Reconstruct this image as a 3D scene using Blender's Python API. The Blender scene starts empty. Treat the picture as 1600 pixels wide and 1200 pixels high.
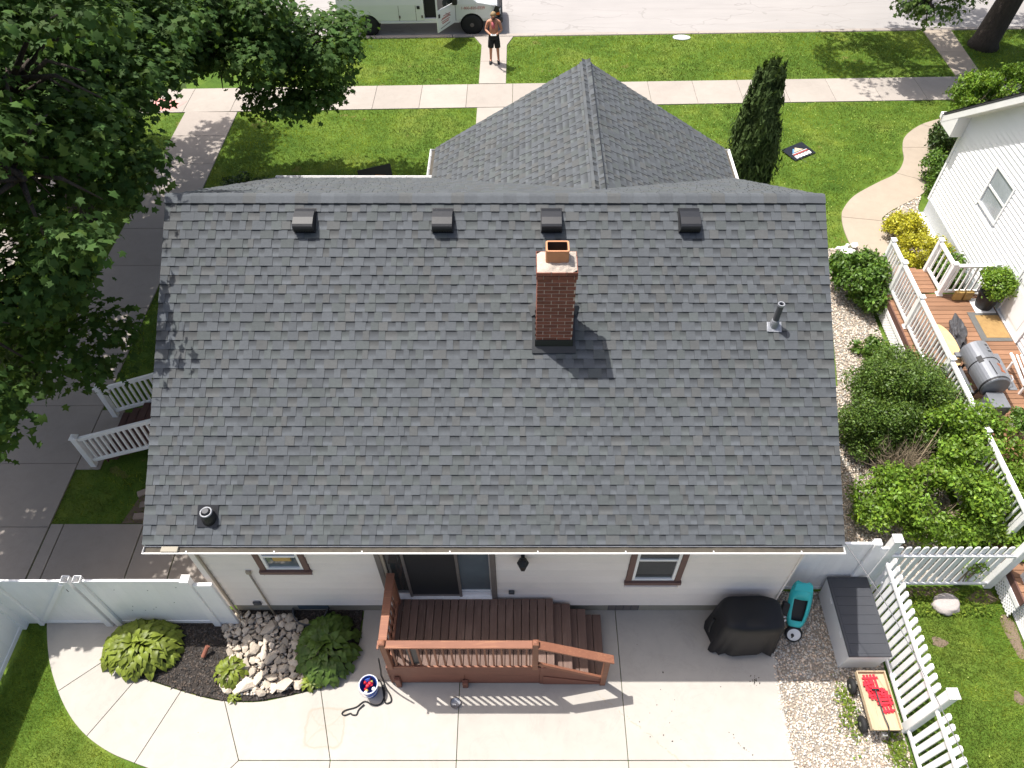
import bpy, bmesh, math, random
import numpy as np
from mathutils import Vector, Matrix, Euler, noise

random.seed(7)
RNG = np.random.default_rng(7)
SC = bpy.context.scene
COL = SC.collection
R = math.radians

# ------------------------------------------------------------------ camera
CAM_H = 13.0
cd = bpy.data.cameras.new('camera')
cd.sensor_width = 36.0
cd.lens = 36.0 * 1169.0 / 1600.0
cd.shift_x = -15.0 / 1600.0
cd.clip_start = 0.1
cd.clip_end = 2000.0
cam = bpy.data.objects.new('camera', cd)
COL.objects.link(cam)
cam.location = (0, 0, CAM_H)
cam.rotation_euler = (R(90 - 50.17), 0, 0)
SC.camera = cam

# ------------------------------------------------------------------ sky, sun, exposure
SUN_DIR = Vector((0.355, -0.236, -1.0)).normalized()      # the way the light travels
SUN_EL = math.asin(-SUN_DIR.z)
SUN_AZ = math.atan2(-SUN_DIR.x, -SUN_DIR.y)
world = bpy.data.worlds.new('World')
SC.world = world
world.use_nodes = True
wn = world.node_tree.nodes
sky = wn.new('ShaderNodeTexSky')
sky.sky_type = 'NISHITA'
sky.sun_disc = False
sky.sun_elevation = SUN_EL
sky.sun_rotation = SUN_AZ
sky.air_density = 1.0
sky.dust_density = 5.0
bg = wn['Background']
bg.inputs['Strength'].default_value = 0.132
world.node_tree.links.new(sky.outputs[0], bg.inputs['Color'])
sl = bpy.data.lights.new('sun', 'SUN')
sl.energy = 4.6
sl.angle = R(0.53)
sl.color = (1.0, 0.965, 0.915)
sun = bpy.data.objects.new('sun', sl)
COL.objects.link(sun)
sun.location = (-10, 8, 30)
sun.rotation_euler = SUN_DIR.to_track_quat('-Z', 'Y').to_euler()
SC.view_settings.view_transform = 'Standard'
SC.view_settings.look = 'None'
SC.view_settings.exposure = 0.50
SC.view_settings.gamma = 1.0

# ------------------------------------------------------------------ node helpers
def lk(nt, a, b): nt.links.new(a, b)

def math_n(nt, op, a, b=None, c=None, clamp=False):
    n = nt.nodes.new('ShaderNodeMath'); n.operation = op; n.use_clamp = clamp
    for i, v in enumerate((a, b, c)):
        if v is None: continue
        if hasattr(v, 'links'): lk(nt, v, n.inputs[i])
        else: n.inputs[i].default_value = v
    return n.outputs[0]

def mul_col(nt, col, fac):
    """colour * scalar socket"""
    n = nt.nodes.new('ShaderNodeVectorMath'); n.operation = 'SCALE'
    if hasattr(col, 'links'): lk(nt, col, n.inputs[0])
    else: n.inputs[0].default_value = col[:3]
    lk(nt, fac, n.inputs['Scale'])
    return n.outputs[0]

def mul_vec(nt, a, b):
    n = nt.nodes.new('ShaderNodeVectorMath'); n.operation = 'MULTIPLY'
    lk(nt, a, n.inputs[0])
    if hasattr(b, 'links'): lk(nt, b, n.inputs[1])
    else: n.inputs[1].default_value = b[:3]
    return n.outputs[0]

def mix_col(nt, fac, a, b):
    n = nt.nodes.new('ShaderNodeMix'); n.data_type = 'RGBA'
    if hasattr(fac, 'links'): lk(nt, fac, n.inputs[0])
    else: n.inputs[0].default_value = fac
    for i, v in ((6, a), (7, b)):
        if hasattr(v, 'links'): lk(nt, v, n.inputs[i])
        else: n.inputs[i].default_value = (*v[:3], 1)
    return n.outputs[2]

def ramp(nt, fac, stops):
    n = nt.nodes.new('ShaderNodeValToRGB')
    lk(nt, fac, n.inputs[0])
    e = n.color_ramp.elements
    while len(e) < len(stops): e.new(0.5)
    for el, (p, c) in zip(e, stops):
        el.position = p
        el.color = (*c[:3], 1) if hasattr(c, '__len__') else (c, c, c, 1)
    return n.outputs[0]

def noise_n(nt, vec, scale, detail=3, rough=0.55, dist=0.0):
    n = nt.nodes.new('ShaderNodeTexNoise')
    n.inputs['Scale'].default_value = scale
    n.inputs['Detail'].default_value = detail
    n.inputs['Roughness'].default_value = rough
    n.inputs['Distortion'].default_value = dist
    if vec is not None: lk(nt, vec, n.inputs['Vector'])
    return n.outputs['Fac']

def scaled(nt, vec, s):
    return mul_vec(nt, vec, s)

def new_mat(name):
    m = bpy.data.materials.new(name); m.use_nodes = True
    nt = m.node_tree
    return m, nt, nt.nodes['Principled BSDF']

def wpos(nt):
    return nt.nodes.new('ShaderNodeNewGeometry').outputs['Position']

def set_bump(nt, bsdf, h, strength, dist=0.01):
    b = nt.nodes.new('ShaderNodeBump')
    b.inputs['Strength'].default_value = strength
    b.inputs['Distance'].default_value = dist
    lk(nt, h, b.inputs['Height'])
    lk(nt, b.outputs[0], bsdf.inputs['Normal'])

def pm(name, base, rough=0.7, var=0.12, scale=3.0, fine=0.08, fscale=60.0, rnd=0.0,
       bump=0.15, bdist=0.004, metal=0.0, spec=0.4, attr=False, stretch=None, coat=0.0):
    """general procedural material: broad tone changes, fine grain, optional per-object change"""
    m, nt, b = new_mat(name)
    p = wpos(nt)
    if stretch: p = scaled(nt, p, stretch)
    n1 = noise_n(nt, p, scale, 4)
    n2 = noise_n(nt, p, fscale, 2)
    f = math_n(nt, 'MULTIPLY_ADD', n1, 2 * var, 1 - var)
    f2 = math_n(nt, 'MULTIPLY_ADD', n2, 2 * fine, 1 - fine)
    f = math_n(nt, 'MULTIPLY', f, f2)
    if rnd:
        oi = nt.nodes.new('ShaderNodeObjectInfo')
        f = math_n(nt, 'MULTIPLY', f, math_n(nt, 'MULTIPLY_ADD', oi.outputs['Random'], 2 * rnd, 1 - rnd))
    c = mul_col(nt, base, f)
    if attr:
        a = nt.nodes.new('ShaderNodeAttribute'); a.attribute_name = 'Col'
        c = mul_vec(nt, c, a.outputs['Color'])
    lk(nt, c, b.inputs['Base Color'])
    b.inputs['Roughness'].default_value = rough
    b.inputs['Metallic'].default_value = metal
    b.inputs['Specular IOR Level'].default_value = spec
    b.inputs['Coat Weight'].default_value = coat
    if bump: set_bump(nt, b, n2, bump, bdist)
    return m

def leaf_mat(name, base, trans=0.35, rough=0.45, rnd=0.0, spec=0.35, vein=False):
    m, nt, b = new_mat(name)
    a = nt.nodes.new('ShaderNodeAttribute'); a.attribute_name = 'Col'
    n = noise_n(nt, wpos(nt), 2.2, 3)
    f = math_n(nt, 'MULTIPLY_ADD', n, 0.7, 0.65)
    if rnd:
        oi = nt.nodes.new('ShaderNodeObjectInfo')
        f = math_n(nt, 'MULTIPLY', f, math_n(nt, 'MULTIPLY_ADD', oi.outputs['Random'], 2 * rnd, 1 - rnd))
    c = mul_col(nt, base, f)
    c = mul_vec(nt, c, a.outputs['Color'])
    lk(nt, c, b.inputs['Base Color'])
    b.inputs['Roughness'].default_value = rough
    b.inputs['Specular IOR Level'].default_value = spec
    t = nt.nodes.new('ShaderNodeBsdfTranslucent')
    lk(nt, mul_vec(nt, c, (1.35, 1.25, 0.6)), t.inputs['Color'])
    mx = nt.nodes.new('ShaderNodeMixShader'); mx.inputs[0].default_value = trans
    lk(nt, b.outputs[0], mx.inputs[1]); lk(nt, t.outputs[0], mx.inputs[2])
    lk(nt, mx.outputs[0], nt.nodes['Material Output'].inputs['Surface'])
    return m

# ------------------------------------------------------------------ mesh helpers
LOCAL_ROOTS = set()      # roots whose children are modelled in the root's own space

class MB:
    def __init__(s):
        s.v = []; s.f = []; s.c = []
    def add(s, vs, fs, col=None):
        o = len(s.v)
        s.v.extend([tuple(q) for q in vs])
        for f in fs:
            s.f.append(tuple(i + o for i in f)); s.c.append(col)
        return s
    def box(s, x0, x1, y0, y1, z0, z1, col=None):
        x0, x1 = min(x0, x1), max(x0, x1); y0, y1 = min(y0, y1), max(y0, y1); z0, z1 = min(z0, z1), max(z0, z1)
        v = [(x0,y0,z0),(x1,y0,z0),(x1,y1,z0),(x0,y1,z0),(x0,y0,z1),(x1,y0,z1),(x1,y1,z1),(x0,y1,z1)]
        return s.add(v, [(0,3,2,1),(4,5,6,7),(0,1,5,4),(1,2,6,5),(2,3,7,6),(3,0,4,7)], col)
    def bar(s, p0, p1, w, h, up=(0,0,1), col=None):
        """rectangular bar from p0 to p1, w across, h along up"""
        p0 = Vector(p0); p1 = Vector(p1); d = (p1 - p0).normalized()
        u = Vector(up); sd = d.cross(u)
        if sd.length < 1e-5: u = Vector((0,1,0)); sd = d.cross(u)
        sd.normalize(); u = sd.cross(d).normalized()
        a = sd * (w / 2); b = u * (h / 2)
        v = [p0-a-b, p0+a-b, p0+a+b, p0-a+b, p1-a-b, p1+a-b, p1+a+b, p1-a+b]
        return s.add(v, [(0,1,2,3),(4,7,6,5),(0,4,5,1),(1,5,6,2),(2,6,7,3),(3,7,4,0)], col)
    def prism(s, poly, z0, z1, col=None):
        n = len(poly)
        ar = sum(poly[i][0]*poly[(i+1)%n][1]-poly[(i+1)%n][0]*poly[i][1] for i in range(n))
        if ar < 0: poly = poly[::-1]
        v = [(x,y,z0) for x,y in poly] + [(x,y,z1) for x,y in poly]
        f = [tuple(range(n-1,-1,-1)), tuple(range(n,2*n))]
        f += [(i,(i+1)%n,n+(i+1)%n,n+i) for i in range(n)]
        return s.add(v, f, col)
    def extr(s, pts, vec, col=None):
        """prism of a 3-d polygon pushed along vec"""
        n = len(pts); vec = Vector(vec)
        pts = [Vector(p) for p in pts]
        nn = Vector((0,0,0))
        for i in range(n): nn += pts[i].cross(pts[(i+1)%n])
        if nn.dot(vec) < 0: pts = pts[::-1]
        v = pts + [p + vec for p in pts]
        f = [tuple(range(n-1,-1,-1)), tuple(range(n,2*n))]
        f += [(i,(i+1)%n,n+(i+1)%n,n+i) for i in range(n)]
        return s.add(v, f, col)
    def tube(s, pts, rad, n=8, cap=True, col=None):
        pts = [Vector(p) for p in pts]
        m = len(pts)
        rr = rad if hasattr(rad, '__len__') else [rad]*m
        vs = []; u = None
        for i, p in enumerate(pts):
            d = (pts[min(i+1,m-1)] - pts[max(i-1,0)])
            d = d.normalized() if d.length > 1e-9 else Vector((0,0,1))
            if u is None:
                u = d.orthogonal().normalized()
            else:
                u = (u - d*u.dot(d))
                u = u.normalized() if u.length > 1e-6 else d.orthogonal().normalized()
            w = d.cross(u)
            for k in range(n):
                a = 2*math.pi*k/n
                vs.append(p + (u*math.cos(a) + w*math.sin(a))*rr[i])
        fs = []
        for i in range(m-1):
            for k in range(n):
                fs.append((i*n+k, i*n+(k+1)%n, (i+1)*n+(k+1)%n, (i+1)*n+k))
        if cap:
            fs.append(tuple(range(n-1,-1,-1))); fs.append(tuple((m-1)*n+k for k in range(n)))
        return s.add(vs, fs, col)
    def lathe(s, prof, c, n=16, axis=(0,0,1), sx=1.0, sy=1.0, col=None, cap=True):
        ax = Vector(axis).normalized(); u = ax.orthogonal().normalized() if abs(ax.z) < 0.999 else Vector((1,0,0)); w = ax.cross(u)
        c = Vector(c); vs = []
        for r, z in prof:
            for k in range(n):
                a = 2*math.pi*(k + (.5 if n == 4 else 0))/n
                vs.append(c + ax*z + u*(r*sx*math.cos(a)) + w*(r*sy*math.sin(a)))
        fs = []
        for i in range(len(prof)-1):
            for k in range(n):
                fs.append((i*n+k, i*n+(k+1)%n, (i+1)*n+(k+1)%n, (i+1)*n+k))
        if cap and prof[0][0] > 1e-4: fs.append(tuple(range(n-1,-1,-1)))
        if cap and prof[-1][0] > 1e-4: fs.append(tuple((len(prof)-1)*n+k for k in range(n)))
        return s.add(vs, fs, col)
    def mesh(s, name, smooth=False):
        me = bpy.data.meshes.new(name)
        me.from_pydata(s.v, [], s.f); me.validate()
        if any(c is not None for c in s.c) and len(me.polygons) == len(s.c):
            at = me.color_attributes.new('Col', 'FLOAT_COLOR', 'CORNER')
            arr = np.ones((len(me.loops), 4), 'f')
            for p, c in zip(me.polygons, s.c):
                if c is not None:
                    cc = c if hasattr(c, '__len__') else (c, c, c)
                    for li in p.loop_indices: arr[li, :3] = cc
            at.data.foreach_set('color', arr.ravel())
        if smooth: me.polygons.foreach_set('use_smooth', [True]*len(me.polygons))
        return me
    def build(s, name, mat, parent=None, smooth=False, bevel=0.0, seg=1):
        return link(name, s.mesh(name, smooth), mat, parent, bevel, seg)

def link(name, me, mat, parent=None, bevel=0.0, seg=1):
    if mat is not None and not me.materials: me.materials.append(mat)
    o = bpy.data.objects.new(name, me); COL.objects.link(o)
    if parent is not None: put(o, parent)
    if bevel:
        md = o.modifiers.new('bevel', 'BEVEL'); md.width = bevel; md.segments = seg
        md.limit_method = 'ANGLE'; md.angle_limit = R(40)
    return o

def put(o, parent):
    o.parent = parent
    if parent.name not in LOCAL_ROOTS and parent.type == 'EMPTY':
        o.matrix_parent_inverse = Matrix.Translation(parent.location).inverted()

def tag(o, label=None, cat=None, group=None, kind=None):
    if label: o['label'] = label
    if cat: o['category'] = cat
    if group: o['group'] = group
    if kind: o['kind'] = kind
    return o

def thing(name, label, cat, loc, rot=None, group=None):
    """Empty at the base of a thing; children in world space unless rot is given"""
    o = bpy.data.objects.new(name, None); COL.objects.link(o)
    o.location = loc; o.empty_display_size = 0.1
    if rot is not None:
        o.rotation_euler = (0, 0, rot); LOCAL_ROOTS.add(o.name)
    return tag(o, label, cat, group)

def big_mesh(name, V, F, cols=None, smooth=False):
    """numpy mesh: V (n,3), F (m,k) with all faces of k corners, cols (m,3)"""
    me = bpy.data.meshes.new(name)
    m, k = F.shape
    me.vertices.add(len(V)); me.vertices.foreach_set('co', V.astype('f').ravel())
    me.loops.add(m*k); me.loops.foreach_set('vertex_index', F.astype('i').ravel())
    me.polygons.add(m)
    me.polygons.foreach_set('loop_start', np.arange(0, m*k, k, dtype='i'))
    me.polygons.foreach_set('loop_total', np.full(m, k, 'i'))
    if smooth: me.polygons.foreach_set('use_smooth', np.ones(m, bool))
    me.update(calc_edges=True)
    if cols is not None:
        at = me.color_attributes.new('Col', 'FLOAT_COLOR', 'CORNER')
        a = np.ones((m*k, 4), 'f'); a[:, :3] = np.repeat(cols, k, axis=0)
        at.data.foreach_set('color', a.ravel())
    return me

def text_mesh(txt, size):
    cu = bpy.data.curves.new('lettering', 'FONT'); cu.body = txt; cu.size = size; cu.align_x = 'CENTER'; cu.align_y = 'CENTER'
    cu.extrude = 0.001
    o = bpy.data.objects.new('lettering', cu); COL.objects.link(o)
    bpy.context.view_layer.update()
    me = bpy.data.meshes.new_from_object(o.evaluated_get(bpy.context.evaluated_depsgraph_get()))
    bpy.data.objects.remove(o); bpy.data.curves.remove(cu)
    return me

def dense(P, i, j, n=6):
    """smooth curve through the points P, between index i and j"""
    Q = [Vector((p[0], p[1])) for p in P]; out = []
    for k_ in range(i, j):
        p0, p1, p2, p3 = Q[max(k_-1,0)], Q[k_], Q[k_+1], Q[min(k_+2,len(Q)-1)]
        for q in range(n):
            t = q/n
            v = .5*((2*p1)+(p2-p0)*t+(2*p0-5*p1+4*p2-p3)*t*t+(3*p1-p0-3*p2+p3)*t**3)
            out.append((v.x, v.y))
    out.append(tuple(Q[j])); return out

def inset(poly, d):
    n = len(poly)
    ar = sum(poly[i][0]*poly[(i+1)%n][1]-poly[(i+1)%n][0]*poly[i][1] for i in range(n))
    if ar < 0: poly = poly[::-1]
    out = []
    for i in range(n):
        a, b, c = (Vector(poly[i-1]), Vector(poly[i]), Vector(poly[(i+1)%n]))
        e1 = (b-a).normalized(); e2 = (c-b).normalized()
        n1 = Vector((-e1.y, e1.x)); n2 = Vector((-e2.y, e2.x))
        m = (n1+n2); m = m/max(m.dot(n1), 0.35)
        out.append(tuple(b + m*d))
    return out
# ------------------------------------------------------------------ materials
def concrete_mat(name, base, stain=False, dark=0.10):
    m, nt, b = new_mat(name)
    p = wpos(nt)
    big = noise_n(nt, p, 0.55, 5, 0.6)
    mid = noise_n(nt, p, 3.5, 5, 0.65, 0.4)
    fine = noise_n(nt, p, 130.0, 2)
    f = math_n(nt, 'MULTIPLY_ADD', big, 0.30, 0.85)
    f = math_n(nt, 'MULTIPLY', f, math_n(nt, 'MULTIPLY_ADD', mid, 0.20, 0.90))
    wat = noise_n(nt, p, 1.3, 6, 0.7, 1.2)
    f = math_n(nt, 'MULTIPLY', f, math_n(nt, 'SUBTRACT', 1.0, math_n(nt, 'MULTIPLY', math_n(nt, 'SUBTRACT', 1.0, math_n(nt, 'DIVIDE', math_n(nt, 'ABSOLUTE', math_n(nt, 'SUBTRACT', wat, 0.56)), 0.03), clamp=True), 0.05)))
    f = math_n(nt, 'MULTIPLY', f, math_n(nt, 'MULTIPLY_ADD', fine, 0.10, 0.95))
    oi = nt.nodes.new('ShaderNodeObjectInfo')
    f = math_n(nt, 'MULTIPLY', f, math_n(nt, 'MULTIPLY_ADD', oi.outputs['Random'], 2*dark, 1-dark))
    c = mul_col(nt, base, f)
    # scattered dark specks
    vo = nt.nodes.new('ShaderNodeTexVoronoi'); vo.inputs['Scale'].default_value = 5.0; lk(nt, p, vo.inputs['Vector'])
    sp = math_n(nt, 'LESS_THAN', vo.outputs['Distance'], 0.045)
    sp = math_n(nt, 'MULTIPLY', sp, math_n(nt, 'GREATER_THAN', mid, 0.56))
    c = mix_col(nt, math_n(nt, 'MULTIPLY', sp, 0.45), c, (0.12, 0.10, 0.08))
    if stain:
        # the dirt a rectangular garden thing left behind: a rounded frame and two bowed lines
        sx = nt.nodes.new('ShaderNodeSeparateXYZ'); lk(nt, p, sx.inputs[0])
        wob = math_n(nt, 'MULTIPLY_ADD', noise_n(nt, p, 7.0, 3), 0.10, -0.05)
        x = math_n(nt, 'ADD', math_n(nt, 'ADD', sx.outputs[0], 3.22), wob)
        y = math_n(nt, 'ADD', math_n(nt, 'ADD', sx.outputs[1], -3.52), wob)
        ax = math_n(nt, 'ABSOLUTE', x); ay = math_n(nt, 'ABSOLUTE', y)
        d = math_n(nt, 'POWER', math_n(nt, 'ADD', math_n(nt, 'POWER', ax, 6.0), math_n(nt, 'POWER', ay, 6.0)), 1/6)
        ring = math_n(nt, 'SUBTRACT', 1.0, math_n(nt, 'DIVIDE', math_n(nt, 'ABSOLUTE', math_n(nt, 'SUBTRACT', d, 0.30)), 0.035), clamp=True)
        ins = math_n(nt, 'LESS_THAN', d, 0.315)
        hy = math_n(nt, 'SUBTRACT', math_n(nt, 'MULTIPLY', math_n(nt, 'MULTIPLY', x, x), 3.2), math_n(nt, 'SUBTRACT', ay, 0.02))
        bow = math_n(nt, 'SUBTRACT', 1.0, math_n(nt, 'DIVIDE', math_n(nt, 'ABSOLUTE', hy), 0.05), clamp=True)
        bow = math_n(nt, 'MULTIPLY', math_n(nt, 'MULTIPLY', bow, ins), 0.7)
        s = math_n(nt, 'MAXIMUM', ring, bow)
        s = math_n(nt, 'MAXIMUM', s, math_n(nt, 'MULTIPLY', ins, 0.28))
        s = math_n(nt, 'MULTIPLY', s, math_n(nt, 'MULTIPLY_ADD', mid, 0.8, 0.15))
        c = mix_col(nt, math_n(nt, 'MULTIPLY', s, 0.75), c, (0.30, 0.24, 0.16))
        # a thin rusty dribble line running away from the steps
        dl = math_n(nt, 'ADD', math_n(nt, 'MULTIPLY', math_n(nt, 'ADD', sx.outputs[0], -1.35), 0.82), math_n(nt, 'ADD', sx.outputs[1], -4.0))
        dl = math_n(nt, 'ADD', dl, math_n(nt, 'MULTIPLY', wob, 1.6))
        dl = math_n(nt, 'SUBTRACT', 1.0, math_n(nt, 'DIVIDE', math_n(nt, 'ABSOLUTE', dl), 0.022), clamp=True)
        dl = math_n(nt, 'MULTIPLY', dl, math_n(nt, 'GREATER_THAN', sx.outputs[0], 1.25))
        dl = math_n(nt, 'MULTIPLY', dl, math_n(nt, 'LESS_THAN', sx.outputs[0], 2.9))
        dl = math_n(nt, 'MULTIPLY', dl, math_n(nt, 'GREATER_THAN', noise_n(nt, p, 16, 1), 0.48))
        c = mix_col(nt, math_n(nt, 'MULTIPLY', dl, 0.35), c, (0.33, 0.24, 0.13))
    lk(nt, c, b.inputs['Base Color'])
    b.inputs['Roughness'].default_value = 0.88
    b.inputs['Specular IOR Level'].default_value = 0.25
    set_bump(nt, b, fine, 0.25, 0.003)
    return m

def street_mat():
    m, nt, b = new_mat('worn_street')
    p = wpos(nt)
    st = scaled(nt, p, (0.25, 2.2, 1))
    n1 = noise_n(nt, st, 1.4, 5, 0.65, 0.6)
    n2 = noise_n(nt, p, 0.35, 4)
    n3 = noise_n(nt, p, 90, 2)
    f = math_n(nt, 'MULTIPLY_ADD', n1, 0.22, 0.89)
    f = math_n(nt, 'MULTIPLY', f, math_n(nt, 'MULTIPLY_ADD', n2, 0.24, 0.88))
    f = math_n(nt, 'MULTIPLY', f, math_n(nt, 'MULTIPLY_ADD', n3, 0.2, 0.9))
    c = mul_col(nt, (0.32, 0.302, 0.288), f)
    # long thin cracks running mostly along the street
    vo = nt.nodes.new('ShaderNodeTexVoronoi'); vo.feature = 'DISTANCE_TO_EDGE'; vo.inputs['Scale'].default_value = 0.55
    w = nt.nodes.new('ShaderNodeVectorMath'); w.operation = 'ADD'
    nn = nt.nodes.new('ShaderNodeTexNoise'); nn.inputs['Scale'].default_value = 1.2; lk(nt, p, nn.inputs['Vector'])
    lk(nt, scaled(nt, p, (0.5, 1.6, 1)), w.inputs[0]); lk(nt, nn.outputs['Color'], w.inputs[1]); lk(nt, w.outputs[0], vo.inputs['Vector'])
    cr = math_n(nt, 'LESS_THAN', vo.outputs['Distance'], 0.012)
    cr = math_n(nt, 'MULTIPLY', cr, math_n(nt, 'GREATER_THAN', n2, 0.47))
    c = mix_col(nt, math_n(nt, 'MULTIPLY', cr, 0.22), c, (0.12, 0.11, 0.10))
    lk(nt, c, b.inputs['Base Color'])
    b.inputs['Roughness'].default_value = 0.9
    b.inputs['Specular IOR Level'].default_value = 0.25
    set_bump(nt, b, n3, 0.3, 0.004)
    return m

def lawn_mat():
    m, nt, b = new_mat('lawn_turf')
    p = wpos(nt)
    n1 = noise_n(nt, p, 0.45, 5, 0.6, 0.3)
    n2 = noise_n(nt, p, 2.6, 5, 0.65)
    n3 = noise_n(nt, p, 28, 4, 0.7)
    c = ramp(nt, n1, [(0.3, (0.055, 0.110, 0.013)), (0.5, (0.090, 0.155, 0.020)), (0.72, (0.150, 0.195, 0.034))])
    c2 = ramp(nt, n2, [(0.28, (0.55, 0.62, 0.5)), (0.52, (1, 1, 1)), (0.75, (1.3, 1.15, 0.95))])
    c = mul_vec(nt, c, c2)
    dry = math_n(nt, 'MULTIPLY', math_n(nt, 'GREATER_THAN', noise_n(nt, p, 0.8, 4, 0.7), 0.655), 0.45)
    c = mix_col(nt, dry, c, (0.20, 0.16, 0.06))
    c = mul_col(nt, c, math_n(nt, 'MULTIPLY_ADD', n3, 1.1, 0.45))
    lk(nt, c, b.inputs['Base Color'])
    b.inputs['Roughness'].default_value = 0.85
    b.inputs['Specular IOR Level'].default_value = 0.15
    set_bump(nt, b, n3, 0.8, 0.03)
    return m

def glass_mat(name, tint, rough=0.04):
    m, nt, b = new_mat(name)
    n = noise_n(nt, wpos(nt), 1.8, 3)
    lk(nt, mul_col(nt, tint, math_n(nt, 'MULTIPLY_ADD', n, 0.8, 0.6)), b.inputs['Base Color'])
    b.inputs['Roughness'].default_value = rough
    b.inputs['Specular IOR Level'].default_value = 0.8
    return m

M = {}
M['patio'] = concrete_mat('pale_concrete', (0.405, 0.378, 0.338), stain=True, dark=0.03)
M['walk'] = concrete_mat('sidewalk_concrete', (0.345, 0.308, 0.27), dark=0.06)
M['walk_old'] = concrete_mat('old_concrete', (0.33, 0.29, 0.255), dark=0.08)
M['curvewalk'] = concrete_mat('tan_concrete', (0.34, 0.285, 0.225), dark=0.05)
M['foundation'] = concrete_mat('foundation_concrete', (0.33, 0.30, 0.24), dark=0.0)
M['street'] = street_mat()
M['lawn'] = lawn_mat()
M['soil'] = pm('joint_soil', (0.055, 0.045, 0.035), 0.95, 0.3, 4, 0.3, 80)
M['earth'] = pm('bare_earth', (0.16, 0.12, 0.085), 0.95, 0.3, 3, 0.3, 60, bump=0.5, bdist=0.02)
M['mulch'] = pm('dark_mulch', (0.034, 0.028, 0.024), 0.9, 0.4, 8, 0.4, 90, bump=0.8, bdist=0.02)
M['mulch_chip'] = pm('mulch_chips', (0.05, 0.041, 0.035), 0.85, 0.4, 20, 0.4, 90, attr=True)
M['pebble'] = pm('washed_pebbles', (0.66, 0.58, 0.49), 0.8, 0.15, 3, 0.2, 120, attr=True)
M['grit'] = pm('gravel_bed', (0.34, 0.295, 0.24), 0.95, 0.35, 14, 0.45, 70, bump=0.9, bdist=0.03)
M['stone'] = pm('limestone_rock', (0.50, 0.43, 0.345), 0.9, 0.22, 5, 0.18, 50, rnd=0.28, bump=0.6, bdist=0.015)
M['boulder'] = pm('grey_boulder', (0.40, 0.36, 0.34), 0.9, 0.25, 6, 0.15, 60, bump=0.5, bdist=0.01)
M['white_stone'] = pm('white_rock', (0.72, 0.70, 0.67), 0.85, 0.12, 6, 0.1, 60, bump=0.4, bdist=0.01)
M['paver'] = pm('garden_paver', (0.30, 0.24, 0.20), 0.9, 0.2, 6, 0.2, 60, rnd=0.25, bump=0.3)
M['redstone'] = pm('red_brick_piece', (0.26, 0.10, 0.065), 0.9, 0.2, 10, 0.2, 60)
M['bluestone'] = pm('pale_blue_concrete', (0.45, 0.47, 0.48), 0.9, 0.1)
M['pinkpaint'] = pm('faded_pink_paint', (0.62, 0.30, 0.27), 0.85, 0.25, 4, 0.15)

def shingle_mat():
    m, nt, b = new_mat('asphalt_shingle')
    p = wpos(nt)
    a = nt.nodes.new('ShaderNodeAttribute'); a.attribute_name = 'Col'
    gr = noise_n(nt, p, 260.0, 2, 0.7)
    n1 = noise_n(nt, p, 0.7, 4)
    n2 = noise_n(nt, p, 22.0, 3)
    f = math_n(nt, 'MULTIPLY', math_n(nt, 'MULTIPLY_ADD', gr, 0.7, 0.65), math_n(nt, 'MULTIPLY_ADD', n1, 0.26, 0.87))
    f = math_n(nt, 'MULTIPLY', f, math_n(nt, 'MULTIPLY_ADD', n2, 0.30, 0.85))
    f = math_n(nt, 'MULTIPLY', f, math_n(nt, 'MULTIPLY_ADD', noise_n(nt, scaled(nt, p, (2.4, 0.25, 0.25)), 1.0, 4, 0.6), 0.20, 0.90))
    oi = nt.nodes.new('ShaderNodeObjectInfo')
    f = math_n(nt, 'MULTIPLY', f, math_n(nt, 'MULTIPLY_ADD', oi.outputs['Random'], 0.06, 0.97))
    c = mul_col(nt, (0.080, 0.086, 0.089), f)
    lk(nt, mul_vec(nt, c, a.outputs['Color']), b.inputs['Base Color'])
    b.inputs['Roughness'].default_value = 0.86
    b.inputs['Specular IOR Level'].default_value = 0.35
    set_bump(nt, b, gr, 0.5, 0.003)
    return m
M['shingle'] = shingle_mat()
M['underlay'] = pm('roof_underlay', (0.05, 0.05, 0.052), 0.9)
M['cream'] = pm('cream_siding', (0.78, 0.715, 0.665), 0.6, 0.08, 1.6, 0.03, 40, rnd=0.025, bump=0.08)
M['nwhite'] = pm('white_vinyl_siding', (0.82, 0.825, 0.83), 0.5, 0.04, 1.0, 0.02, 40, rnd=0.02, bump=0.05)
M['vinyl'] = pm('white_vinyl', (0.86, 0.855, 0.845), 0.42, 0.07, 1.8, 0.03, 30, rnd=0.02, bump=0.04)
M['whitepaint'] = pm('white_trim_paint', (0.74, 0.73, 0.71), 0.5, 0.08, 3, 0.03, 40, bump=0.05)
M['gutter_dirt'] = pm('gutter_debris', (0.075, 0.066, 0.052), 0.95, 0.3, 6, 0.3, 50, bump=0.6, bdist=0.01)
M['browntrim'] = pm('brown_window_trim', (0.135, 0.075, 0.065), 0.6, 0.15, 6, 0.1, 50, bump=0.1)
M['graytrim'] = pm('weathered_door_frame', (0.15, 0.13, 0.12), 0.6, 0.25, 6, 0.15, 50)
M['glass'] = glass_mat('window_glass', (0.045, 0.05, 0.05))
M['glass_blue'] = glass_mat('door_glass', (0.10, 0.13, 0.15))
M['glass_pale'] = glass_mat('pale_reflecting_glass', (0.33, 0.36, 0.39), 0.12)
M['screen'] = pm('insect_screen', (0.018, 0.019, 0.022), 0.7, 0.1)
M['black'] = pm('black_plastic', (0.016, 0.016, 0.018), 0.5, 0.2, 5, 0.1, 50)
M['blackmetal'] = pm('black_flashing', (0.017, 0.020, 0.022), 0.45, 0.2, 3, 0.1, 60, spec=0.5)
M['vent'] = pm('dark_vent_metal', (0.012, 0.013, 0.016), 0.45, 0.2, 12, 0.1, 80, metal=0.2, spec=0.6, bump=0.1)
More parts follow.
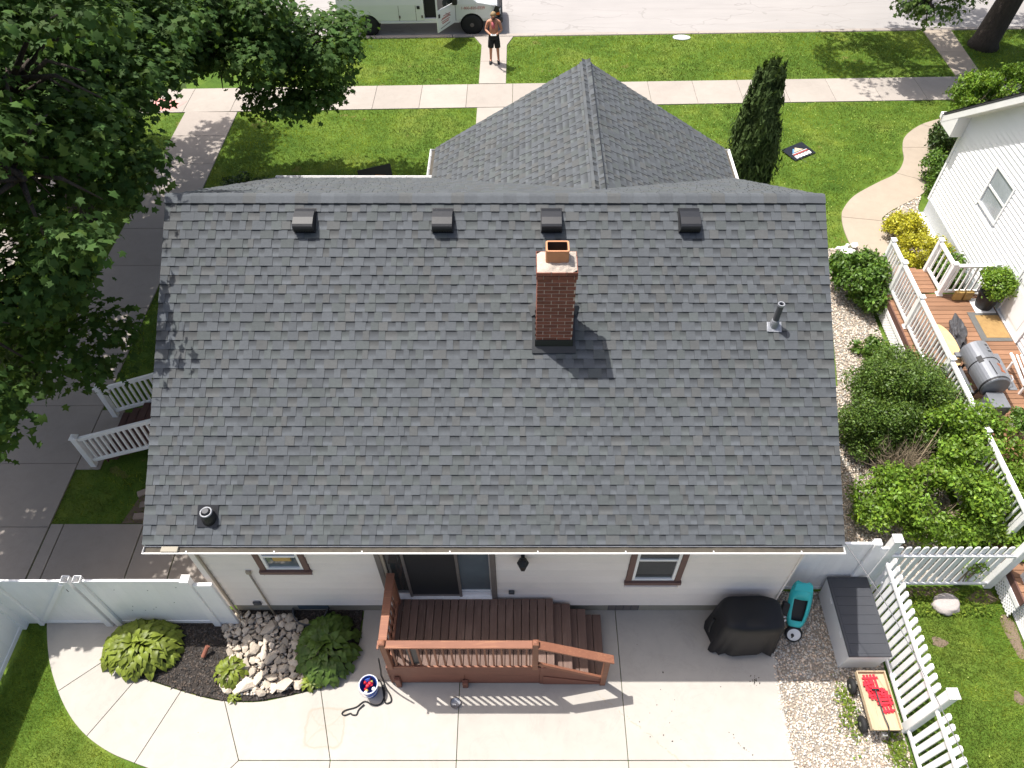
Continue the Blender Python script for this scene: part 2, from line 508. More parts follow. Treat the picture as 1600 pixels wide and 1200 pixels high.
M['vent_glare'] = pm('glare_vent_metal', (0.020, 0.021, 0.024), 0.5, 0.5, 25, 0.4, 80, metal=0.0, spec=0.35, bump=0.12)  # paler mottled metal: sun glare on the left vents put into the colour
M['silver'] = pm('galvanised_metal', (0.55, 0.56, 0.57), 0.38, 0.15, 12, 0.1, 80, metal=0.8)
M['lead'] = pm('crumpled_lead', (0.30, 0.31, 0.33), 0.55, 0.35, 18, 0.2, 60, metal=0.5, bump=0.5, bdist=0.01)
M['pipe'] = pm('grey_pipe', (0.07, 0.072, 0.078), 0.6, 0.15)
M['brick'] = pm('red_brick', (0.20, 0.074, 0.050), 0.9, 0.3, 12, 0.2, 90, rnd=0.25, bump=0.4)
M['mortar'] = pm('pale_mortar', (0.56, 0.46, 0.385), 0.95, 0.15, 8, 0.15, 90, bump=0.4)
M['crown'] = pm('mortar_crown', (0.43, 0.37, 0.31), 0.95, 0.35, 14, 0.4, 90, bump=0.8, bdist=0.01)
M['terracotta'] = pm('terracotta_flue', (0.50, 0.235, 0.12), 0.8, 0.12, 8, 0.1, 70, bump=0.15)
M['soot'] = pm('flue_soot', (0.05, 0.022, 0.014), 0.95)
def wood_mat(name, base, rnd=0.2, rough=0.65, grain=(3, 40, 40), wear=None, wearfac=0.5):
    m, nt, b = new_mat(name)
    p = wpos(nt)
    oi = nt.nodes.new('ShaderNodeObjectInfo')
    g1 = noise_n(nt, scaled(nt, p, grain), 1.6, 4, 0.65, 0.5)
    n1 = noise_n(nt, p, 2.2, 4)
    f = math_n(nt, 'MULTIPLY', math_n(nt, 'MULTIPLY_ADD', g1, 0.6, 0.7), math_n(nt, 'MULTIPLY_ADD', n1, 0.4, 0.8))
    f = math_n(nt, 'MULTIPLY', f, math_n(nt, 'MULTIPLY_ADD', oi.outputs['Random'], 2*rnd, 1-rnd))
    c = mul_col(nt, base, f)
    if wear:
        w = math_n(nt, 'MULTIPLY', math_n(nt, 'GREATER_THAN', math_n(nt, 'MULTIPLY', g1, math_n(nt, 'MULTIPLY_ADD', n1, 1.2, 0.4)), 0.60), wearfac)
        c = mix_col(nt, w, c, wear)
    lk(nt, c, b.inputs['Base Color'])
    b.inputs['Roughness'].default_value = rough
    b.inputs['Specular IOR Level'].default_value = 0.35
    set_bump(nt, b, g1, 0.25, 0.004)
    return m
M['deckboard'] = wood_mat('worn_red_brown_stain', (0.135, 0.083, 0.065), 0.18, grain=(30, 1.5, 30), wear=(0.22, 0.15, 0.12), wearfac=0.4)
M['deckrail'] = wood_mat('red_brown_rail_stain', (0.235, 0.100, 0.060), 0.10, grain=(1.5, 30, 30), wear=(0.40, 0.20, 0.10), wearfac=0.3)
M['deckskirt'] = wood_mat('red_brown_skirt_stain', (0.19, 0.078, 0.052), 0.08, grain=(1.5, 30, 30))
M['nbdeck'] = wood_mat('warm_deck_boards', (0.235, 0.125, 0.072), 0.22, grain=(1.5, 30, 30))
M['stoop'] = wood_mat('dark_stoop_boards', (0.10, 0.05, 0.04), 0.2, grain=(30, 1.5, 30))
M['plywood'] = wood_mat('pale_plywood', (0.47, 0.36, 0.235), 0.05, grain=(20, 2, 20))
M['tanboard'] = wood_mat('tan_board', (0.56, 0.39, 0.20), 0.05, grain=(6, 6, 6))
M['ochre'] = wood_mat('ochre_blocks', (0.40, 0.26, 0.085), 0.15)
M['bark'] = pm('rough_bark', (0.055, 0.042, 0.033), 0.95, 0.35, 9, 0.35, 30, bump=1.0, bdist=0.04, stretch=(1, 1, 0.35))
M['twig'] = pm('dry_twigs', (0.24, 0.19, 0.13), 0.9, 0.3, 9, 0.2, 60)
M['cover'] = pm('black_grill_cover', (0.007, 0.007, 0.009), 0.6, 0.25, 3, 0.15, 120, bump=0.2)
M['greyplastic'] = pm('light_grey_plastic', (0.72, 0.72, 0.725), 0.5, 0.08, 2, 0.03, 60)
M['darklid'] = pm('charcoal_lid', (0.045, 0.048, 0.056), 0.45, 0.15, 4, 0.06, 80)
M['teal'] = pm('teal_plastic', (0.045, 0.52, 0.52), 0.35, 0.06, 3, 0.03, 60, bump=0.03)
M['rubber'] = pm('black_rubber', (0.018, 0.018, 0.019), 0.75, 0.2, 6, 0.1, 60)
M['red'] = pm('red_plastic', (0.55, 0.022, 0.04), 0.4, 0.12, 6, 0.05, 60)
M['blue'] = pm('blue_plastic', (0.035, 0.10, 0.40), 0.35, 0.1, 6, 0.05, 60)
M['white'] = pm('white_plastic', (0.75, 0.75, 0.75), 0.4, 0.06, 5, 0.03, 60)
M['yellow'] = pm('yellow_plastic', (0.55, 0.42, 0.12), 0.4, 0.1, 5, 0.03, 60)
M['vanwhite'] = pm('white_van_paint', (0.72, 0.74, 0.73), 0.28, 0.05, 1.0, 0.02, 30, bump=0.0, spec=0.5, coat=0.4)
M['vandark'] = pm('van_interior', (0.012, 0.012, 0.013), 0.7)
M['orange'] = pm('orange_lens', (0.60, 0.13, 0.02), 0.3, 0.1)
M['logo_red'] = pm('red_vinyl_lettering', (0.40, 0.07, 0.06), 0.5, 0.1)
M['logo_grey'] = pm('grey_vinyl_lettering', (0.25, 0.24, 0.24), 0.5, 0.1)
M['rim'] = pm('steel_wheel_rim', (0.42, 0.42, 0.42), 0.4, 0.2, 12, metal=0.7)
M['skin'] = pm('skin', (0.46, 0.215, 0.135), 0.55, 0.14, 9, 0.05, 70, bump=0.05)
M['hair'] = pm('light_brown_hair', (0.27, 0.19, 0.10), 0.8, 0.2, 30, 0.2, 120)
M['beard'] = pm('dark_beard', (0.10, 0.055, 0.04), 0.85, 0.2, 30, 0.2, 120)
M['cloth_black'] = pm('black_cloth', (0.012, 0.012, 0.014), 0.85, 0.2, 9, 0.1, 90)
M['cloth_pink'] = pm('faded_red_cloth', (0.40, 0.10, 0.12), 0.85, 0.2, 20, 0.1, 90)
M['shoe'] = pm('dark_shoe', (0.03, 0.03, 0.032), 0.7, 0.3, 20)
M['signblack'] = pm('black_sign_face', (0.012, 0.014, 0.020), 0.4, 0.15, 4)
M['signblue'] = pm('blue_sign_print', (0.12, 0.28, 0.50), 0.5, 0.15, 9)
M['signcream'] = pm('cream_sign_print', (0.55, 0.45, 0.30), 0.5, 0.15, 9)
M['signorange'] = pm('orange_sign_print', (0.45, 0.20, 0.06), 0.5, 0.15, 9)
M['smoker'] = pm('grey_smoker_paint', (0.19, 0.20, 0.22), 0.42, 0.15, 5, 0.08, 60, metal=0.3)
M['rust'] = pm('rusty_burnt_paint', (0.30, 0.10, 0.045), 0.8, 0.5, 14, 0.3, 60)
M['mat_tan'] = pm('worn_door_mat', (0.30, 0.19, 0.075), 0.95, 0.3, 10, 0.3, 80, bump=0.4)
M['mat_grey'] = pm('grey_mat_border', (0.115, 0.115, 0.11), 0.95, 0.2, 10, 0.2, 80)
M['tarp'] = pm('grey_black_tarp', (0.05, 0.05, 0.055), 0.55, 0.3, 8, 0.1, 80)
M['cable'] = pm('grey_cable', (0.16, 0.16, 0.165), 0.6)
M['conduit'] = pm('tan_conduit', (0.33, 0.28, 0.22), 0.6, 0.15)
M['maple'] = leaf_mat('maple_leaf', (0.055, 0.113, 0.027), 0.40, 0.62, spec=0.16)
M['streetleaf'] = leaf_mat('street_tree_leaf', (0.075, 0.135, 0.030), 0.33)
M['boxleaf'] = leaf_mat('fine_olive_leaf', (0.085, 0.152, 0.026), 0.25)
M['brightleaf'] = leaf_mat('bright_green_leaf', (0.150, 0.265, 0.032), 0.34)
M['shrubleaf'] = leaf_mat('glossy_green_leaf', (0.095, 0.185, 0.030), 0.28)
M['yellowleaf'] = leaf_mat('golden_leaf', (0.40, 0.40, 0.035), 0.30)
M['darkleaf'] = leaf_mat('dark_green_leaf', (0.045, 0.085, 0.020), 0.2)
M['conifer'] = leaf_mat('juniper_sprays', (0.062, 0.095, 0.030), 0.18, 0.7, spec=0.1)
M['hosta'] = leaf_mat('hosta_leaf', (0.20, 0.25, 0.035), 0.30, 0.45, rnd=0.22)
M['hosta_dark'] = leaf_mat('deep_green_hosta_leaf', (0.085, 0.145, 0.025), 0.28, 0.45, rnd=0.22)
M['grass'] = leaf_mat('grass_blades', (0.138, 0.212, 0.030), 0.35, 0.65, spec=0.15)

# ------------------------------------------------------------------ ground, street, lawns, pavements
SK = 0.0312                                   # the street runs at a slight angle to the house
def sy(x, y0): return y0 + SK * x             # y of a line along the street

def struct(name, mb, mat, parent=None, bevel=0.0):
    o = mb.build(name, mat, parent, bevel=bevel)
    if parent is None: o['kind'] = 'structure'
    return o

struct('ground', MB().prism([(-300,-300),(300,-300),(300,500),(-300,500)], -0.45, -0.25), M['earth'])
lawn_poly = [(-13.3,-8),(30,-8),(30,sy(30,27.62)),(-13.3,sy(-13.3,27.62))]
struct('lawn', MB().prism(lawn_poly, -0.24, -0.03), M['lawn'])
struct('street', MB().prism([(-60,sy(-60,27.80)),(60,sy(60,27.80)),(60,sy(60,40)),(-60,sy(-60,40))], -0.24, -0.10), M['street'])
far = [(-80,sy(-80,40.2)),(80,sy(80,40.2)),(120,120),(-120,120)]
struct('far_lawn', MB().prism(far, -0.24, -0.05), M['lawn'])
kerb = struct('kerb', MB().prism([(-30,sy(-30,27.60)),(40,sy(40,27.60)),(40,sy(40,27.63)),(-30,sy(-30,27.63))], -0.24, -0.03), M['walk_old'])
k = 0
for i in range(23):
    x0 = -30 + i*3.05
    MB().prism([(x0+.01,sy(x0,27.63)),(x0+3.04,sy(x0+3.05,27.63)),(x0+3.04,sy(x0+3.05,27.83)),(x0+.01,sy(x0,27.83))], -0.24, -0.005).build('kerb_stone', M['walk_old'], kerb, bevel=0.02, seg=2)
side_street = struct('side_street', MB().prism([(-40,-8),(-13.34,-8),(-13.34,sy(-13,27.58)),(-40,sy(-40,27.58))], -0.24, -0.06), M['walk'])
pl = MB().prism([(-14.0,21.0),(-12.2,21.6),(-11.7,23.2),(-13.6,23.3)], -0.058, 0.004)

GAP = 0.0055
def slab_set(name, polys, mat, z=0.0, base_z=-0.024, piece='slab'):
    """a pavement: a dark bed with every slab as its own piece, joints open between them"""
    b = MB()
    for p in polys: b.prism(inset(p, 0.012), -0.22, z + base_z)
    root = struct(name, b, M['soil'])
    for p in polys:
        MB().prism(inset(p, GAP), -0.2, z).build(piece, mat, root, bevel=0.004)
    return root

# sidewalk along the street
polys = []
x = -15.6
while x < 24:
    w = 1.53
    polys.append([(x,sy(x,22.68)),(x+w,sy(x+w,22.68)),(x+w,sy(x+w,24.17)),(x,sy(x,24.17))]); x += w
slab_set('sidewalk', polys, M['walk'])
MB().prism([(-12.3,22.42),(-11.35,22.45),(-11.05,23.0),(-12.1,23.2)], 0.002, 0.004).build('pink_paint', M['pinkpaint'], bpy.data.objects['sidewalk'])
# long walk beside the house
ys = [22.36,20.96,19.44,17.95,16.39,14.86,13.3,11.76,10.22,8.69,7.21,5.7,4.2,2.6]
slab_set('side_walk', [[(-10.93,b),(-9.23,b),(-9.23,a),(-10.93,a)] for a,b in zip(ys,ys[1:])], M['walk_old'])
# slabs between the walk and the gate
pads = [[(-9.21,5.3),(-8.96,5.3),(-8.96,7.28),(-9.21,7.28)], [(-8.95,5.3),(-7.40,5.3),(-7.40,7.28),(-8.95,7.28)],
        [(-7.39,5.3),(-6.6,5.3),(-6.6,7.28),(-7.39,7.28)], [(-6.59,5.3),(-5.3,5.3),(-5.3,7.28),(-6.59,7.28)]]
slab_set('side_pad', pads, M['walk_old'])
slab_set('stoop_pad', [[(-9.22,8.55),(-8.72,8.55),(-8.72,10.1),(-9.22,10.1)]], M['walk_old'])
# front walk to the street
fw = [[(-1.46,sy(-1,24.19)),(-0.53,sy(-.5,24.19)),(-0.53,25.7),(-1.46,25.7)], [(-1.46,25.7),(-0.53,25.7),(-0.53,26.9),(-0.3,27.58),(-1.75,27.55),(-1.46,26.9)],
      [(-1.46,20.9),(-0.10,20.9),(-0.10,22.66),(-1.46,22.62)], [(-1.46,19.3),(-0.10,19.3),(-0.10,20.9),(-1.46,20.9)],[(-1.46,15.0),(-0.10,15.0),(-0.10,19.3),(-1.46,19.3)]]
slab_set('front_walk', fw, M['walk'])
# neighbour's short walk to the street and winding path
slab_set('neighbour_street_walk', [[(14.98,24.70),(15.9,24.70),(15.98,26.4),(15.0,26.4)],[(15.0,26.4),(15.98,26.4),(16.06,28.1),(14.98,28.07)]], M['curvewalk'])
CL=[(14.6,22.7),(13.71,22.10),(12.73,21.62),(12.01,20.96),(11.71,20.32),(11.52,19.64),(11.08,18.98),(10.37,18.50),(9.54,17.89),(9.06,17.29),(8.90,16.9),(8.82,16.45),(8.80,15.90),(8.85,14.62)]
CR=[(15.3,22.0),(13.9,20.95),(13.12,20.32),(12.6,19.6),(12.31,19.14),(11.98,18.5),(11.45,17.9),(10.54,17.29),(10.12,16.95),(9.98,16.72),(9.87,16.03),(9.80,15.50),(9.78,14.62)]
cw = [dense(CL,0,2)+dense(CR,0,1)[::-1], dense(CL,2,4)+dense(CR,1,2)[::-1]+[], dense(CL,4,6)+dense(CR,2,5)[::-1], dense(CL,6,10)+dense(CR,5,9)[::-1], dense(CL,10,13)+dense(CR,9,12)[::-1]]
cw[1] = dense(CL,2,4)+dense(CR,1,2)[::-1]
slab_set('winding_path', cw, M['curvewalk'])
# patio behind the house
PO=[(-8.62,5.75),(-8.5,5.31),(-8.19,4.64),(-7.82,4.10),(-7.45,3.69),(-7.07,3.39),(-6.62,3.15),(-6.16,2.99),(-5.6,2.82),(-4.9,2.60)]
PI=[(-7.2,5.31),(-7.0,4.8),(-6.53,4.36),(-6.29,4.27),(-5.74,4.11),(-5.31,4.0),(-4.97,3.945),(-4.44,3.93),(-4.02,4.0),(-3.40,4.16),(-3.21,4.29),(-2.96,4.5),(-2.85,5.0),(-2.85,5.54)]
pt = [dense(PO,1,3)+[(-7.0,4.8),(-7.2,5.31)],
      dense(PO,3,5)+dense(PI,1,2)[::-1],
      dense(PO,5,7)+dense(PI,2,4)[::-1],
      dense(PO,7,9)+[(-4.51,3.03)]+dense(PI,4,6)[::-1],
      [(-4.51,3.03),(-3.05,3.03)]+dense(PI,6,9)[::-1],
      [(-3.05,3.03),(-1.04,3.03),(-1.06,5.54)]+dense(PI,9,13)[::-1],
      [(-1.04,3.03),(1.70,3.03),(1.69,5.54),(-1.06,5.54)],
      [(1.70,3.03)]+dense([(4.34,3.03),(4.36,3.9),(4.38,4.42),(4.43,4.97),(4.46,5.54)],0,4)+[(1.69,5.54)],
      [(-4.9,2.60),(-4.2,0.6),(-3.0,0.6),(-3.05,3.03),(-4.51,3.03)],
      [(-3.0,0.6),(-1.03,0.6),(-1.04,3.03),(-3.05,3.03)],[(-1.03,0.6),(1.72,0.6),(1.70,3.03),(-1.04,3.03)],[(1.72,0.6),(4.3,0.6),(4.34,3.03),(1.70,3.03)]]
slab_set('patio', pt, M['patio'])
# ------------------------------------------------------------------ the house
YE, ZE, YR, ZR = 5.150, 3.2166, 9.611, 6.004
PT = R(32); CP, SP, TP = math.cos(PT), math.sin(PT), math.tan(PT)
XL, XR = -5.48, 4.67
WB, WF, WLX, WRX = 5.44, 13.70, -5.17, 4.41          # wall planes
house = thing('house', 'cream-sided single-storey house with grey shingle roof and brick chimney', 'house', (0, 9.6, 0))
YF = 2*YR - YE
GX0, GX1, GY = -1.97, 4.665, 15.27
GXR = (GX0+GX1)/2; GZ = ZE + (GX1-GXR)*TP

roof = MB()
def chev(x0, x1, drop, th):
    p = [(YE+.01,ZE-drop),(YR,ZR-drop),(YF-.01,ZE-drop),(YF-.01,ZE-drop-th),(YR,ZR-drop-th),(YE+.01,ZE-drop-th)]
    return [(x0,a,b) for a,b in p], (x1-x0,0,0)
pts, vec = chev(XL+.012, XR-.012, 0.012, 0.13); roof.extr(pts, vec)
gp = [(GX0+.01,ZE-.012),(GXR,GZ-.012),(GX1-.01,ZE-.012),(GX1-.01,ZE-.14),(GXR,GZ-.14),(GX0+.01,ZE-.14)]
roof.extr([(a,10.0,b) for a,b in gp], (0,GY-.012-10.0,0))
roof = roof.build('roof', M['underlay'], house)
for x in (XL+.006, XR-.006):
    p,_ = chev(x-.012, x, .016, .15)
    MB().extr(p, (.024 if x<0 else -.012+.024,0,0)).build('rake_board', M['whitepaint'], roof)
MB().extr([(a,GY-.012,b) for a,b in [(GX0,ZE-.02),(GXR,GZ-.02),(GX1,ZE-.02),(GX1,ZE-.16),(GXR,GZ-.16),(GX0,ZE-.16)]], (0,.02,0)).build('rake_board', M['whitepaint'], roof)

# ---- shingles: base layer with proud tabs, granule blend and painted edge shadow in vertex colour
EXPO = 0.1432
def tone(rn):
    t = rn.uniform(0.90, 1.09)
    h = rn.random()
    if h < 0.2: c = (1.03, 1.0, 0.965)
    elif h < 0.45: c = (0.975, 1.015, 0.985)
    else: c = (0.975, 0.995, 1.04)
    return tuple(t*q for q in c)
def strip(width, seed):
    """one laminated shingle in its own plane: x along the course, y up the slope, z out. quads + corner colours"""
    rn = random.Random(seed)
    V = []; F = []; C = []
    def quad(a, b, c, d, ca, cb, cc, cd_):
        o = len(V); V.extend([a,b,c,d]); F.append((o,o+1,o+2,o+3)); C.extend([ca,cb,cc,cd_])
    e = EXPO
    x = 0.0; tabnext = rn.random() < 0.5
    zb0, zb1 = 0.0145, 0.0030       # butt height and height under the next course
    def zz(y, add=0): return zb0 + (zb1-zb0)*y/(e+.02) + add
    while x < width-1e-6:
        w = rn.choice((0.085,0.10,0.12,0.14,0.165,0.20)) if tabnext else rn.choice((0.075,0.095,0.115,0.14,0.17))
        if width-x-w < 0.07: w = width-x
        x1 = x+w; t = tone(rn)
        g = 0.0012
        if tabnext:
            a = 0.0062
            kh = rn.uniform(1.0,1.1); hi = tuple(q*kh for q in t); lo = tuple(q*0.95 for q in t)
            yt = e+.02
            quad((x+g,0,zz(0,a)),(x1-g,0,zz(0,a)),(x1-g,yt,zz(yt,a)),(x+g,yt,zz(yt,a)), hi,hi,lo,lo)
            dk = tuple(q*0.4 for q in t)  # tab edges darkened: shadow line of the course painted in
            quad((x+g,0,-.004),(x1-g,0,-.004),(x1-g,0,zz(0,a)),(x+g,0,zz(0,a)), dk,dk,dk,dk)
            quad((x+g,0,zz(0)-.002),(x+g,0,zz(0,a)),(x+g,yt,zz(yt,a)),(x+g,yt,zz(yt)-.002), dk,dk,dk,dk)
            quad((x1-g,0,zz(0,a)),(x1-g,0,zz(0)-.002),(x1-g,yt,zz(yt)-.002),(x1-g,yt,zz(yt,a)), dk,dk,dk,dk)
        else:
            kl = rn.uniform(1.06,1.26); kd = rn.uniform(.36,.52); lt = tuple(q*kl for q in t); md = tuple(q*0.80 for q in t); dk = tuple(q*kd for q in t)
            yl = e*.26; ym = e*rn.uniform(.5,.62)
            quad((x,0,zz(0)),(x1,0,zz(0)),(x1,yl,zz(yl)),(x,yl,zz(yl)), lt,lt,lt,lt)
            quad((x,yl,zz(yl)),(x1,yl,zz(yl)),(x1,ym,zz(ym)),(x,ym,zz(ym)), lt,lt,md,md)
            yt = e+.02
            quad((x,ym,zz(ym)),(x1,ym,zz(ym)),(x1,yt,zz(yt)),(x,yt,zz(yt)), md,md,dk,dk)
            d2 = tuple(q*0.4 for q in t)  # butt face darkened too, shadow line under the course put into its colour
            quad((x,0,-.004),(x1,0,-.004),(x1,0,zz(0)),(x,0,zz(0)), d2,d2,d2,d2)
        x = x1; tabnext = not tabnext
    return np.array(V), np.array(F), np.array(C)

def quads_mesh(name, V, F, C):
    me = bpy.data.meshes.new(name)
    m = len(F)
    me.vertices.add(len(V)); me.vertices.foreach_set('co', V.astype('f').ravel())
    me.loops.add(4*m); me.loops.foreach_set('vertex_index', F.astype('i').ravel())
    me.polygons.add(m); me.polygons.foreach_set('loop_start', np.arange(0,4*m,4,dtype='i')); me.polygons.foreach_set('loop_total', np.full(m,4,'i'))
    me.update(calc_edges=True)
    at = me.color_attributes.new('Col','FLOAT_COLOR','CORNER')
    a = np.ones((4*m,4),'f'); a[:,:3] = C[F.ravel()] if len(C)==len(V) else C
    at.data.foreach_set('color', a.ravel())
    me.materials.append(M['shingle'])
    return me

class Join:
    def __init__(s): s.V=[]; s.F=[]; s.C=[]; s.n=0
    def add(s, V, F, C, mat):
        Rm = np.array(mat.to_3x3()); t = np.array(mat.translation)
        s.V.append(V @ Rm.T + t); s.F.append(F+s.n); s.C.append(C); s.n += len(V)
    def mesh(s, name): return quads_mesh(name, np.vstack(s.V), np.vstack(s.F), np.vstack(s.C))

def frame(origin, xa, up):
    xa = Vector(xa).normalized(); up = Vector(up).normalized(); n = xa.cross(up)
    m = Matrix((xa, up, n)).transposed().to_4x4(); m.translation = Vector(origin); return m

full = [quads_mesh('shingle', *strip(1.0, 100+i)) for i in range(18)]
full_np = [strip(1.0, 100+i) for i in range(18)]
partial = {}
NROW = 36
rest = Join(); count = 0
rnr = random.Random(5)
base_m = frame((0,YE,ZE), (1,0,0), (0,CP,SP))
for r in range(NROW):
    t = r*EXPO - 0.012
    off = (0.0, 0.36, 0.68, 0.17, 0.52)[r % 5] + rnr.uniform(-.03,.03)
    x = XL; first = True
    last = -1
    while x < XR-1e-4:
        w = (1.0-off if first and off>0.08 else 1.0); first = False
        w = min(w, XR-x)
        if XR-x-w < .08: w = XR-x
        mm = base_m @ Matrix.Translation((x, t+rnr.uniform(-.003,.003), rnr.random()**4*.004)) @ Matrix.Rotation(rnr.gauss(0,.0016),4,'Z')
        kx = rnr.randrange(18)
        if kx == last: kx = (kx+5) % 18
        last = kx
        if count < 300:
            if abs(w-1.0) < 1e-6: me = full[kx]
            else:
                key = (kx, round(w,3))
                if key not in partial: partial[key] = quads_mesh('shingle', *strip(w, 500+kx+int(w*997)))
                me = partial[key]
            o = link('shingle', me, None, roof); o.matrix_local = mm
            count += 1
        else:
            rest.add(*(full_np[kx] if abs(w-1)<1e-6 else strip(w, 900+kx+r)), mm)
        x += w
# front slope and the cross gable: the same courses, seen at a glancing angle
fm = frame((0,YF,ZE), (-1,0,0), (0,-CP,SP))
for r in range(NROW):
    t = r*EXPO - 0.012; x = -XR
    while x < -XL-1e-4:
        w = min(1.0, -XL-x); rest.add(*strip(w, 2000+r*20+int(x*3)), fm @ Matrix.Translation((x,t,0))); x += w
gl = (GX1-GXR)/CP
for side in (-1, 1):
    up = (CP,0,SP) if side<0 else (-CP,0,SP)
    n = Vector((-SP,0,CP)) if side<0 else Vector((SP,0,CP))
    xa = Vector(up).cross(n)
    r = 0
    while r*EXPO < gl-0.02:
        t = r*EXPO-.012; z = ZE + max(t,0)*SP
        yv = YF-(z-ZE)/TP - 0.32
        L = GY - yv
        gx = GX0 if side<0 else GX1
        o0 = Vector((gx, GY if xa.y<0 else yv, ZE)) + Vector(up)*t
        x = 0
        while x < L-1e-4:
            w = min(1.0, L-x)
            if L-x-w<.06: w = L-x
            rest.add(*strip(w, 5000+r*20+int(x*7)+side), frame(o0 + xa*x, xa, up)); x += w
        r += 1
ro = link('upper_shingles', rest.mesh('upper_shingles'), None, roof); ro['kind'] = 'stuff'

# ---- ridge caps
def cap_mesh(seed, w=0.292, reach=0.152):
    rn = random.Random(seed); t = tone(rn); mb = MB()
    cols = [tuple(q*s for q in t) for s in (1.08, 1.0)]
    ang = PT
    V=[]; F=[]
    prof = [(-reach*CP,-reach*SP+.012),(-.035,-.012),(0,-.002),(.035,-.012),(reach*CP,-reach*SP+.012)]
    lift0, lift1 = .016, .006
    for xx, lf in ((0,lift0),(w,lift1)):
        for a,b in prof: V.append((xx,a,b+lf))
    for a,b in prof: V.append((0,a,b))
    for i in range(4): F.append((i,i+1,6+i,5+i)); F.append((10+i,11+i,i+1,i))
    F = [tuple(reversed(f)) for f in F]
    mb.add(V,F,cols[0])
    mb.add([(0,prof[0][0],prof[0][1]-.012),(w,prof[0][0],prof[0][1]-.012),(w,prof[0][0],prof[0][1]+lift1),(0,prof[0][0],prof[0][1]+lift0)],[(0,1,2,3)],tuple(q*.6 for q in t))
    return mb.mesh('ridge_cap')
caps = [cap_mesh(i) for i in range(9)]
CW = 0.2
nx = int((XR-XL)/CW)
for i in range(nx+1):
    o = link('ridge_cap', caps[(i*5+i//4)%9], M['shingle'], roof)
    o.location = (min(XL + i*CW, XR-.292), YR, ZR+.018)
yr0 = YF-(GZ-ZE)/TP
for i in range(int((GY-yr0)/CW)+1):
    o = link('ridge_cap', caps[(i*4+1)%9], M['shingle'], roof)
    o.matrix_local = Matrix.Translation((GXR, GY-i*CW, GZ+.014)) @ Matrix.Rotation(R(-90),4,'Z')

# ---- gutters
def gutter(name, run, hang_n, dirt=True):
    """run: two end points of the back top edge and the outward direction"""
    p0, p1, out = Vector(run[0]), Vector(run[1]), Vector(run[2])
    d = (p1-p0); L = d.length; d.normalize(); z = Vector((0,0,1))
    def P(s, o, h): return p0 + d*s + out*o + z*h
    prof = [(0,0),(0,-.10),(.075,-.105),(.10,-.03),(.120,.0),(.132,.0),(.132,.007),(.116,.007),(.09,-.03),(.068,-.092),(.006,-.092),(.006,0)]
    g = MB().extr([P(0,a,b) for a,b in prof], d*L).build(name, M['whitepaint'], house)
    MB().extr([P(.004,a,b) for a,b in [(.007,-.02),(.007,-.09),(.068,-.09),(.088,-.035)]], d*(L-.008)).build('gutter_debris', M['gutter_dirt'], g)
    for i in range(hang_n):
        s = L*(i+.5)/hang_n
        MB().bar(P(s,.085,.010),P(s,.124,.012),.016,.006).build('gutter_hanger', M['whitepaint'], g)
    for s in (0, L-.004):
        MB().extr([P(s,a,b) for a,b in [(0,.01),(0,-.10),(.075,-.105),(.13,.01)]], d*.004).build('gutter_end', M['whitepaint'], g)
    return g
g1 = gutter('gutter', ((XL+.02,YE-.012,ZE-.035),(XR-.01,YE-.012,ZE-.035),(0,-1,0)), 8)
MB().box(XL+.28,XL+.52,YE-.11,YE-.03,ZE-.08,ZE-.02).build('gutter_guard', M['foundation'], g1)
gutter('gutter', ((XL+.02,YF+.012,ZE-.03),(GX0-.02,YF+.012,ZE-.03),(0,1,0)), 3)
gutter('gutter', ((GX0-.012,YF+.15,ZE-.03),(GX0-.012,GY-.02,ZE-.03),(-1,0,0)), 2)
gutter('gutter', ((GX1+.012,YF-.3,ZE-.03),(GX1+.012,GY-.02,ZE-.03),(1,0,0)), 2)
# soffit and fascia
s = MB(); s.box(XL+.05,XR-.05,YE+.02,WB+.05,ZE-.19,ZE-.165); s.box(XL+.05,XR-.05,WF-.05,YF-.02,ZE-.19,ZE-.165)
s.build('soffit', M['whitepaint'], house)

# ---- walls
WTOP = ZE-.16
core = MB(); core.box(WLX+.04,WRX-.04,WB+.04,WF-.04,.425,WTOP)
core.box(GX0+.4,WRX-.06,WF-.1,GY-.45,-.2,WTOP)
for x in (WLX+.04, WRX-.14):
    core.extr([(x,WB+.04,WTOP),(x,WF-.04,WTOP),(x,YR,ZR-.2)], (.1,0,0))
core.extr([(GX0+.4,GY-.55,WTOP),(WRX-.06,GY-.55,WTOP),(GXR,GY-.55,GZ-.3)], (0,.1,0))
wall = core.build('wall', M['cream'], house)
FB = 5.52
fd = MB(); fd.box(WLX+.06,WRX-.06,FB,FB+.06,-.2,.43); fd.box(WLX+.06,WLX+.10,FB+.06,WF,-.2,.43); fd.box(WRX-.10,WRX-.06,FB+.06,WF,-.2,.43)
fd.build('foundation', M['foundation'], house)
BH = 0.228
openings = [(-4.215,-3.405,1.725,2.80),(-2.315,-.415,.745,2.80),(1.715,2.625,1.325,2.80)]
z = .43
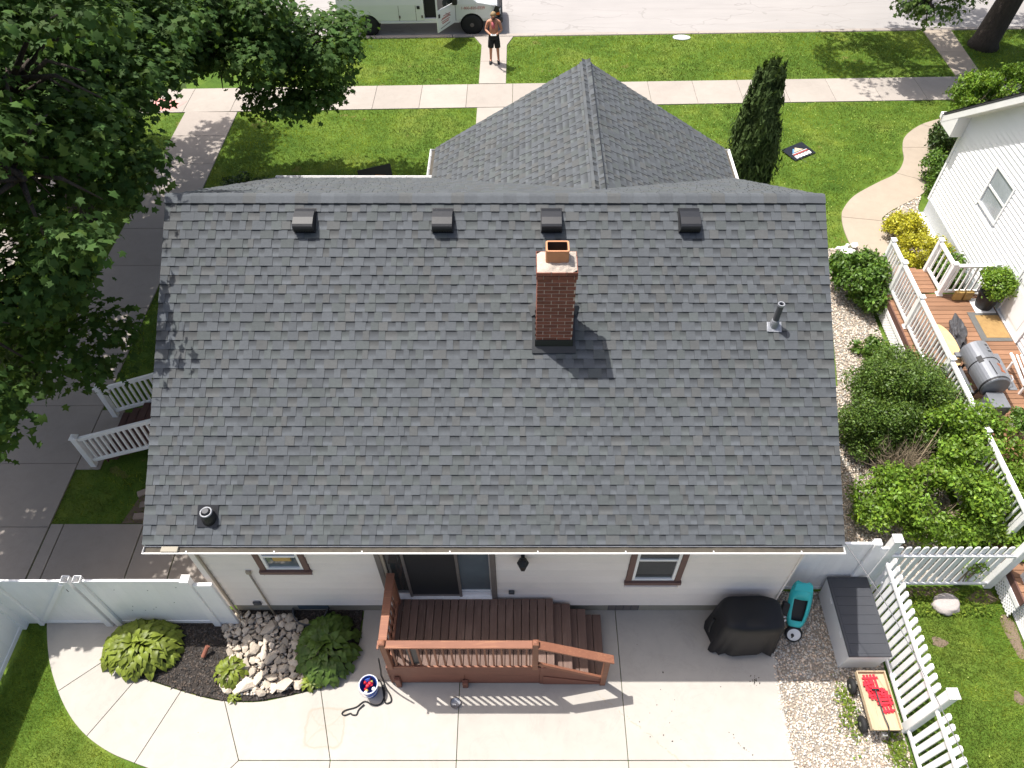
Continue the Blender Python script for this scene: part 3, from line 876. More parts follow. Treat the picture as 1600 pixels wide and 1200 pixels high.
while z < WTOP-.01:
    z1 = min(z+BH, WTOP)
    cuts = [WLX+.07]
    for a,b,c,d in openings:
        if z1 > c+.005 and z < d: cuts += [a,b]
    cuts.append(WRX-.02)
    for a,b in zip(cuts[::2], cuts[1::2]):
        # lapped board: bottom edge proud of the one below
        MB().extr([(a,WB+.045,z),(a,WB-.010,z),(a,WB-.006,z+.012),(a,WB+.012,z1+.004),(a,WB+.045,z1+.004)], (b-a,0,0)).build('siding_board', M['cream'], wall)
    # left side wall
    MB().extr([(WLX+.045,WB+.05,z),(WLX-.022,WB+.05,z),(WLX+.012,WB+.05,z1+.004),(WLX+.045,WB+.05,z1+.004)], (0,WF-WB-.1,0)).build('siding_board', M['cream'], wall)
    MB().extr([(WRX-.045,WB+.05,z),(WRX+.012,WB+.05,z),(WRX-.012,WB+.05,z1+.004),(WRX-.045,WB+.05,z1+.004)], (0,WF-WB-.1,0)).build('siding_board', M['cream'], wall)
    z += BH
z = WTOP
while z < ZR-.4:
    z1 = z+BH
    hw = (ZR-.12-z1)/TP
    if hw < .2: break
    for x, sg in ((WLX,1),(WRX,-1)):
        MB().extr([(x+sg*.045,YR-hw,z),(x-sg*.018,YR-hw,z),(x+sg*.012,YR-hw,z1+.004),(x+sg*.045,YR-hw,z1+.004)], (0,2*hw,0)).build('siding_board', M['cream'], wall)
    z = z1
for x0,x1 in ((WLX-.03,WLX+.068),(WRX-.03,WRX+.004)):
    MB().box(x0,x1,WB-.018,WB+.048,.40,WTOP-.01).build('corner_board', M['cream'], wall)
MB().box(WLX+.085,WLX+.13,WB-.045,WB-.006,.03,WTOP-.02).build('downspout', M['conduit'], house, bevel=.008)
MB().tube([(-4.42,WB-.03,1.73),(-4.42,WB-.03,-.02)],.016,8).build('conduit', M['conduit'], house, smooth=True)
MB().box(-4.46,-4.38,WB-.05,WB-.006,1.71,1.80).build('conduit_box', M['conduit'], house, bevel=.008)
MB().box(-4.68,-4.54,WB-.04,WB-.006,.48,.58).build('hose_bib', M['pipe'], house, bevel=.008)
MB().box(-.22,-.12,WB-.05,WB-.006,.95,1.04).build('outlet_box', M['pipe'], house, bevel=.01)

# windows
def window(x0,x1,z0,z1,rail,pane_mats):
    w = MB()
    t = .095
    w.box(x0,x0+t,WB-.028,WB+.04,z0,z1); w.box(x1-t,x1,WB-.028,WB+.04,z0,z1)
    w.box(x0+t,x1-t,WB-.028,WB+.04,z1-t,z1); w.box(x0-.02,x1+.02,WB-.06,WB+.04,z0,z0+.085)
    win = w.build('window', M['browntrim'], house, bevel=.004)
    a,b,c,d = x0+t,x1-t,z0+.085,z1-t
    f = MB(); s_ = .05
    f.box(a,a+s_,WB-.012,WB+.05,c,d); f.box(b-s_,b,WB-.012,WB+.05,c,d)
    f.box(a+s_,b-s_,WB-.012,WB+.05,c,c+s_); f.box(a+s_,b-s_,WB-.012,WB+.05,d-s_,d)
    f.build('sash', M['vinyl'], win, bevel=.004)
    MB().box(a+s_,b-s_,WB-.02,WB+.05,rail,rail+.045).build('meeting_rail', M['vinyl'], win, bevel=.004)
    MB().box(a+s_,b-s_,WB+.02,WB+.03,c+s_,rail).build('pane', pane_mats[0], win)
    MB().box(a+s_,b-s_,WB+.005,WB+.015,rail+.045,d-s_).build('pane', pane_mats[1], win)
    return win
w1 = window(-4.21,-3.41,1.73,2.80,2.25,(M['glass_blue'],M['glass']))
MB().box(-3.93,-3.65,WB-.004,WB+.018,2.10,2.21).build('inner_blind', M['ochre'], w1)
window(1.72,2.62,1.33,2.80,2.12,(M['glass'],M['glass']))

# sliding door
d = MB(); x0,x1,z0,z1 = -2.31,-.42,.75,2.80; t=.085
d.box(x0,x0+t,WB-.03,WB+.06,z0,z1); d.box(x1-t,x1,WB-.03,WB+.06,z0,z1); d.box(x0+t,x1-t,WB-.03,WB+.06,z1-t,z1)
door = d.build('sliding_door', M['graytrim'], house, bevel=.004)
MB().box(x0+t,x1-t,WB-.05,WB+.07,z0,z0+.03).build('threshold', M['whitepaint'], door)
MB().box(x0+t,x0+t+.045,WB-.015,WB+.06,z0+.03,z1-t).build('jamb', M['conduit'], door)
for a,b,mt,nm,yo in ((-2.21,-1.90,M['glass'],'pane',.03),(-1.86,-1.06,M['screen'],'insect_screen',.004),(-1.02,-.53,M['glass_blue'],'pane',.03)):
    MB().box(a,b,WB+yo,WB+yo+.012,z0+.10,z1-t).build(nm, mt, door)
fr = MB()
for a in (-1.905,-1.06): fr.box(a,a+.045,WB-.012,WB+.05,z0+.03,z1-t)
fr.build('sash', M['graytrim'], door)
MB().box(-1.86,-1.06,WB+.002,WB+.045,z0+.03,z0+.10).build('sash_rail', M['graytrim'], door)
MB().box(-1.015,-.515,WB+.008,WB+.05,z0+.03,z0+.16).build('sash_rail', M['vinyl'], door)
MB().box(-1.015,-.515,WB+.015,WB+.05,z0+.20,z0+.23).build('sash_rail', M['vinyl'], door)

# lantern on the wall
L = MB(); L.lathe([(.03,.0),(.085,.02),(.095,.09),(.05,.14),(.0,.16)], (.02,WB-.13,2.21), 6)
L.lathe([(.05,-.12),(.075,.0)], (.02,WB-.13,2.21), 6)
lan = L.build('wall_lantern', M['black'], house)
MB().tube([(.02,WB-.13,2.28),(.02,WB-.05,2.34),(.02,WB,2.23)],.012,6).build('bracket', M['black'], lan)
MB().box(-.01,.05,WB-.022,WB-.004,2.12,2.32).build('back_plate', M['black'], lan)
# basement windows and well
bw = MB().box(-4.0,-3.45,FB-.006,FB-.002,.06,.38).build('basement_window', M['glass_blue'], house)
MB().box(-4.02,-3.43,FB-.02,FB-.0065,.36,.40).build('window_frame', M['vinyl'], bw)
bw = MB().box(1.55,2.10,FB-.006,FB-.002,.02,.40).build('basement_window', M['pipe'], house)
for i in range(4): MB().box(1.56+.135*i,1.56+.135*i+.12,FB-.012,FB-.0065,.03,.39).build('glass_block', M['graytrim'], bw)
well = [( -3.78+.30*math.cos(R(a)), 5.50-.30*math.sin(R(a))) for a in range(0,181,15)]
o_ = [( -3.78+.32*math.cos(R(a)), 5.50-.32*math.sin(R(a))) for a in range(180,-1,-15)]
MB().prism(well+o_,-.1,.16).build('window_well', M['pipe'], house)
# front entrance side (away from the camera): simple door and windows on the real wall
for a,b in ((-4.6,-3.4),(-.9,.1)):
    fo = MB().box(a,b,WF-.03,WF+.04,1.0,2.4).build('window', M['browntrim'], house)
    MB().box(a+.1,b-.1,WF+.03,WF+.045,1.1,2.3).build('pane', M['glass'], fo)

# ---- chimney
CX0,CX1,CY0,CY1,CZ = .213,.748,7.60,8.02,6.235
chim = MB().box(CX0+.006,CX1-.006,CY0+.006,CY1-.006,4.3,CZ-.004).build('chimney', M['mortar'], house)
bh, bl, bd, jt = .0575,.198,.095,.0102
def brick_mesh(lx,ly,lz):
    return MB().box(-lx/2,lx/2,-ly/2,ly/2,-lz/2,lz/2).mesh('brick')
cache = {}
def brick(cx,cy,cz,lx,ly):
    key=(round(lx,3),round(ly,3))
    if key not in cache: cache[key] = brick_mesh(lx,ly,bh)
    o = link('brick', cache[key], M['brick'], chim, bevel=.003); o.location=(cx+random.uniform(-.001,.001),cy+random.uniform(-.001,.001),cz)
n = 0; z = CZ-bh/2
while z > 4.72:
    ex = .014 if n < 2 else 0.0
    ox = (n%2)*(bl+jt)/2
    for fy, sg in ((CY0,-1),(CY1,1)):
        x = CX0-ex-ox
        zr = ZE+(fy-YE)*TP
        if z < zr-.02: continue
        while x < CX1+ex-.02:
            a=max(x,CX0-ex); b=min(x+bl,CX1+ex)
            if b-a>.03: brick((a+b)/2, fy+sg*ex-sg*.03, z, b-a, .062)
            x += bl+jt
    oy = ((n+1)%2)*(bl+jt)/2
    for fx, sg in ((CX0,-1),(CX1,1)):
        y = CY0+.034-oy
        while y < CY1-.034:
            a=max(y,CY0+.036); b=min(y+bl,CY1-.036)
            if b-a>.03 and z > ZE+((a+b)/2-YE)*TP-.03: brick(fx+sg*ex-sg*.03,(a+b)/2,z,.062,b-a)
            y += bl+jt
    z -= bh+jt; n += 1
cr = bmesh.new()
g_ = 9
for i in range(g_+1):
    for j in range(g_+1):
        u,v_ = i/g_, j/g_
        ed = min(u,1-u,v_,1-v_)
        h = .004+.05*min(1,ed*4)+ (random.uniform(-.008,.008) if ed>.02 else -.004)
        wv = random.uniform(-.006,.006) if 0<ed<.2 else 0
        cr.verts.new((CX0-.004+(CX1-CX0+.008)*u+wv, CY0-.004+(CY1-CY0+.008)*v_+wv, CZ+h))
cr.verts.ensure_lookup_table()
for i in range(g_):
    for j in range(g_):
        a=i*(g_+1)+j; cr.faces.new([cr.verts[q] for q in (a,a+g_+1,a+g_+2,a+1)])
me = bpy.data.meshes.new('mortar_crown'); cr.to_mesh(me); cr.free()
link('mortar_crown', me, M['crown'], chim)
fx0,fx1,fy0,fy1,fz = .325,.640,7.73,7.955,CZ+.25
def rrect(a,b,c,d,r,n=4):
    p=[]
    for cx,cy,s_ in ((b-r,d-r,0),(a+r,d-r,90),(a+r,c+r,180),(b-r,c+r,270)):
        for i in range(n+1): q=R(s_+90*i/n); p.append((cx+r*math.cos(q),cy+r*math.sin(q)))
    return p
o1 = rrect(fx0,fx1,fy0,fy1,.03); i1 = rrect(fx0+.022,fx1-.022,fy0+.022,fy1-.022,.02)
nn = len(o1)
V = [(x,y,CZ) for x,y in o1]+[(x,y,fz) for x,y in o1]+[(x,y,fz) for x,y in i1]+[(x,y,CZ-.1) for x,y in i1]
F=[]
for i in range(nn):
    j=(i+1)%nn
    F += [(i,j,nn+j,nn+i),(nn+i,nn+j,2*nn+j,2*nn+i),(2*nn+i,2*nn+j,3*nn+j,3*nn+i)]
MB().add(V,F).build('flue_tile', M['terracotta'], chim)
V2 = [(x,y,fz-.012) for x,y in rrect(fx0+.024,fx1-.024,fy0+.024,fy1-.024,.02)]+[(x,y,CZ-.1) for x,y in rrect(fx0+.024,fx1-.024,fy0+.024,fy1-.024,.02)]
MB().add(V2,[(i,nn+i,nn+(i+1)%nn,(i+1)%nn) for i in range(nn)]+[tuple(range(nn,2*nn))]).build('flue_lining', M['soot'], chim)
# flashing
zr0 = ZE+(CY0-YE)*TP
fl = MB()
fl.box(CX0-.012,CX1+.012,CY0-.014,CY0-.002,zr0-.03,zr0+.165)
fl.extr([(CX0-.06,CY0-.014,zr0+.028),(CX1+.06,CY0-.014,zr0+.028),(CX1+.06,CY0-.10,zr0+.028-.086*TP),(CX0-.06,CY0-.10,zr0+.028-.086*TP)], (0,0,.006))
fl.build('apron_flashing', M['blackmetal'], chim)
for xx,s_ in ((CX0,-1),(CX1,1)):
    f2 = MB()
    for i in range(6):
        y=CY0+i*.075; zz=ZE+(y-YE)*TP
        f2.box(xx+s_*.003,xx+s_*.014,y-.012,y+.07,zz-.03,zz+.16+.02)
    f2.extr([(xx+s_*.003,CY0-.03,ZE+(CY0-.03-YE)*TP+.022),(xx+s_*.055,CY0-.03,ZE+(CY0-.03-YE)*TP+.022),(xx+s_*.055,CY1,ZE+(CY1-YE)*TP+.022),(xx+s_*.003,CY1,ZE+(CY1-YE)*TP+.022)],(0,0,.008))
    f2.build('step_flashing', M['blackmetal'], chim)
zb = ZE+(CY1-YE)*TP
MB().add([(CX0-.12,CY1+.10,zb+.10*TP+.03),(CX1+.12,CY1+.10,zb+.10*TP+.03),(CX0-.07,CY1-.05,zb+.02),(CX1+.07,CY1-.05,zb+.02),((CX0+CX1)/2,CY1+.002,zb+.17),((CX0+CX1)/2,CY1+.3,zb+.3*TP+.03)],
         [(2,0,5,4),(4,5,1,3),(0,2,4),(1,4,3)]).build('cricket', M['blackmetal'], chim)

# ---- roof vents
def roofpt(x, y, off=0.0): return Vector((x, y-off*SP, ZE+(y-YE)*TP+off*CP))
def roof_vent(x, y, mat):
    f = frame(roofpt(x,y,.018), (1,0,0), (0,CP,SP))
    fl = MB().box(-.165,.165,-.06,.34,0,.004)
    for i_,v in enumerate(fl.v): fl.v[i_] = tuple(f @ Vector(v))
    v = fl.build('roof_vent', M['vent'], house)
    hd = MB()
    # slanted hood: high rounded nose down-slope, falling to the roof up-slope
    prof = [(.33,.008),(.26,.075),(.15,.135),(.03,.165),(-.01,.160),(-.035,.14),(-.045,.11),(-.045,.075)]
    w = .152
    hv = [f @ Vector((sx*w,a,b)) for sx in (-1,1) for a,b in prof] ; n_=len(prof)
    hf = [(i+1,i,n_+i,n_+i+1) for i in range(n_-1)]
    base = [f @ Vector((sx*w,a,.004)) for sx in (-1,1) for a,b in prof]
    hv += base
    for s_,o_ in ((0,2*n_),(n_,3*n_)):
        for i in range(n_-1): hf.append((s_+i,s_+i+1,o_+i+1,o_+i) if s_==0 else (s_+i+1,s_+i,o_+i,o_+i+1))
    hd.add(hv,hf); hood = hd.build('hood', mat, v)
    sc = MB()
    for i in range(12): 
        a = -w+.012+i*.0252
        sc.bar(f@Vector((a,-.040,.005)), f@Vector((a,-.042,.078)), .010,.006)
    sc.build('louvre_screen', M['vent'], v)
    lp = MB().bar(f@Vector((-w-.006,-.047,.072)), f@Vector((w+.006,-.047,.072)), .012,.014); lp.build('drip_lip', mat, v)
    for s_ in (-1,1):
        MB().bar(f@Vector((s_*(w+.004),-.045,.02)), f@Vector((s_*(w+.004),.30,.02)), .010,.03).build('side_lip', M['vent'], v)
for x,mt in ((-3.31,M['vent_glare']),(-1.205,M['vent_glare']),(.455,M['vent']),(2.56,M['vent'])): roof_vent(x, 9.15, mt)
# vent pipes
p = roofpt(-4.53,5.47,.015); f = frame(p,(1,0,0),(0,CP,SP))
pf = MB().box(-.17,.13,-.14,.18,0,.008)
for i_,v in enumerate(pf.v): pf.v[i_]=tuple(f@Vector(v))
pv = pf.build('vent_pipe', M['vent'], house)
MB().lathe([(.115,-.08),(.105,.05),(.088,.09),(.084,.15),(.066,.15),(.06,.10),(0,.10)], p, 20).build('boot', M['black'], pv, smooth=True)
MB().lathe([(.087,.135),(.089,.158),(.076,.165),(.066,.158),(.066,.14)], p, 20, cap=False).build('collar', M['lead'], pv, smooth=True)
MB().lathe([(.045,.10),(.045,.19),(.0,.19)], p, 16).build('pipe', M['pipe'], pv)
p = roofpt(3.79,7.89,.015); f = frame(p,(1,0,0),(0,CP,SP))
pf = MB().box(-.10,.10,-.11,.04,0,.01)
for i_,v in enumerate(pf.v): pf.v[i_]=tuple(f@Vector((v[0]+random.uniform(-.012,.012),v[1]+random.uniform(-.01,.01),v[2])))
pv = pf.build('vent_pipe', M['lead'], house)
MB().lathe([(.07,-.05),(.066,.05),(.056,.10),(.05,.11)], p, 14).build('boot', M['lead'], pv)
MB().lathe([(.046,-.05),(.046,.42),(.036,.42),(.036,.2),(0,.2)], p, 16).build('pipe', M['pipe'], pv, smooth=False)
MB().lathe([(.052,.40),(.052,.435),(.034,.435),(.034,.40)], p, 16, cap=False).build('collar', M['lead'], pv)
# ------------------------------------------------------------------ back deck with steps
deck = thing('deck', 'red-brown wooden back deck with railing and three steps below the sliding door', 'deck', (-.4,4.9,0))
DZ=.77; DF=4.245
xs = np.linspace(-2.16,.54,21)
for a,b in zip(xs,xs[1:]):
    MB().box(a+.005,b-.005,DF,5.40+random.uniform(-.004,.004),DZ-.035,DZ+random.uniform(-.003,.003)).build('deck_board', M['deckboard'], deck, bevel=.004)
fr=MB(); fr.box(-2.15,.535,4.27,4.31,.10,DZ-.037); fr.box(-2.15,-2.11,4.31,5.40,.10,DZ-.037); fr.box(.495,.535,4.31,5.40,.10,DZ-.037)
fr.build('frame', M['deckskirt'], deck)
MB().box(-2.175,.30,4.222,4.243,.44,DZ-.004).build('skirt_board', M['deckskirt'], deck, bevel=.004)
MB().box(-2.175,-.95,4.228,4.243,.05,.433).build('skirt_board', M['deckskirt'], deck, bevel=.004)
MB().box(-.945,.30,4.226,4.243,.03,.425).build('skirt_board', M['deckskirt'], deck, bevel=.004)
MB().box(-2.20,-2.178,4.225,5.40,.03,DZ-.004).build('skirt_board', M['deckskirt'], deck)
for i,(a,b,z) in enumerate(((.54,.825,.578),(.825,1.10,.385),(1.10,1.385,.193))):
    m=(a+b)/2
    for u,v in ((a+.003,m-.004),(m+.004,b+.012)):
        MB().box(u,v,4.25,5.40-.02*i,z-.035,z+random.uniform(-.002,.002)).build('step_board', M['deckboard'], deck, bevel=.004)
    MB().box(b-.03,b-.006,4.27,5.38-.02*i,0,z-.037).build('riser', M['deckskirt'], deck)
MB().extr([(.302,4.222,.0),(1.40,4.222,.0),(1.40,4.222,.16),(.50,4.222,DZ-.01),(.302,4.222,DZ-.004)],(0,.022,0)).build('stringer', M['deckskirt'], deck, bevel=.004)
MB().extr([(.36,4.22,.03),(1.385,4.22,.03),(1.385,4.22,.075),(.36,4.22,.40)],(0,-.014,0)).build('stringer_trim', M['deckskirt'], deck)
RZ=1.79
for x,y,h in ((-2.115,4.235,RZ+.03),(.215,4.235,RZ+.03),(-2.115,5.33,RZ-.04)):
    MB().box(x-.045,x+.045,y-.045,y+.045,DZ,h).build('post', M['deckrail'], deck, bevel=.005)
MB().box(1.32,1.41,4.19,4.28,0,1.12).build('post', M['deckrail'], deck, bevel=.005)
MB().box(-.99,-.90,4.15,4.221,0,.22).build('post_foot', M['deckskirt'], deck, bevel=.006)
MB().box(-2.11,-2.02,4.16,4.221,0,.36).build('post_foot', M['deckskirt'], deck, bevel=.006)
for px in (-2.115,.215):
    MB().lathe([(.062,0),(.062,.012),(.03,.028),(0,.034)],(px,4.235,RZ+.03),4).build('post_cap', M['deckrail'], deck)
MB().box(-2.067,.167,4.16,4.285,RZ-.038,RZ).build('top_rail', M['deckrail'], deck, bevel=.005)
MB().box(-2.18,-2.05,4.285,5.385,RZ-.038,RZ+.001).build('top_rail', M['deckrail'], deck, bevel=.005)
MB().box(-2.19,-2.163,4.155,4.283,RZ-.038,RZ).build('top_rail', M['deckrail'], deck)
MB().bar((.262,4.225,RZ-.04),(1.455,4.225,1.13),.135,.038).build('stair_rail', M['deckrail'], deck, bevel=.005)
MB().bar((.262,4.235,.93),(1.32,4.235,.28),.04,.085).build('stair_bottom_rail', M['deckrail'], deck, bevel=.004)
MB().box(-2.07,.17,4.20,4.238,RZ-.128,RZ-.04).build('upper_rail', M['deckrail'], deck)
MB().box(-2.07,.17,4.212,4.238,.80,.835).build('lower_rail', M['deckrail'], deck)
MB().box(-2.13,-2.09,4.29,5.285,RZ-.128,RZ-.04).build('upper_rail', M['deckrail'], deck)
MB().box(-2.13,-2.09,4.29,5.285,.82,.90).build('lower_rail', M['deckrail'], deck)
for i in range(17):
    x=-2.01+i*.1305
    MB().box(x-.015,x+.015,4.24,4.265,.785,RZ-.045).build('baluster', M['deckrail'], deck)
for i in range(7):
    y=4.38+i*.135
    MB().box(-2.155,-2.132,y-.017,y+.017,.79,RZ-.045).build('baluster', M['deckrail'], deck)
hp=MB(); hp.box(-1.80,-1.62,4.268,4.292,.83,1.60); hp.build('hanging_cloth', M['tarp'], deck)

# ------------------------------------------------------------------ left fence and gate
FY=5.28
fence = thing('privacy_fence', 'white vinyl privacy panel between gate posts and corner of cream house', 'fence', (-6.2,FY,0))
for x,cap in ((-7.33,False),(-7.14,False),(-5.40,True)):
    w=.062
    po=MB(); q=rrect(x-w,x+w,FY-w,FY+w,.008,2); qi=rrect(x-w+.008,x+w-.008,FY-w+.008,FY+w-.008,.006,2); n_=len(q)
    V=[(a,b,0) for a,b in q]+[(a,b,1.79) for a,b in q]+[(a,b,1.79) for a,b in qi]+[(a,b,1.4) for a,b in qi]
    F=[]
    for i in range(n_):
        j=(i+1)%n_; F+=[(i,j,n_+j,n_+i),(n_+i,n_+j,2*n_+j,2*n_+i),(2*n_+i,2*n_+j,3*n_+j,3*n_+i)]
    F.append(tuple(range(3*n_,4*n_)))
    p_=po.add(V,F).build('post', M['vinyl'], fence)
    if cap: MB().lathe([(.10,0),(.10,.015),(.05,.04),(.0,.05)],(x,FY,1.785),4).build('post_cap', M['vinyl'], p_)
pw=(5.465-7.075)/9
for i in range(9):
    a=-7.075+i*(1.61/9)
    MB().box(a+.0008,a+1.61/9-.0008,FY-.011,FY+.011,.14,1.66).build('panel_board', M['vinyl'], fence)
MB().box(-7.075,-5.465,FY-.022,FY+.022,1.655,1.745).build('top_rail', M['vinyl'], fence, bevel=.006)
MB().box(-7.075,-5.465,FY-.022,FY+.022,.05,.16).build('bottom_rail', M['vinyl'], fence, bevel=.006)
MB().box(-5.335,-5.03,FY-.03,FY+.03,.02,1.60).build('filler_panel', M['vinyl'], fence, bevel=.006)
for i in range(9):
    x=random.uniform(-7.0,-5.5); z_=random.uniform(.5,1.5)
    MB().box(x-.009,x+.009,FY-.0135,FY-.0105,z_-.006,z_+.006).build('dirt_spot', M['pipe'], fence)
MB().box(-8.575,-8.505,FY-.05,FY+.05,.0,1.78).build('gate_post', M['vinyl'], fence, bevel=.006)
gate = thing('gate', 'white vinyl gate with diagonal brace in the left fence corner', 'gate', (-7.95,FY,0))
for i in range(7):
    a=-8.50+i*(1.09/7)
    MB().box(a+.0008,a+1.09/7-.0008,FY-.008,FY+.008,.10,1.66).build('gate_board', M['vinyl'], gate)
MB().box(-8.50,-7.41,FY-.02,FY+.02,1.65,1.74).build('top_rail', M['vinyl'], gate, bevel=.006)
MB().box(-8.50,-7.41,FY-.02,FY+.02,.04,.13).build('bottom_rail', M['vinyl'], gate, bevel=.006)
MB().bar((-8.44,FY-.022,.16),(-7.46,FY-.022,1.62),.022,.075,up=(1,0,-.7)).build('diagonal_brace', M['vinyl'], gate)
MB().box(-7.42,-7.39,FY-.05,FY-.02,1.42,1.50).build('latch', M['black'], gate)
sf = thing('side_privacy_fence', 'white vinyl privacy fence running down the left lawn edge', 'fence', (-8.85,3.6,0))
for y in (5.22,2.85,.6):
    p_=MB().box(-8.91,-8.79,y-.06,y+.06,0,1.80).build('post', M['vinyl'], sf, bevel=.006)
    MB().lathe([(.10,0),(.10,.015),(.05,.04),(.0,.05)],(-8.85,y,1.80),4).build('post_cap', M['vinyl'], p_)
MB().box(-8.80,-8.576,FY-.02,FY+.02,.04,1.74).build('filler_panel', M['vinyl'], sf)
for y0,y1 in ((2.91,5.16),(.66,2.79)):
    n_=12
    for i in range(n_):
        a=y0+(y1-y0)*i/n_
        MB().box(-8.861,-8.839,a+.0008,a+(y1-y0)/n_-.0008,.13,1.66).build('panel_board', M['vinyl'], sf)
    MB().box(-8.872,-8.828,y0,y1,1.655,1.745).build('top_rail', M['vinyl'], sf, bevel=.006)
    MB().box(-8.872,-8.828,y0,y1,.05,.15).build('bottom_rail', M['vinyl'], sf, bevel=.006)

# ------------------------------------------------------------------ right fences
wp = thing('short_privacy_fence', 'white vinyl privacy panel between house corner and picket fence', 'fence', (5.4,5.92,0))
for i in range(9):
    a=4.60+i*(1.24/9)
    MB().box(a+.0008,a+1.24/9-.0008,5.909,5.931,.13,1.70).build('panel_board', M['vinyl'], wp)
MB().box(4.60,5.84,5.898,5.942,1.69,1.79).build('top_rail', M['vinyl'], wp, bevel=.006)
MB().box(4.60,5.84,5.898,5.942,.05,.15).build('bottom_rail', M['vinyl'], wp, bevel=.006)
MB().box(5.843,5.965,5.86,5.98,0,1.83).build('post', M['vinyl'], wp, bevel=.008)
MB().box(5.968,6.16,5.90,5.94,.05,1.62).build('filler_panel', M['vinyl'], wp, bevel=.006)
def picket(p, d, h, w=.075, t=.022):
    """flat picket at p, face along d, dog-eared head"""
    d=Vector(d); n=Vector((-d.y,d.x,0))*t/2
    pts=[(-w/2,.06),(w/2,.06),(w/2,h-.035),(w/2-.02,h),(-w/2+.02,h),(-w/2,h-.035)]
    P=[Vector(p)+d*a+Vector((0,0,b))-n for a,b in pts]
    return MB().extr(P, n*2)
pf = thing('picket_fence', 'white picket fence beside storage box and wagon running towards the camera', 'fence', (6.25,4.2,0))
PX=6.27
y=5.76; i=0
posts=[3.50]
while y>.6:
    if abs(y-3.50)>.10: picket((PX,y,0),(0,1,0),1.50,w=.094).build('picket', M['vinyl'], pf)
    y-=.146
for a,b in ((3.56,5.84),(.6,3.44)):
    for z_ in (1.23,.16): MB().box(PX-.055,PX-.014,a,b,z_-.032,z_+.032).build('rail', M['vinyl'], pf, bevel=.005)
p_=MB().box(PX-.075,PX+.065,3.43,3.57,0,1.78).build('post', M['vinyl'], pf, bevel=.008)
MB().lathe([(.115,0),(.115,.02),(.05,.05),(0,.06)],(PX-.005,3.50,1.78),4).build('post_cap', M['vinyl'], p_)
ph = thing('picket_fence', 'white picket fence below the bright green shrub along the neighbour lawn', 'fence', (7.6,6.0,0))
x=6.46
while x<8.42:
    picket((x,6.01,0),(1,0,0),1.46,w=.094).build('picket', M['vinyl'], ph); x+=.146
for z_ in (1.22,.16): MB().box(6.36,8.50,5.945,5.985,z_-.032,z_+.032).build('rail', M['vinyl'], ph, bevel=.005)
for x_ in (6.27,8.58):
    p_=MB().box(x_-.07,x_+.07,5.93,6.07,0,1.78).build('post', M['vinyl'], ph, bevel=.008)
    MB().lathe([(.115,0),(.115,.02),(.05,.05),(0,.06)],(x_,6.0,1.78),4).build('post_cap', M['vinyl'], p_)
def lattice(mb, o, a, b, LA, LB, step, w, t):
    """diagonal strips in the rectangle o + s*a + t*b"""
    o=Vector(o); a=Vector(a).normalized(); b=Vector(b).normalized(); n=a.cross(b)
    for k_,sg in ((0,1),(1,-1)):
        c=-LB
        while c<LA+LB:
            # line s = c + sg*t
            t0,t1=0.0,LB
            pts=[]
            for tt in (0,LB):
                pts.append((c+sg*tt,tt))
            (s0,u0),(s1,u1)=pts
            lo,hi=(s0,u0),(s1,u1)
            def clip(p,q):
                out=[]
                for (s_,u_),(s2,u2) in ((p,q),(q,p)):
                    if s_<0: u_=u_+(0-s_)/(s2-s_)*(u2-u_); s_=0
                    elif s_>LA: u_=u_+(LA-s_)/(s2-s_)*(u2-u_); s_=LA
                    out.append((s_,u_))
                return out
            if not (max(s0,s1)<=0 or min(s0,s1)>=LA):
                p,q=clip(lo,hi)
                if abs(p[0]-q[0])>.02:
                    off=n*(t*(k_-.5)*1.02)
                    mb.bar(o+a*p[0]+b*p[1]+off,o+a*q[0]+b*q[1]+off,w,t,up=n)
            c+=step
    return mb
lt = thing('lattice_screen', 'low white lattice screen at the right edge of the back lawn', 'lattice', (8.9,5.0,0))
lattice(MB(),(8.86,2.8,.03),(0,1,0),(0,0,1),3.1,.75,.072,.03,.008).build('lattice', M['vinyl'], lt)
MB().box(8.835,8.885,2.8,5.9,.78,.83).build('top_rail', M['vinyl'], lt); MB().box(8.835,8.885,2.8,5.9,.0,.03).build('bottom_rail', M['vinyl'], lt)

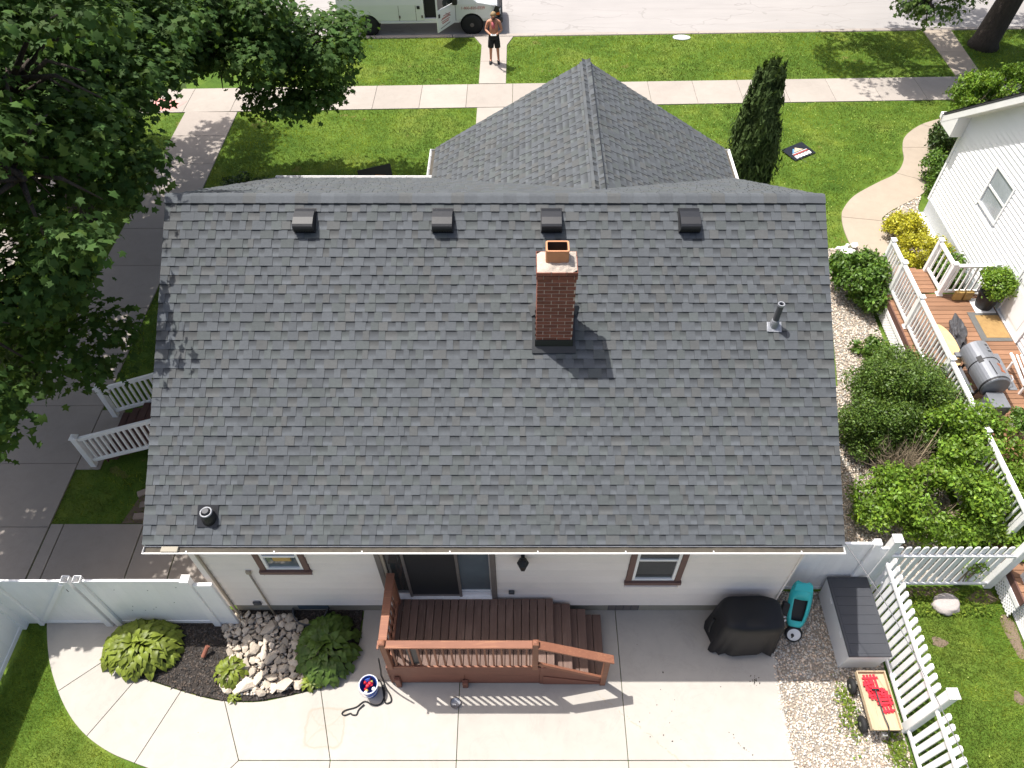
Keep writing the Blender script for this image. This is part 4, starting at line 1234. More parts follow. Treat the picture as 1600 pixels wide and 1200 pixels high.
# ------------------------------------------------------------------ side stoop with railings
st = thing('side_stoop', 'dark wooden side steps with two white railings at left of house', 'steps', (-7,9.3,0))
for i in range(5):
    x1=-8.62+i*.29; z_=.17*(i+1)
    for u in (0,.145): MB().box(x1+u+.003,x1+u+.14,8.70,9.90,z_-.04,z_).build('tread', M['stoop'], st, bevel=.004)
    MB().box(x1+.012,x1+.03,8.72,9.88,z_-.17,z_-.04).build('riser', M['stoop'], st)
for i in range(13):
    a=-7.17+i*.145
    MB().box(a+.003,a+.142,8.65,9.95,.81,.85).build('landing_board', M['stoop'], st, bevel=.004)
MB().box(-7.15,-5.28,8.68,9.92,0,.805).build('landing_skirt', M['stoop'], st)
for y in (9.95,8.66):
    rail = MB().box(-8.92,-8.80,y-.06,y+.06,0,.96).build('newel', M['vinyl'], st, bevel=.006)
    MB().lathe([(.105,0),(.105,.018),(.05,.05),(0,.058)],(-8.86,y,.96),4).build('newel_cap', M['vinyl'], rail)
    zt=lambda x: .86+(x+8.86)*.36
    MB().bar((-8.80,y,zt(-8.80)+.02),(-6.3,y,zt(-6.3)+.02),.06,.09).build('hand_rail', M['vinyl'], st, bevel=.006)
    MB().bar((-8.80,y,zt(-8.80)-.70),(-6.3,y,zt(-6.3)-.70),.05,.08).build('bottom_rail', M['vinyl'], st, bevel=.006)
    MB().box(-6.3,-6.18,y-.06,y+.06,.1,1.9).build('newel', M['vinyl'], st, bevel=.006)
    MB().box(-6.17,-5.3,y-.03,y+.03,1.72,1.80).build('hand_rail', M['vinyl'], st)
    for i in range(18):
        x=-8.70+i*.132
        MB().box(x-.019,x+.019,y-.019,y+.019,zt(x)-.68,zt(x)).build('baluster', M['vinyl'], st)
MB().box(-6.0,-5.9,8.62,8.74,0,.9).build('post', M['vinyl'], st)
pv = thing('paver_pile', 'loose garden pavers lying by the left side of the house', 'pavers', (-7.4,7.6,0))
for x,y,a,mt in ((-7.62,8.0,.5,'paver'),(-7.48,7.72,.15,'paver'),(-7.52,7.45,.05,'paver'),(-7.30,7.92,.9,'paver'),(-7.25,7.62,.2,'redstone'),(-7.28,7.4,0,'redstone'),(-7.15,8.25,.2,'paver'),(-7.05,7.9,.1,'paver')):
    o=MB().box(-.13,.13,-.065,.065,-.03,.025).build('paver', M[mt], None, bevel=.008); put(o,pv)
    o.location=(x,y,0); o.rotation_euler=(R(random.uniform(-3,3)),0,a)
MB().prism([(-7.85,7.3),(-6.9,7.3),(-6.9,8.6),(-7.5,8.6)],-.03,-.022).build('dirt', M['earth'], pv)

# ------------------------------------------------------------------ planting bed
bed_poly=[(-7.0,4.84),(-6.53,4.31),(-6.29,4.28),(-5.74,4.12),(-5.31,4.01),(-4.97,3.945),(-4.44,3.945),(-4.02,4.015),(-3.51,4.15),(-3.21,4.31),(-2.98,4.52),(-2.87,5.0),(-2.87,5.53),(-5.35,5.53),(-5.35,5.32),(-7.2,5.32)]
bed=struct('planting_bed', MB().prism(bed_poly,-.2,.005), M['mulch'])
def in_poly(P, poly):
    x,y=P[:,0],P[:,1]; c=np.zeros(len(P),bool); n=len(poly); j=n-1
    for i in range(n):
        xi,yi=poly[i]; xj,yj=poly[j]
        c^=((yi>y)!=(yj>y))&(x<(xj-xi)*(y-yi)/(yj-yi+1e-12)+xi); j=i
    return c
def scatter(poly, n, rng=RNG):
    p=np.array(poly); lo,hi=p.min(0),p.max(0); out=[]
    got=0
    while got<n:
        q=lo+(hi-lo)*rng.random((n*2,2)); q=q[in_poly(q,poly)]; out.append(q); got+=len(q)
        if len(q)==0: break
    return np.vstack(out)[:n]
OCT=np.array([(1,0,0),(0,1,0),(-1,0,0),(0,-1,0),(0,0,1),(0,0,-1)],float)
OCTF=np.array([(0,1,4),(1,2,4),(2,3,4),(3,0,4),(1,0,5),(2,1,5),(3,2,5),(0,3,5)])
def pebbles(name, P, size, mat, cols, flat=.6, parent=None, long=1.0, z=0.0):
    n=len(P); s=size*RNG.uniform(.6,1.35,n)
    V=OCT[None]*RNG.uniform(.65,1.25,(n,6,1))
    V=V*np.stack([s*long,s,s*flat],1)[:,None]
    a=RNG.uniform(0,6.283,n); ca,sa=np.cos(a),np.sin(a)
    X=V[...,0]*ca[:,None]-V[...,1]*sa[:,None]; Y=V[...,0]*sa[:,None]+V[...,1]*ca[:,None]
    Zt=V[...,2]+V[...,0]*RNG.uniform(-.3,.3,n)[:,None]
    V=np.stack([X+P[:,0:1],Y+P[:,1:2],Zt+z+(s*flat*.5)[:,None]],2).reshape(-1,3)
    F=(OCTF[None]+(np.arange(n)*6)[:,None,None]).reshape(-1,3)
    me=big_mesh(name,V,F,np.repeat(cols,8,axis=0))
    o=link(name,me,mat,parent); o['kind']='stuff'
    return o
def grey_cols(n, lo, hi, warm=.12, rng=RNG):
    t=rng.uniform(lo,hi,n); w=rng.uniform(-warm,warm,n)
    return np.stack([t*(1+w),t,t*(1-w)],1)
n=5200; P=scatter([q for q in bed_poly],n)
tag(pebbles('mulch_chips',P,.020,M['mulch_chip'],grey_cols(n,.4,1.8),.35,long=2.0), 'dark shredded mulch covering the planting bed','mulch',kind='stuff')
# rocks: each its own piece of the bed
def rock_mesh(seed):
    bm=bmesh.new(); bmesh.ops.create_icosphere(bm,subdivisions=1,radius=1)
    rn=random.Random(seed)
    for v in bm.verts: v.co*=rn.uniform(.72,1.15)
    for _ in range(6):
        d=Vector((rn.gauss(0,1),rn.gauss(0,1),rn.gauss(.2,1))).normalized(); c=rn.uniform(.45,.7)
        for v in bm.verts:
            e=v.co.dot(d)-c
            if e>0: v.co-=d*e
    me=bpy.data.meshes.new('rock'); bm.to_mesh(me); bm.free(); return me
rocks=[rock_mesh(i) for i in range(10)]
def rock(x,y,z,s,mat,parent,sq=.62,name='rock'):
    me=random.choice(rocks)
    if mat is not M['stone']: me=me.copy(); me.materials.clear()
    o=link(name,me,mat,None)
    put(o,parent)
    o.location=(x,y,z); o.scale=(s*random.uniform(.85,1.3),s*random.uniform(.8,1.1),s*sq*random.uniform(.8,1.2)); o.rotation_euler=(random.uniform(-.4,.4),random.uniform(-.4,.4),random.uniform(0,6.28))
    return o
rock_poly=[(-5.1,5.45),(-5.3,5.2),(-5.05,4.75),(-5.15,4.22),(-4.97,4.06),(-4.44,4.03),(-4.02,4.10),(-3.60,4.22),(-3.55,4.8),(-3.75,5.2),(-4.15,5.42),(-5.2,5.42)]
cand=scatter(rock_poly,1600,np.random.default_rng(3)); placed=[]
for target,mn in ((15,.135),(95,.085),(260,.055)):
    c_=0
    for q in cand:
        if c_>=target: break
        r_=mn*random.uniform(.85,1.25)
        if all((q[0]-a)**2+(q[1]-b)**2>((r_+d_)*.62)**2 for a,b,d_ in placed):
            placed.append((q[0],q[1],r_)); c_+=1
for a,b,r_ in placed:
    h=.04+.10*max(0,1-abs(a+4.4)/1.0)*max(0,1-abs(b-4.8)/.9)
    rock(a,b,h*.8+r_*.15,r_,M['stone'],bed,.48)
n=1600; P=scatter(rock_poly,n)
o=pebbles('rock_chips',P,.030,M['pebble'],grey_cols(n,.5,1.05),.7,parent=bed,z=.015)
MB().tube([(-5.50,4.66,.06),(-5.42,4.80,.18)],.038,10).build('broken_clay_pipe',M['redstone'],bed)

# ------------------------------------------------------------------ gravel strips
gr1=[(4.30,2.0),(6.22,2.0),(6.24,5.88),(4.55,5.88),(4.40,5.6),(4.38,5.2),(4.33,4.42),(4.30,3.9)]
gr2=[(4.40,5.96),(6.25,6.05),(8.55,6.15),(8.62,10.6),(8.62,13.9),(8.80,15.4),(8.65,15.6),(7.9,15.5),(7.55,12.8),(7.15,10.8),(6.2,10.5),(4.55,10.5)]
gr3=[(9.83,14.6),(11.15,14.6),(11.15,17.3),(11.45,17.87),(10.56,17.28),(10.13,16.94),(9.98,16.7),(9.87,16.0),(9.80,15.5)]
for nm,p_ in (('gravel_bed',gr1),('gravel_strip',gr2),('gravel_border',gr3)):
    struct(nm, MB().prism(p_,-.2,-.012), M['grit'])
n=11500; P=scatter(gr1,n); P=P[:n]
tag(pebbles('gravel',P,.0205,M['pebble'],grey_cols(n,.45,1.25),.65,z=-.01),'pale washed gravel beside the patio','gravel',kind='stuff')
n=26000; P=scatter(gr2,n)
tag(pebbles('gravel',P,.024,M['pebble'],grey_cols(n,.42,1.15),.65,z=-.01),'tan gravel strip along the right side of the house','gravel',kind='stuff')
n=2500; P=scatter(gr3,n)
tag(pebbles('gravel',P,.028,M['pebble'],grey_cols(n,.5,1.2),.65,z=-.01),'pinkish gravel border round the golden shrubs','gravel',kind='stuff')
# ------------------------------------------------------------------ hostas and small plants of the bed
def hosta_leaf(seed, wid=.62):
    rn=random.Random(seed); mb=MB(); V=[]; F=[]
    prof=[0.05,.62,.98,.92,.62,.25,0.0]
    n=len(prof)
    for i,p in enumerate(prof):
        t=i/(n-1); w=p*wid/2*rn.uniform(.92,1.08)
        z=.10*math.sin(t*2.6)-.42*t*t
        for s in (-1,-.5,0,.5,1):
            V.append((s*w, t, z+ .26*abs(s)*w*(1 if abs(s)<.9 else .7)+rn.uniform(-.012,.012)))
    for i in range(n-1):
        for j in range(4):
            a=i*5+j; F.append((a,a+1,a+6,a+5))
    mb.add(V,F,(1,1,1)); return mb.mesh('leaf', smooth=True)
hl=[hosta_leaf(i,.62) for i in range(4)]
hl2=[hosta_leaf(10+i,.66) for i in range(4)]
hs=[hosta_leaf(20+i,.42) for i in range(4)]
def rosette(name,label,c,rx,ry,h,n,size,meshes,mat,seed):
    rn=random.Random(seed)
    root=thing(name,label,'plant',c)
    for m in meshes:
        if not m.materials: m.materials.append(mat)
    for i in range(n):
        q=math.sqrt((i+.5)/n); a=i*2.39996+rn.uniform(-.25,.25)
        x=c[0]+rx*q*.86*math.cos(a); y=c[1]+ry*q*.86*math.sin(a)
        z=c[2]+h*(1-.80*q**2.2)*rn.uniform(.88,1.08)
        el=R(48-78*q+rn.uniform(-14,14))
        a2=a+rn.uniform(-.5,.5)
        d=Vector((math.cos(a2)*math.cos(el),math.sin(a2)*math.cos(el),math.sin(el)))
        sd=d.cross(Vector((0,0,1))).normalized(); nn_=sd.cross(d)
        ro_=rn.uniform(-.35,.35); sd2=sd*math.cos(ro_)+nn_*math.sin(ro_)
        s=size*rn.uniform(.7,1.15)
        up=sd2.cross(d)
        m=Matrix((sd2,d,up)).transposed().to_4x4()
        m=Matrix.Translation(Vector((x,y,z))-d*s*.35) @ m @ Matrix.Scale(s,4)
        o=link('leaf',rn.choice(meshes),None,None); o.parent=root
        o.matrix_parent_inverse=Matrix.Translation(root.location).inverted(); o.matrix_basis=m
    st_=MB()
    for i in range(14):
        a=rn.uniform(0,6.28); q=rn.uniform(.2,.8)
        st_.tube([(c[0],c[1],c[2]-.02),(c[0]+rx*q*.6*math.cos(a),c[1]+ry*q*.6*math.sin(a),c[2]+h*.8)],.008,5)
    st_.build('stems',mat,root)
    me=root.children[-1].data
    if 'Col' not in me.color_attributes:
        at=me.color_attributes.new('Col','FLOAT_COLOR','CORNER'); at.data.foreach_set('color',np.ones(len(me.loops)*4,'f'))
    return root
rosette('hosta','yellow-green hosta clump beside the gate, left of the dark mulch',(-6.58,4.80,.0),.78,.60,.48,240,.205,hl,M['hosta'],1)
rosette('hosta','deep green hosta clump between the rock pile and the deck',(-3.36,4.78,.0),.62,.72,.55,230,.195,hl2,M['hosta_dark'],2)
rosette('small_plant','small yellow-green plant growing among the pale rocks',(-4.95,4.38,.05),.30,.30,.22,60,.17,hs,M['hosta'],3)
hs2=[hosta_leaf(30+i,.40) for i in range(3)]
rosette('weed','tiny leafy sprig at the rim of the rock bed',(-4.80,3.98,.0),.11,.10,.10,14,.11,hs2,M['hosta'],4)
hs3=[hosta_leaf(40+i,.5) for i in range(3)]
rosette('small_plant','bright leafy sprout below the deep green hosta',(-3.55,4.22,.0),.20,.14,.17,26,.14,hs3,M['hosta'],5)

# ------------------------------------------------------------------ patio things
b=thing('bucket','blue plastic bucket on the patio beside the deck corner','bucket',(-2.53,4.10,0))
MB().lathe([(.112,0),(.15,.32),(.158,.32),(.158,.35),(.142,.35),(.140,.31),(.105,.012),(0,.012)],(-2.53,4.10,0),28).build('shell',M['blue'],b,smooth=False)
MB().lathe([(.159,.340),(.160,.354),(.149,.356),(.148,.342)],(-2.53,4.10,0),28,cap=False).build('rim',M['white'],b)
MB().tube([(-2.53+.16*math.cos(R(a)),4.10-.02-.17*math.sin(R(a)),.33-.06*math.sin(R(a))) for a in range(0,181,15)],.004,6).build('handle',M['silver'],b)
rn=random.Random(4)
t=thing('sand_toys','red, white and blue small toys filling the blue bucket','toys',(-2.53,4.10,.2))
for i in range(16):
    a=rn.uniform(0,6.28); q=.105*math.sqrt(rn.random()); c=Vector((-2.53+q*math.cos(a),4.10+q*math.sin(a),.215+rn.uniform(0,.07)))
    mt=M[('red','red','red','white','blue','yellow')[i%6]]
    k=i%3
    mb=MB()
    if k==0: mb.lathe([(.02,0),(.032,.01),(.036,.035),(.024,.05),(0,.055)],c,10,axis=(rn.gauss(0,1),rn.gauss(0,1),1))
    elif k==1: mb.tube([c,c+Vector((rn.uniform(-.05,.05),rn.uniform(-.05,.05),.03)),c+Vector((rn.uniform(-.06,.06),rn.uniform(-.06,.06),.02))],[.016,.02,.012],8)
    else: mb.lathe([(0,-.03),(.022,-.022),(.03,0),(.022,.022),(0,.03)],c,10)
    mb.build('toy',mt,t,smooth=True)
cord=MB()
def curve_pts(ctrl,n=8):
    P=[Vector(p) for p in ctrl]; out=[]
    for i in range(len(P)-1):
        p0,p1,p2,p3=P[max(i-1,0)],P[i],P[i+1],P[min(i+2,len(P)-1)]
        for k_ in range(n):
            t_=k_/n
            out.append(.5*((2*p1)+(p2-p0)*t_+(2*p0-5*p1+4*p2-p3)*t_*t_+(3*p1-p0-3*p2+p3)*t_**3))
    out.append(P[-1]); return out
cord.tube(curve_pts([(-2.24,4.20,1.25),(-2.28,4.20,.75),(-2.33,4.24,.35),(-2.35,4.28,.05),(-2.30,4.16,.02),(-2.20,4.02,.015),(-2.18,3.93,.014),(-2.26,3.90,.014),(-2.30,3.98,.014),(-2.34,4.13,.016),(-2.42,4.27,.02),(-2.62,4.29,.02),(-2.60,4.27,.03)]),.013,8)
cord.tube(curve_pts([(-2.34,4.2,.02),(-2.30,4.05,.016),(-2.34,3.90,.014),(-2.46,3.87,.014),(-2.62,3.93,.014),(-2.75,3.84,.014),(-2.92,3.79,.014),(-2.97,3.74,.014),(-2.92,3.71,.014),(-2.83,3.74,.014),(-2.80,3.72,.014),(-2.73,3.72,.014),(-2.70,3.80,.014),(-2.62,3.88,.028)]),.012,8)
tag(cord.build('garden_hose',M['rubber'],None,smooth=True),'black hose looped round the blue bucket and up the deck post','hose')
b=thing('bowl','small round shiny metal bowl on the patio before the deck','bowl',(-1.10,3.90,0))
MB().lathe([(.05,0),(.075,.012),(.088,.045),(.082,.047),(.068,.018),(0,.012)],(-1.10,3.90,0),24).build('dish',M['lead'],b,smooth=True)
MB().lathe([(.086,.043),(.093,.047),(.086,.051),(.08,.047)],(-1.10,3.90,0),24,cap=False).build('rim',M['graytrim'],b)

# ------------------------------------------------------------------ covered grill
gr=thing('covered_grill','grill under a loose black fabric cover against the cream wall','grill',(3.83,5.0,0))
gc=(3.83,5.02); V=[]; F=[]; n_=56
levels=[(.05,.585,.365),(.20,.575,.36),(.45,.555,.35),(.75,.535,.34),(.95,.525,.325),(1.04,.50,.31),(1.09,.46,.28),(1.11,.38,.22),(1.115,.2,.12)]
for li,(z,a,b_) in enumerate(levels):
    for k in range(n_):
        t_=2*math.pi*k/n_; c,s=math.cos(t_),math.sin(t_); e=2/4.2
        fold=(.5*math.sin(7*t_+1.0)+.35*math.sin(11*t_+.4)+.3*math.sin(17*t_))*.055*max(0,1-z/1.02)**.8
        x=(a+fold)*math.copysign(abs(c)**e,c); y=(b_+fold)*math.copysign(abs(s)**e,s)
        zz=z
        if li==0: zz=.04+.05*(1+math.sin(5*t_+.5))*.5+.10*max(0,math.sin(2.5*t_+2.2))**4+.12*max(0,math.cos(t_-R(258)))**60
        if li>=5: zz+=.02*math.sin(3*x*4)*(1 if li<8 else .4)-.05*max(0,-x-.25)
        V.append((gc[0]+x,gc[1]+y,zz))
for li in range(len(levels)-1):
    for k in range(n_): F.append((li*n_+k,li*n_+(k+1)%n_,(li+1)*n_+(k+1)%n_,(li+1)*n_+k))
F.append(tuple((len(levels)-1)*n_+k for k in range(n_)))
MB().add(V,F).build('cover',M['cover'],gr,smooth=True)
MB().bar((3.36,5.16,.99),(3.43,5.01,1.055),.012,.006).build('strap',M['greyplastic'],gr)
MB().tube(curve_pts([(3.40,5.20,1.05),(3.44,5.13,1.075),(3.45,5.06,1.08),(3.47,5.03,1.08)],4),.008,6).build('strap',M['greyplastic'],gr)
MB().tube(curve_pts([(3.26,5.05,.75),(3.20,4.98,.62),(3.20,4.93,.50)],4),[.03]*8+[.02],8).build('tie_flap',M['cover'],gr)
for x,y in ((3.45,4.85),(4.2,4.85),(3.45,5.22),(4.2,5.22)):
    MB().lathe([(.03,-.02),(.03,.02)],(x,y,.035),12,axis=(1,0,0)).build('wheel',M['rubber'],gr)
    MB().box(x-.015,x+.015,y-.015,y+.015,.05,.8).build('leg',M['black'],gr)

# ------------------------------------------------------------------ teal ride-on toy leaning by the wall
sc_=thing('toy_scooter','teal plastic toy scooter with white wheel between covered grill and storage box','toy',(4.78,5.2,0))
fo=frame((4.76,5.06,.13),(0.985,-.17,.0),(.10,.56,.74))
rows=[(.11,.095),(.16,.135),(.26,.165),(.38,.19),(.53,.20),(.68,.20),(.80,.19),(.90,.17),(.97,.135),(1.0,.09)]
V=[];F=[];nc=10
for j,(y,w) in enumerate(rows):
    for i in range(nc+1):
        x=-1+2*i/nc; V.append((x*w, y, .02+.085*(1-abs(x)**2.4)*min(1,.5+j*.12)))
for j in range(len(rows)-1):
    for i in range(nc):
        if 2<=j<=4 and 2<=i<=nc-3: continue
        a=j*(nc+1)+i; F.append((a,a+1,a+nc+2,a+nc+1))
sh=MB().add([fo@Vector(v) for v in V],F).build('body',M['teal'],sc_,smooth=True)
md=sh.modifiers.new('shell','SOLIDIFY'); md.thickness=.02; md.offset=-1
MB().add([fo@Vector(v) for v in [(-.14,.24,.02),(.14,.24,.02),(.14,.70,.02),(-.14,.70,.02)]],[(0,1,2,3)]).build('dark_recess',M['black'],sc_)
MB().extr([fo@Vector(v) for v in [(-.165,.84,.02),(.165,.84,.02),(.14,.98,.02),(-.14,.98,.02)]],(fo.to_3x3()@Vector((0,0,.09)))).build('rear_cap',M['teal'],sc_,bevel=.02,seg=3)
nrm=fo.to_3x3()@Vector((0,0,1))
wc=fo@Vector((0.0,.0,.04))
MB().lathe([(.09,-.035),(.135,-.04),(.15,-.02),(.15,.02),(.135,.04),(.115,.042)],wc,26,axis=nrm,cap=False).build('tyre',M['rubber'],sc_,smooth=True)
MB().lathe([(.118,-.02),(.118,.036),(.07,.05),(0,.05)],wc,24,axis=nrm).build('wheel_disc',M['white'],sc_)
MB().lathe([(.026,.04),(.026,.08),(.0,.082)],wc-(fo.to_3x3()@Vector((.03,.0,0))),12,axis=nrm).build('hub',M['black'],sc_)
MB().tube([wc-(fo.to_3x3()@Vector((.03,.0,-.06))),wc-(fo.to_3x3()@Vector((.03,.05,-.06)))],.013,6).build('crank',M['black'],sc_)
MB().extr([fo@Vector(v) for v in [(-.30,.36,-.02),(-.17,.30,-.02),(-.15,.55,-.02),(-.27,.58,-.02)]],nrm*.09).build('seat',M['black'],sc_,bevel=.02,seg=2)
for a,b_ in (((-.17,.28,.0),(-.30,.24,.02)),((-.30,.24,.02),(-.33,.12,.02)),((-.16,.22,.0),(-.24,.16,.02)),((.0,.12,.0),(.0,-.0,.0))):
    MB().tube([fo@Vector(a),fo@Vector(b_)],.018,8).build('tube_frame',M['greyplastic'],sc_)

# ------------------------------------------------------------------ storage box
sb=thing('storage_box','light grey plastic storage box with charcoal lid beside the picket fence','storage box',(5.75,5.15,0))
x0,x1,y0,y1=5.41,6.10,4.46,5.84
bo=MB()
bo.add([(x0+.02,y0+.03,0),(x1-.02,y0+.03,0),(x1-.02,y1-.02,0),(x0+.02,y1-.02,0),(x0-.01,y0-.012,.62),(x1+.005,y0-.012,.62),(x1+.005,y1+.005,.62),(x0-.01,y1+.005,.62)],
       [(0,3,2,1),(4,5,6,7),(0,1,5,4),(1,2,6,5),(2,3,7,6),(3,0,4,7)])
bo.build('body',M['greyplastic'],sb,bevel=.02,seg=3)
lid=MB().box(x0-.015,x1+.012,y0-.02,y1+.012,.625,.668).build('lid',M['darklid'],sb,bevel=.015,seg=3)
n_=8; dy=(y1-y0-.06)/n_
for i in range(n_):
    a=y0+.03+i*dy
    MB().box(x0+.03,x1-.03,a+.003,a+dy-.003,.667,.673).build('lid_panel',M['darklid'],lid,bevel=.004)
for yy in (4.85,5.45): MB().box(x0-.024,x0-.012,yy-.06,yy+.06,.53,.57).build('handle',M['greyplastic'],sb,bevel=.004)

# ------------------------------------------------------------------ wagon and red toy pieces
wg=thing('wagon','pale wooden garden wagon with black wheels parked against the picket fence','wagon',(5.80,3.82,0))
x0,x1,y0,y1=5.57,6.01,3.40,4.28
for i in range(3):
    a=x0+i*(x1-x0)/3; MB().box(a+.001,a+(x1-x0)/3-.001,y0,y1,.34,.362).build('bed_plank',M['plywood'],wg)
for p_ in ((x0-.018,x0,y0-.018,y1+.018),(x1,x1+.018,y0-.018,y1+.018),(x0,x1,y0-.018,y0),(x0,x1,y1,y1+.018)):
    MB().box(p_[0],p_[1],p_[2],p_[3],.33,.43 if p_[2]!=y0-.018 or p_[3]!=y0 else .385).build('side_board',M['plywood'],wg,bevel=.004)
MB().box(x0+.05,x1-.05,y0+.08,y1-.08,.24,.335).build('chassis',M['black'],wg)
for x in (x0-.035,x1+.035):
    for y in (y0+.14,y1-.14):
        w_=MB().lathe([(.06,-.035),(.115,-.038),(.13,-.02),(.13,.02),(.115,.038),(.06,.035)],(x,y,.13),22,axis=(1,0,0)).build('wheel',M['rubber'],wg,smooth=True)
        MB().lathe([(.062,-.03),(.062,.03),(.03,.036),(0,.036)],(x,y,.13),16,axis=(1 if x>5.8 else -1,0,0)).build('rim',M['silver'],w_)
for y in (y0+.14,y1-.14): MB().tube([(x0-.03,y,.13),(x1+.03,y,.13)],.012,8).build('axle',M['black'],wg)
MB().tube(curve_pts([(5.80,3.36,.22),(5.80,3.34,.38),(5.80,3.42,.45),(5.78,3.60,.445),(5.755,3.98,.47)],5),.011,8).build('pull_handle',M['black'],wg)
MB().tube([(5.70,3.98,.47),(5.81,3.98,.47)],.013,8).build('hand_grip',M['black'],wg)
MB().box(5.76,5.84,3.33,3.39,.18,.25).build('hitch',M['silver'],wg)
rd=thing('toy_fence_pieces','stack of red plastic toy fence pieces lying in the wooden wagon','toys',(5.78,3.95,.37))
rn=random.Random(11)
for cx,cy,ang,z,L_,nb in ((5.76,4.10,.05,.375,.30,4),(5.72,4.00,.22,.395,.30,3),(5.84,3.93,1.45,.385,.28,3),(5.88,3.84,1.62,.405,.26,3),(5.90,3.72,.15,.378,.17,3),(5.80,3.98,1.25,.42,.24,2)):
    pc=MB(); d_=Vector((-math.sin(ang),math.cos(ang),0)); s_=Vector((math.cos(ang),math.sin(ang),0)); c=Vector((cx,cy,z))
    for i in range(nb):
        o_=s_*((i-(nb-1)/2)*.055); pc.bar(c+o_-d_*L_/2,c+o_+d_*L_/2,.036,.014)
    for q in (-.3,.3): pc.bar(c+d_*q*L_-s_*(nb*.033)+Vector((0,0,.012)),c+d_*q*L_+s_*(nb*.033)+Vector((0,0,.012)),.03,.012)
    pc.build('toy_fence',M['red'],rd)

# boulder in the neighbour lawn, cable overhead
bm=bmesh.new(); bmesh.ops.create_icosphere(bm,subdivisions=4,radius=1)
for v in bm.verts:
    n0=noise.noise(v.co*1.7)*.12+noise.noise(v.co*5)*.035
    v.co*=1+n0; v.co.x*=.26; v.co.y*=.20; v.co.z=max(-.05,min(v.co.z*.15,.10+.01*noise.noise(v.co*9)))
me=bpy.data.meshes.new('boulder'); bm.to_mesh(me); bm.free()
me.polygons.foreach_set('use_smooth',[True]*len(me.polygons))
o=link('boulder',me,M['boulder']); o.location=(7.70,5.62,.02); o.rotation_euler=(0,0,.2)
tag(o,'flat pale grey boulder in the lawn below the picket fence','rock')
cb=MB().tube(curve_pts([(4.66,5.55,3.02),(5.05,4.6,2.95),(5.30,3.6,2.92),(5.50,2.0,2.95),(5.6,-2,3.3)],8),.006,6).build('overhead_cable',M['cable'],None,smooth=True)
tag(cb,'thin grey cable hanging from the house corner over the picket fence','cable')
# crumbs and leaf litter dropped on the patio
n=46; P=np.concatenate([np.array([3.98,4.28])+RNG.normal(0,.05,(20,2)),RNG.uniform((1.9,3.2),(4.3,5.2),(14,2)),np.array([(3.42,3.42),(3.5,3.3),(3.58,3.22),(3.66,3.15),(3.45,3.38),(3.62,3.18),(3.7,3.1),(3.53,3.27),(3.4,3.45),(3.6,3.21),(3.55,3.24),(3.57,3.23)])+RNG.normal(0,.012,(12,2))])
tag(pebbles('debris',P,.009,M['mulch_chip'],grey_cols(len(P),.4,1.6),.3,long=1.6,z=.0),'small dark crumbs scattered on the pale patio','debris',kind='stuff')
# ------------------------------------------------------------------ neighbour's house
nb=thing('neighbour_house','white-sided neighbour house with gable end and grey window at right edge','house',(14,12,0))
NX=11.20; NYF,NYB,NZ=17.07,7.03,3.04; NYR=(NYF+NYB)/2; NT=.78; NRZ=NZ+(NYF-NYR)*NT
core=MB().box(NX+.04,19,NYB+.04,NYF-.04,0,NZ); core.extr([(NX+.04,NYB+.04,NZ),(NX+.04,NYF-.04,NZ),(NX+.04,NYR,NRZ-.05)],(.15,0,0))
nw=core.build('wall',M['nwhite'],nb)
nop=[(14.22,15.20,1.78,2.82),(11.52,12.66,.64,2.72)]
z=.50; EX=.118
while z<NRZ-.3:
    z1=z+EX
    yf=NYF if z1<=NZ else NYF-(z1-NZ)/NT; yb=NYB if z1<=NZ else NYB+(z1-NZ)/NT
    if yf-yb<.3: break
    cuts=[yb]
    for a,b,c,d in sorted(nop):
        if z1>c+.002 and z<d: cuts+=[a,b]
    cuts.append(yf)
    for a,b in zip(cuts[::2],cuts[1::2]):
        MB().extr([(NX+.045,a,z),(NX-.014,a,z),(NX-.012,a,z+.02),(NX+.006,a,z1+.003),(NX+.045,a,z1+.003)],(0,b-a,0)).build('siding_board',M['nwhite'],nw)
    z=z1
MB().box(NX-.03,NX+.05,NYF-.03,NYF+.05,.46,NZ).build('corner_board',M['nwhite'],nw)
MB().box(NX-.02,NX+.04,NYB,NYF-.04,0,.495).build('foundation',M['bluestone'],nb)
MB().box(NX-.30,NX-.022,14.6,17.0,-.02,.10).build('footing_ledge',M['white_stone'],nb,bevel=.02)
for y in (15.0,14.2): 
    v=MB().box(NX-.035,NX-.02,y-.45,y,.12,.40).build('basement_window',M['glass_pale'],nb)
    MB().box(NX-.042,NX-.021,y-.24,y-.21,.12,.40).build('mullion',M['vinyl'],v)
# roof with overhang
rf=MB(); ov=.62; ox=.32
def npt(y,dz): 
    return NRZ+.12-abs(y-NYR)*NT+dz
pr=[(NYB-ov,npt(NYB-ov,0)),(NYR,npt(NYR,0)),(NYF+ov,npt(NYF+ov,0)),(NYF+ov,npt(NYF+ov,-.05)),(NYR,npt(NYR,-.06)),(NYB-ov,npt(NYB-ov,-.05))]
nroof=rf.extr([(NX-ox-.01,a,b) for a,b in pr],(9,0,0)).build('roof',M['underlay'],nb)
J=Join(); L_=math.hypot(NYF+ov-NYR,(NYF+ov-NYR)*NT); a_=math.atan(NT)
r=0
while r*EXPO<L_-.1:
    for side in (1,):
        o0=Vector((NX-ox-.02+9,NYF+ov,npt(NYF+ov,.004)))
        J.add(*strip(3.2,7000+r), frame(o0-Vector((5.8,0,0)),(-1,0,0),(0,-math.cos(a_),math.sin(a_)))@Matrix.Translation((0,r*EXPO,0)))
    r+=1
o=link('roof_shingles',J.mesh('roof_shingles'),None,nroof); o['kind']='stuff'
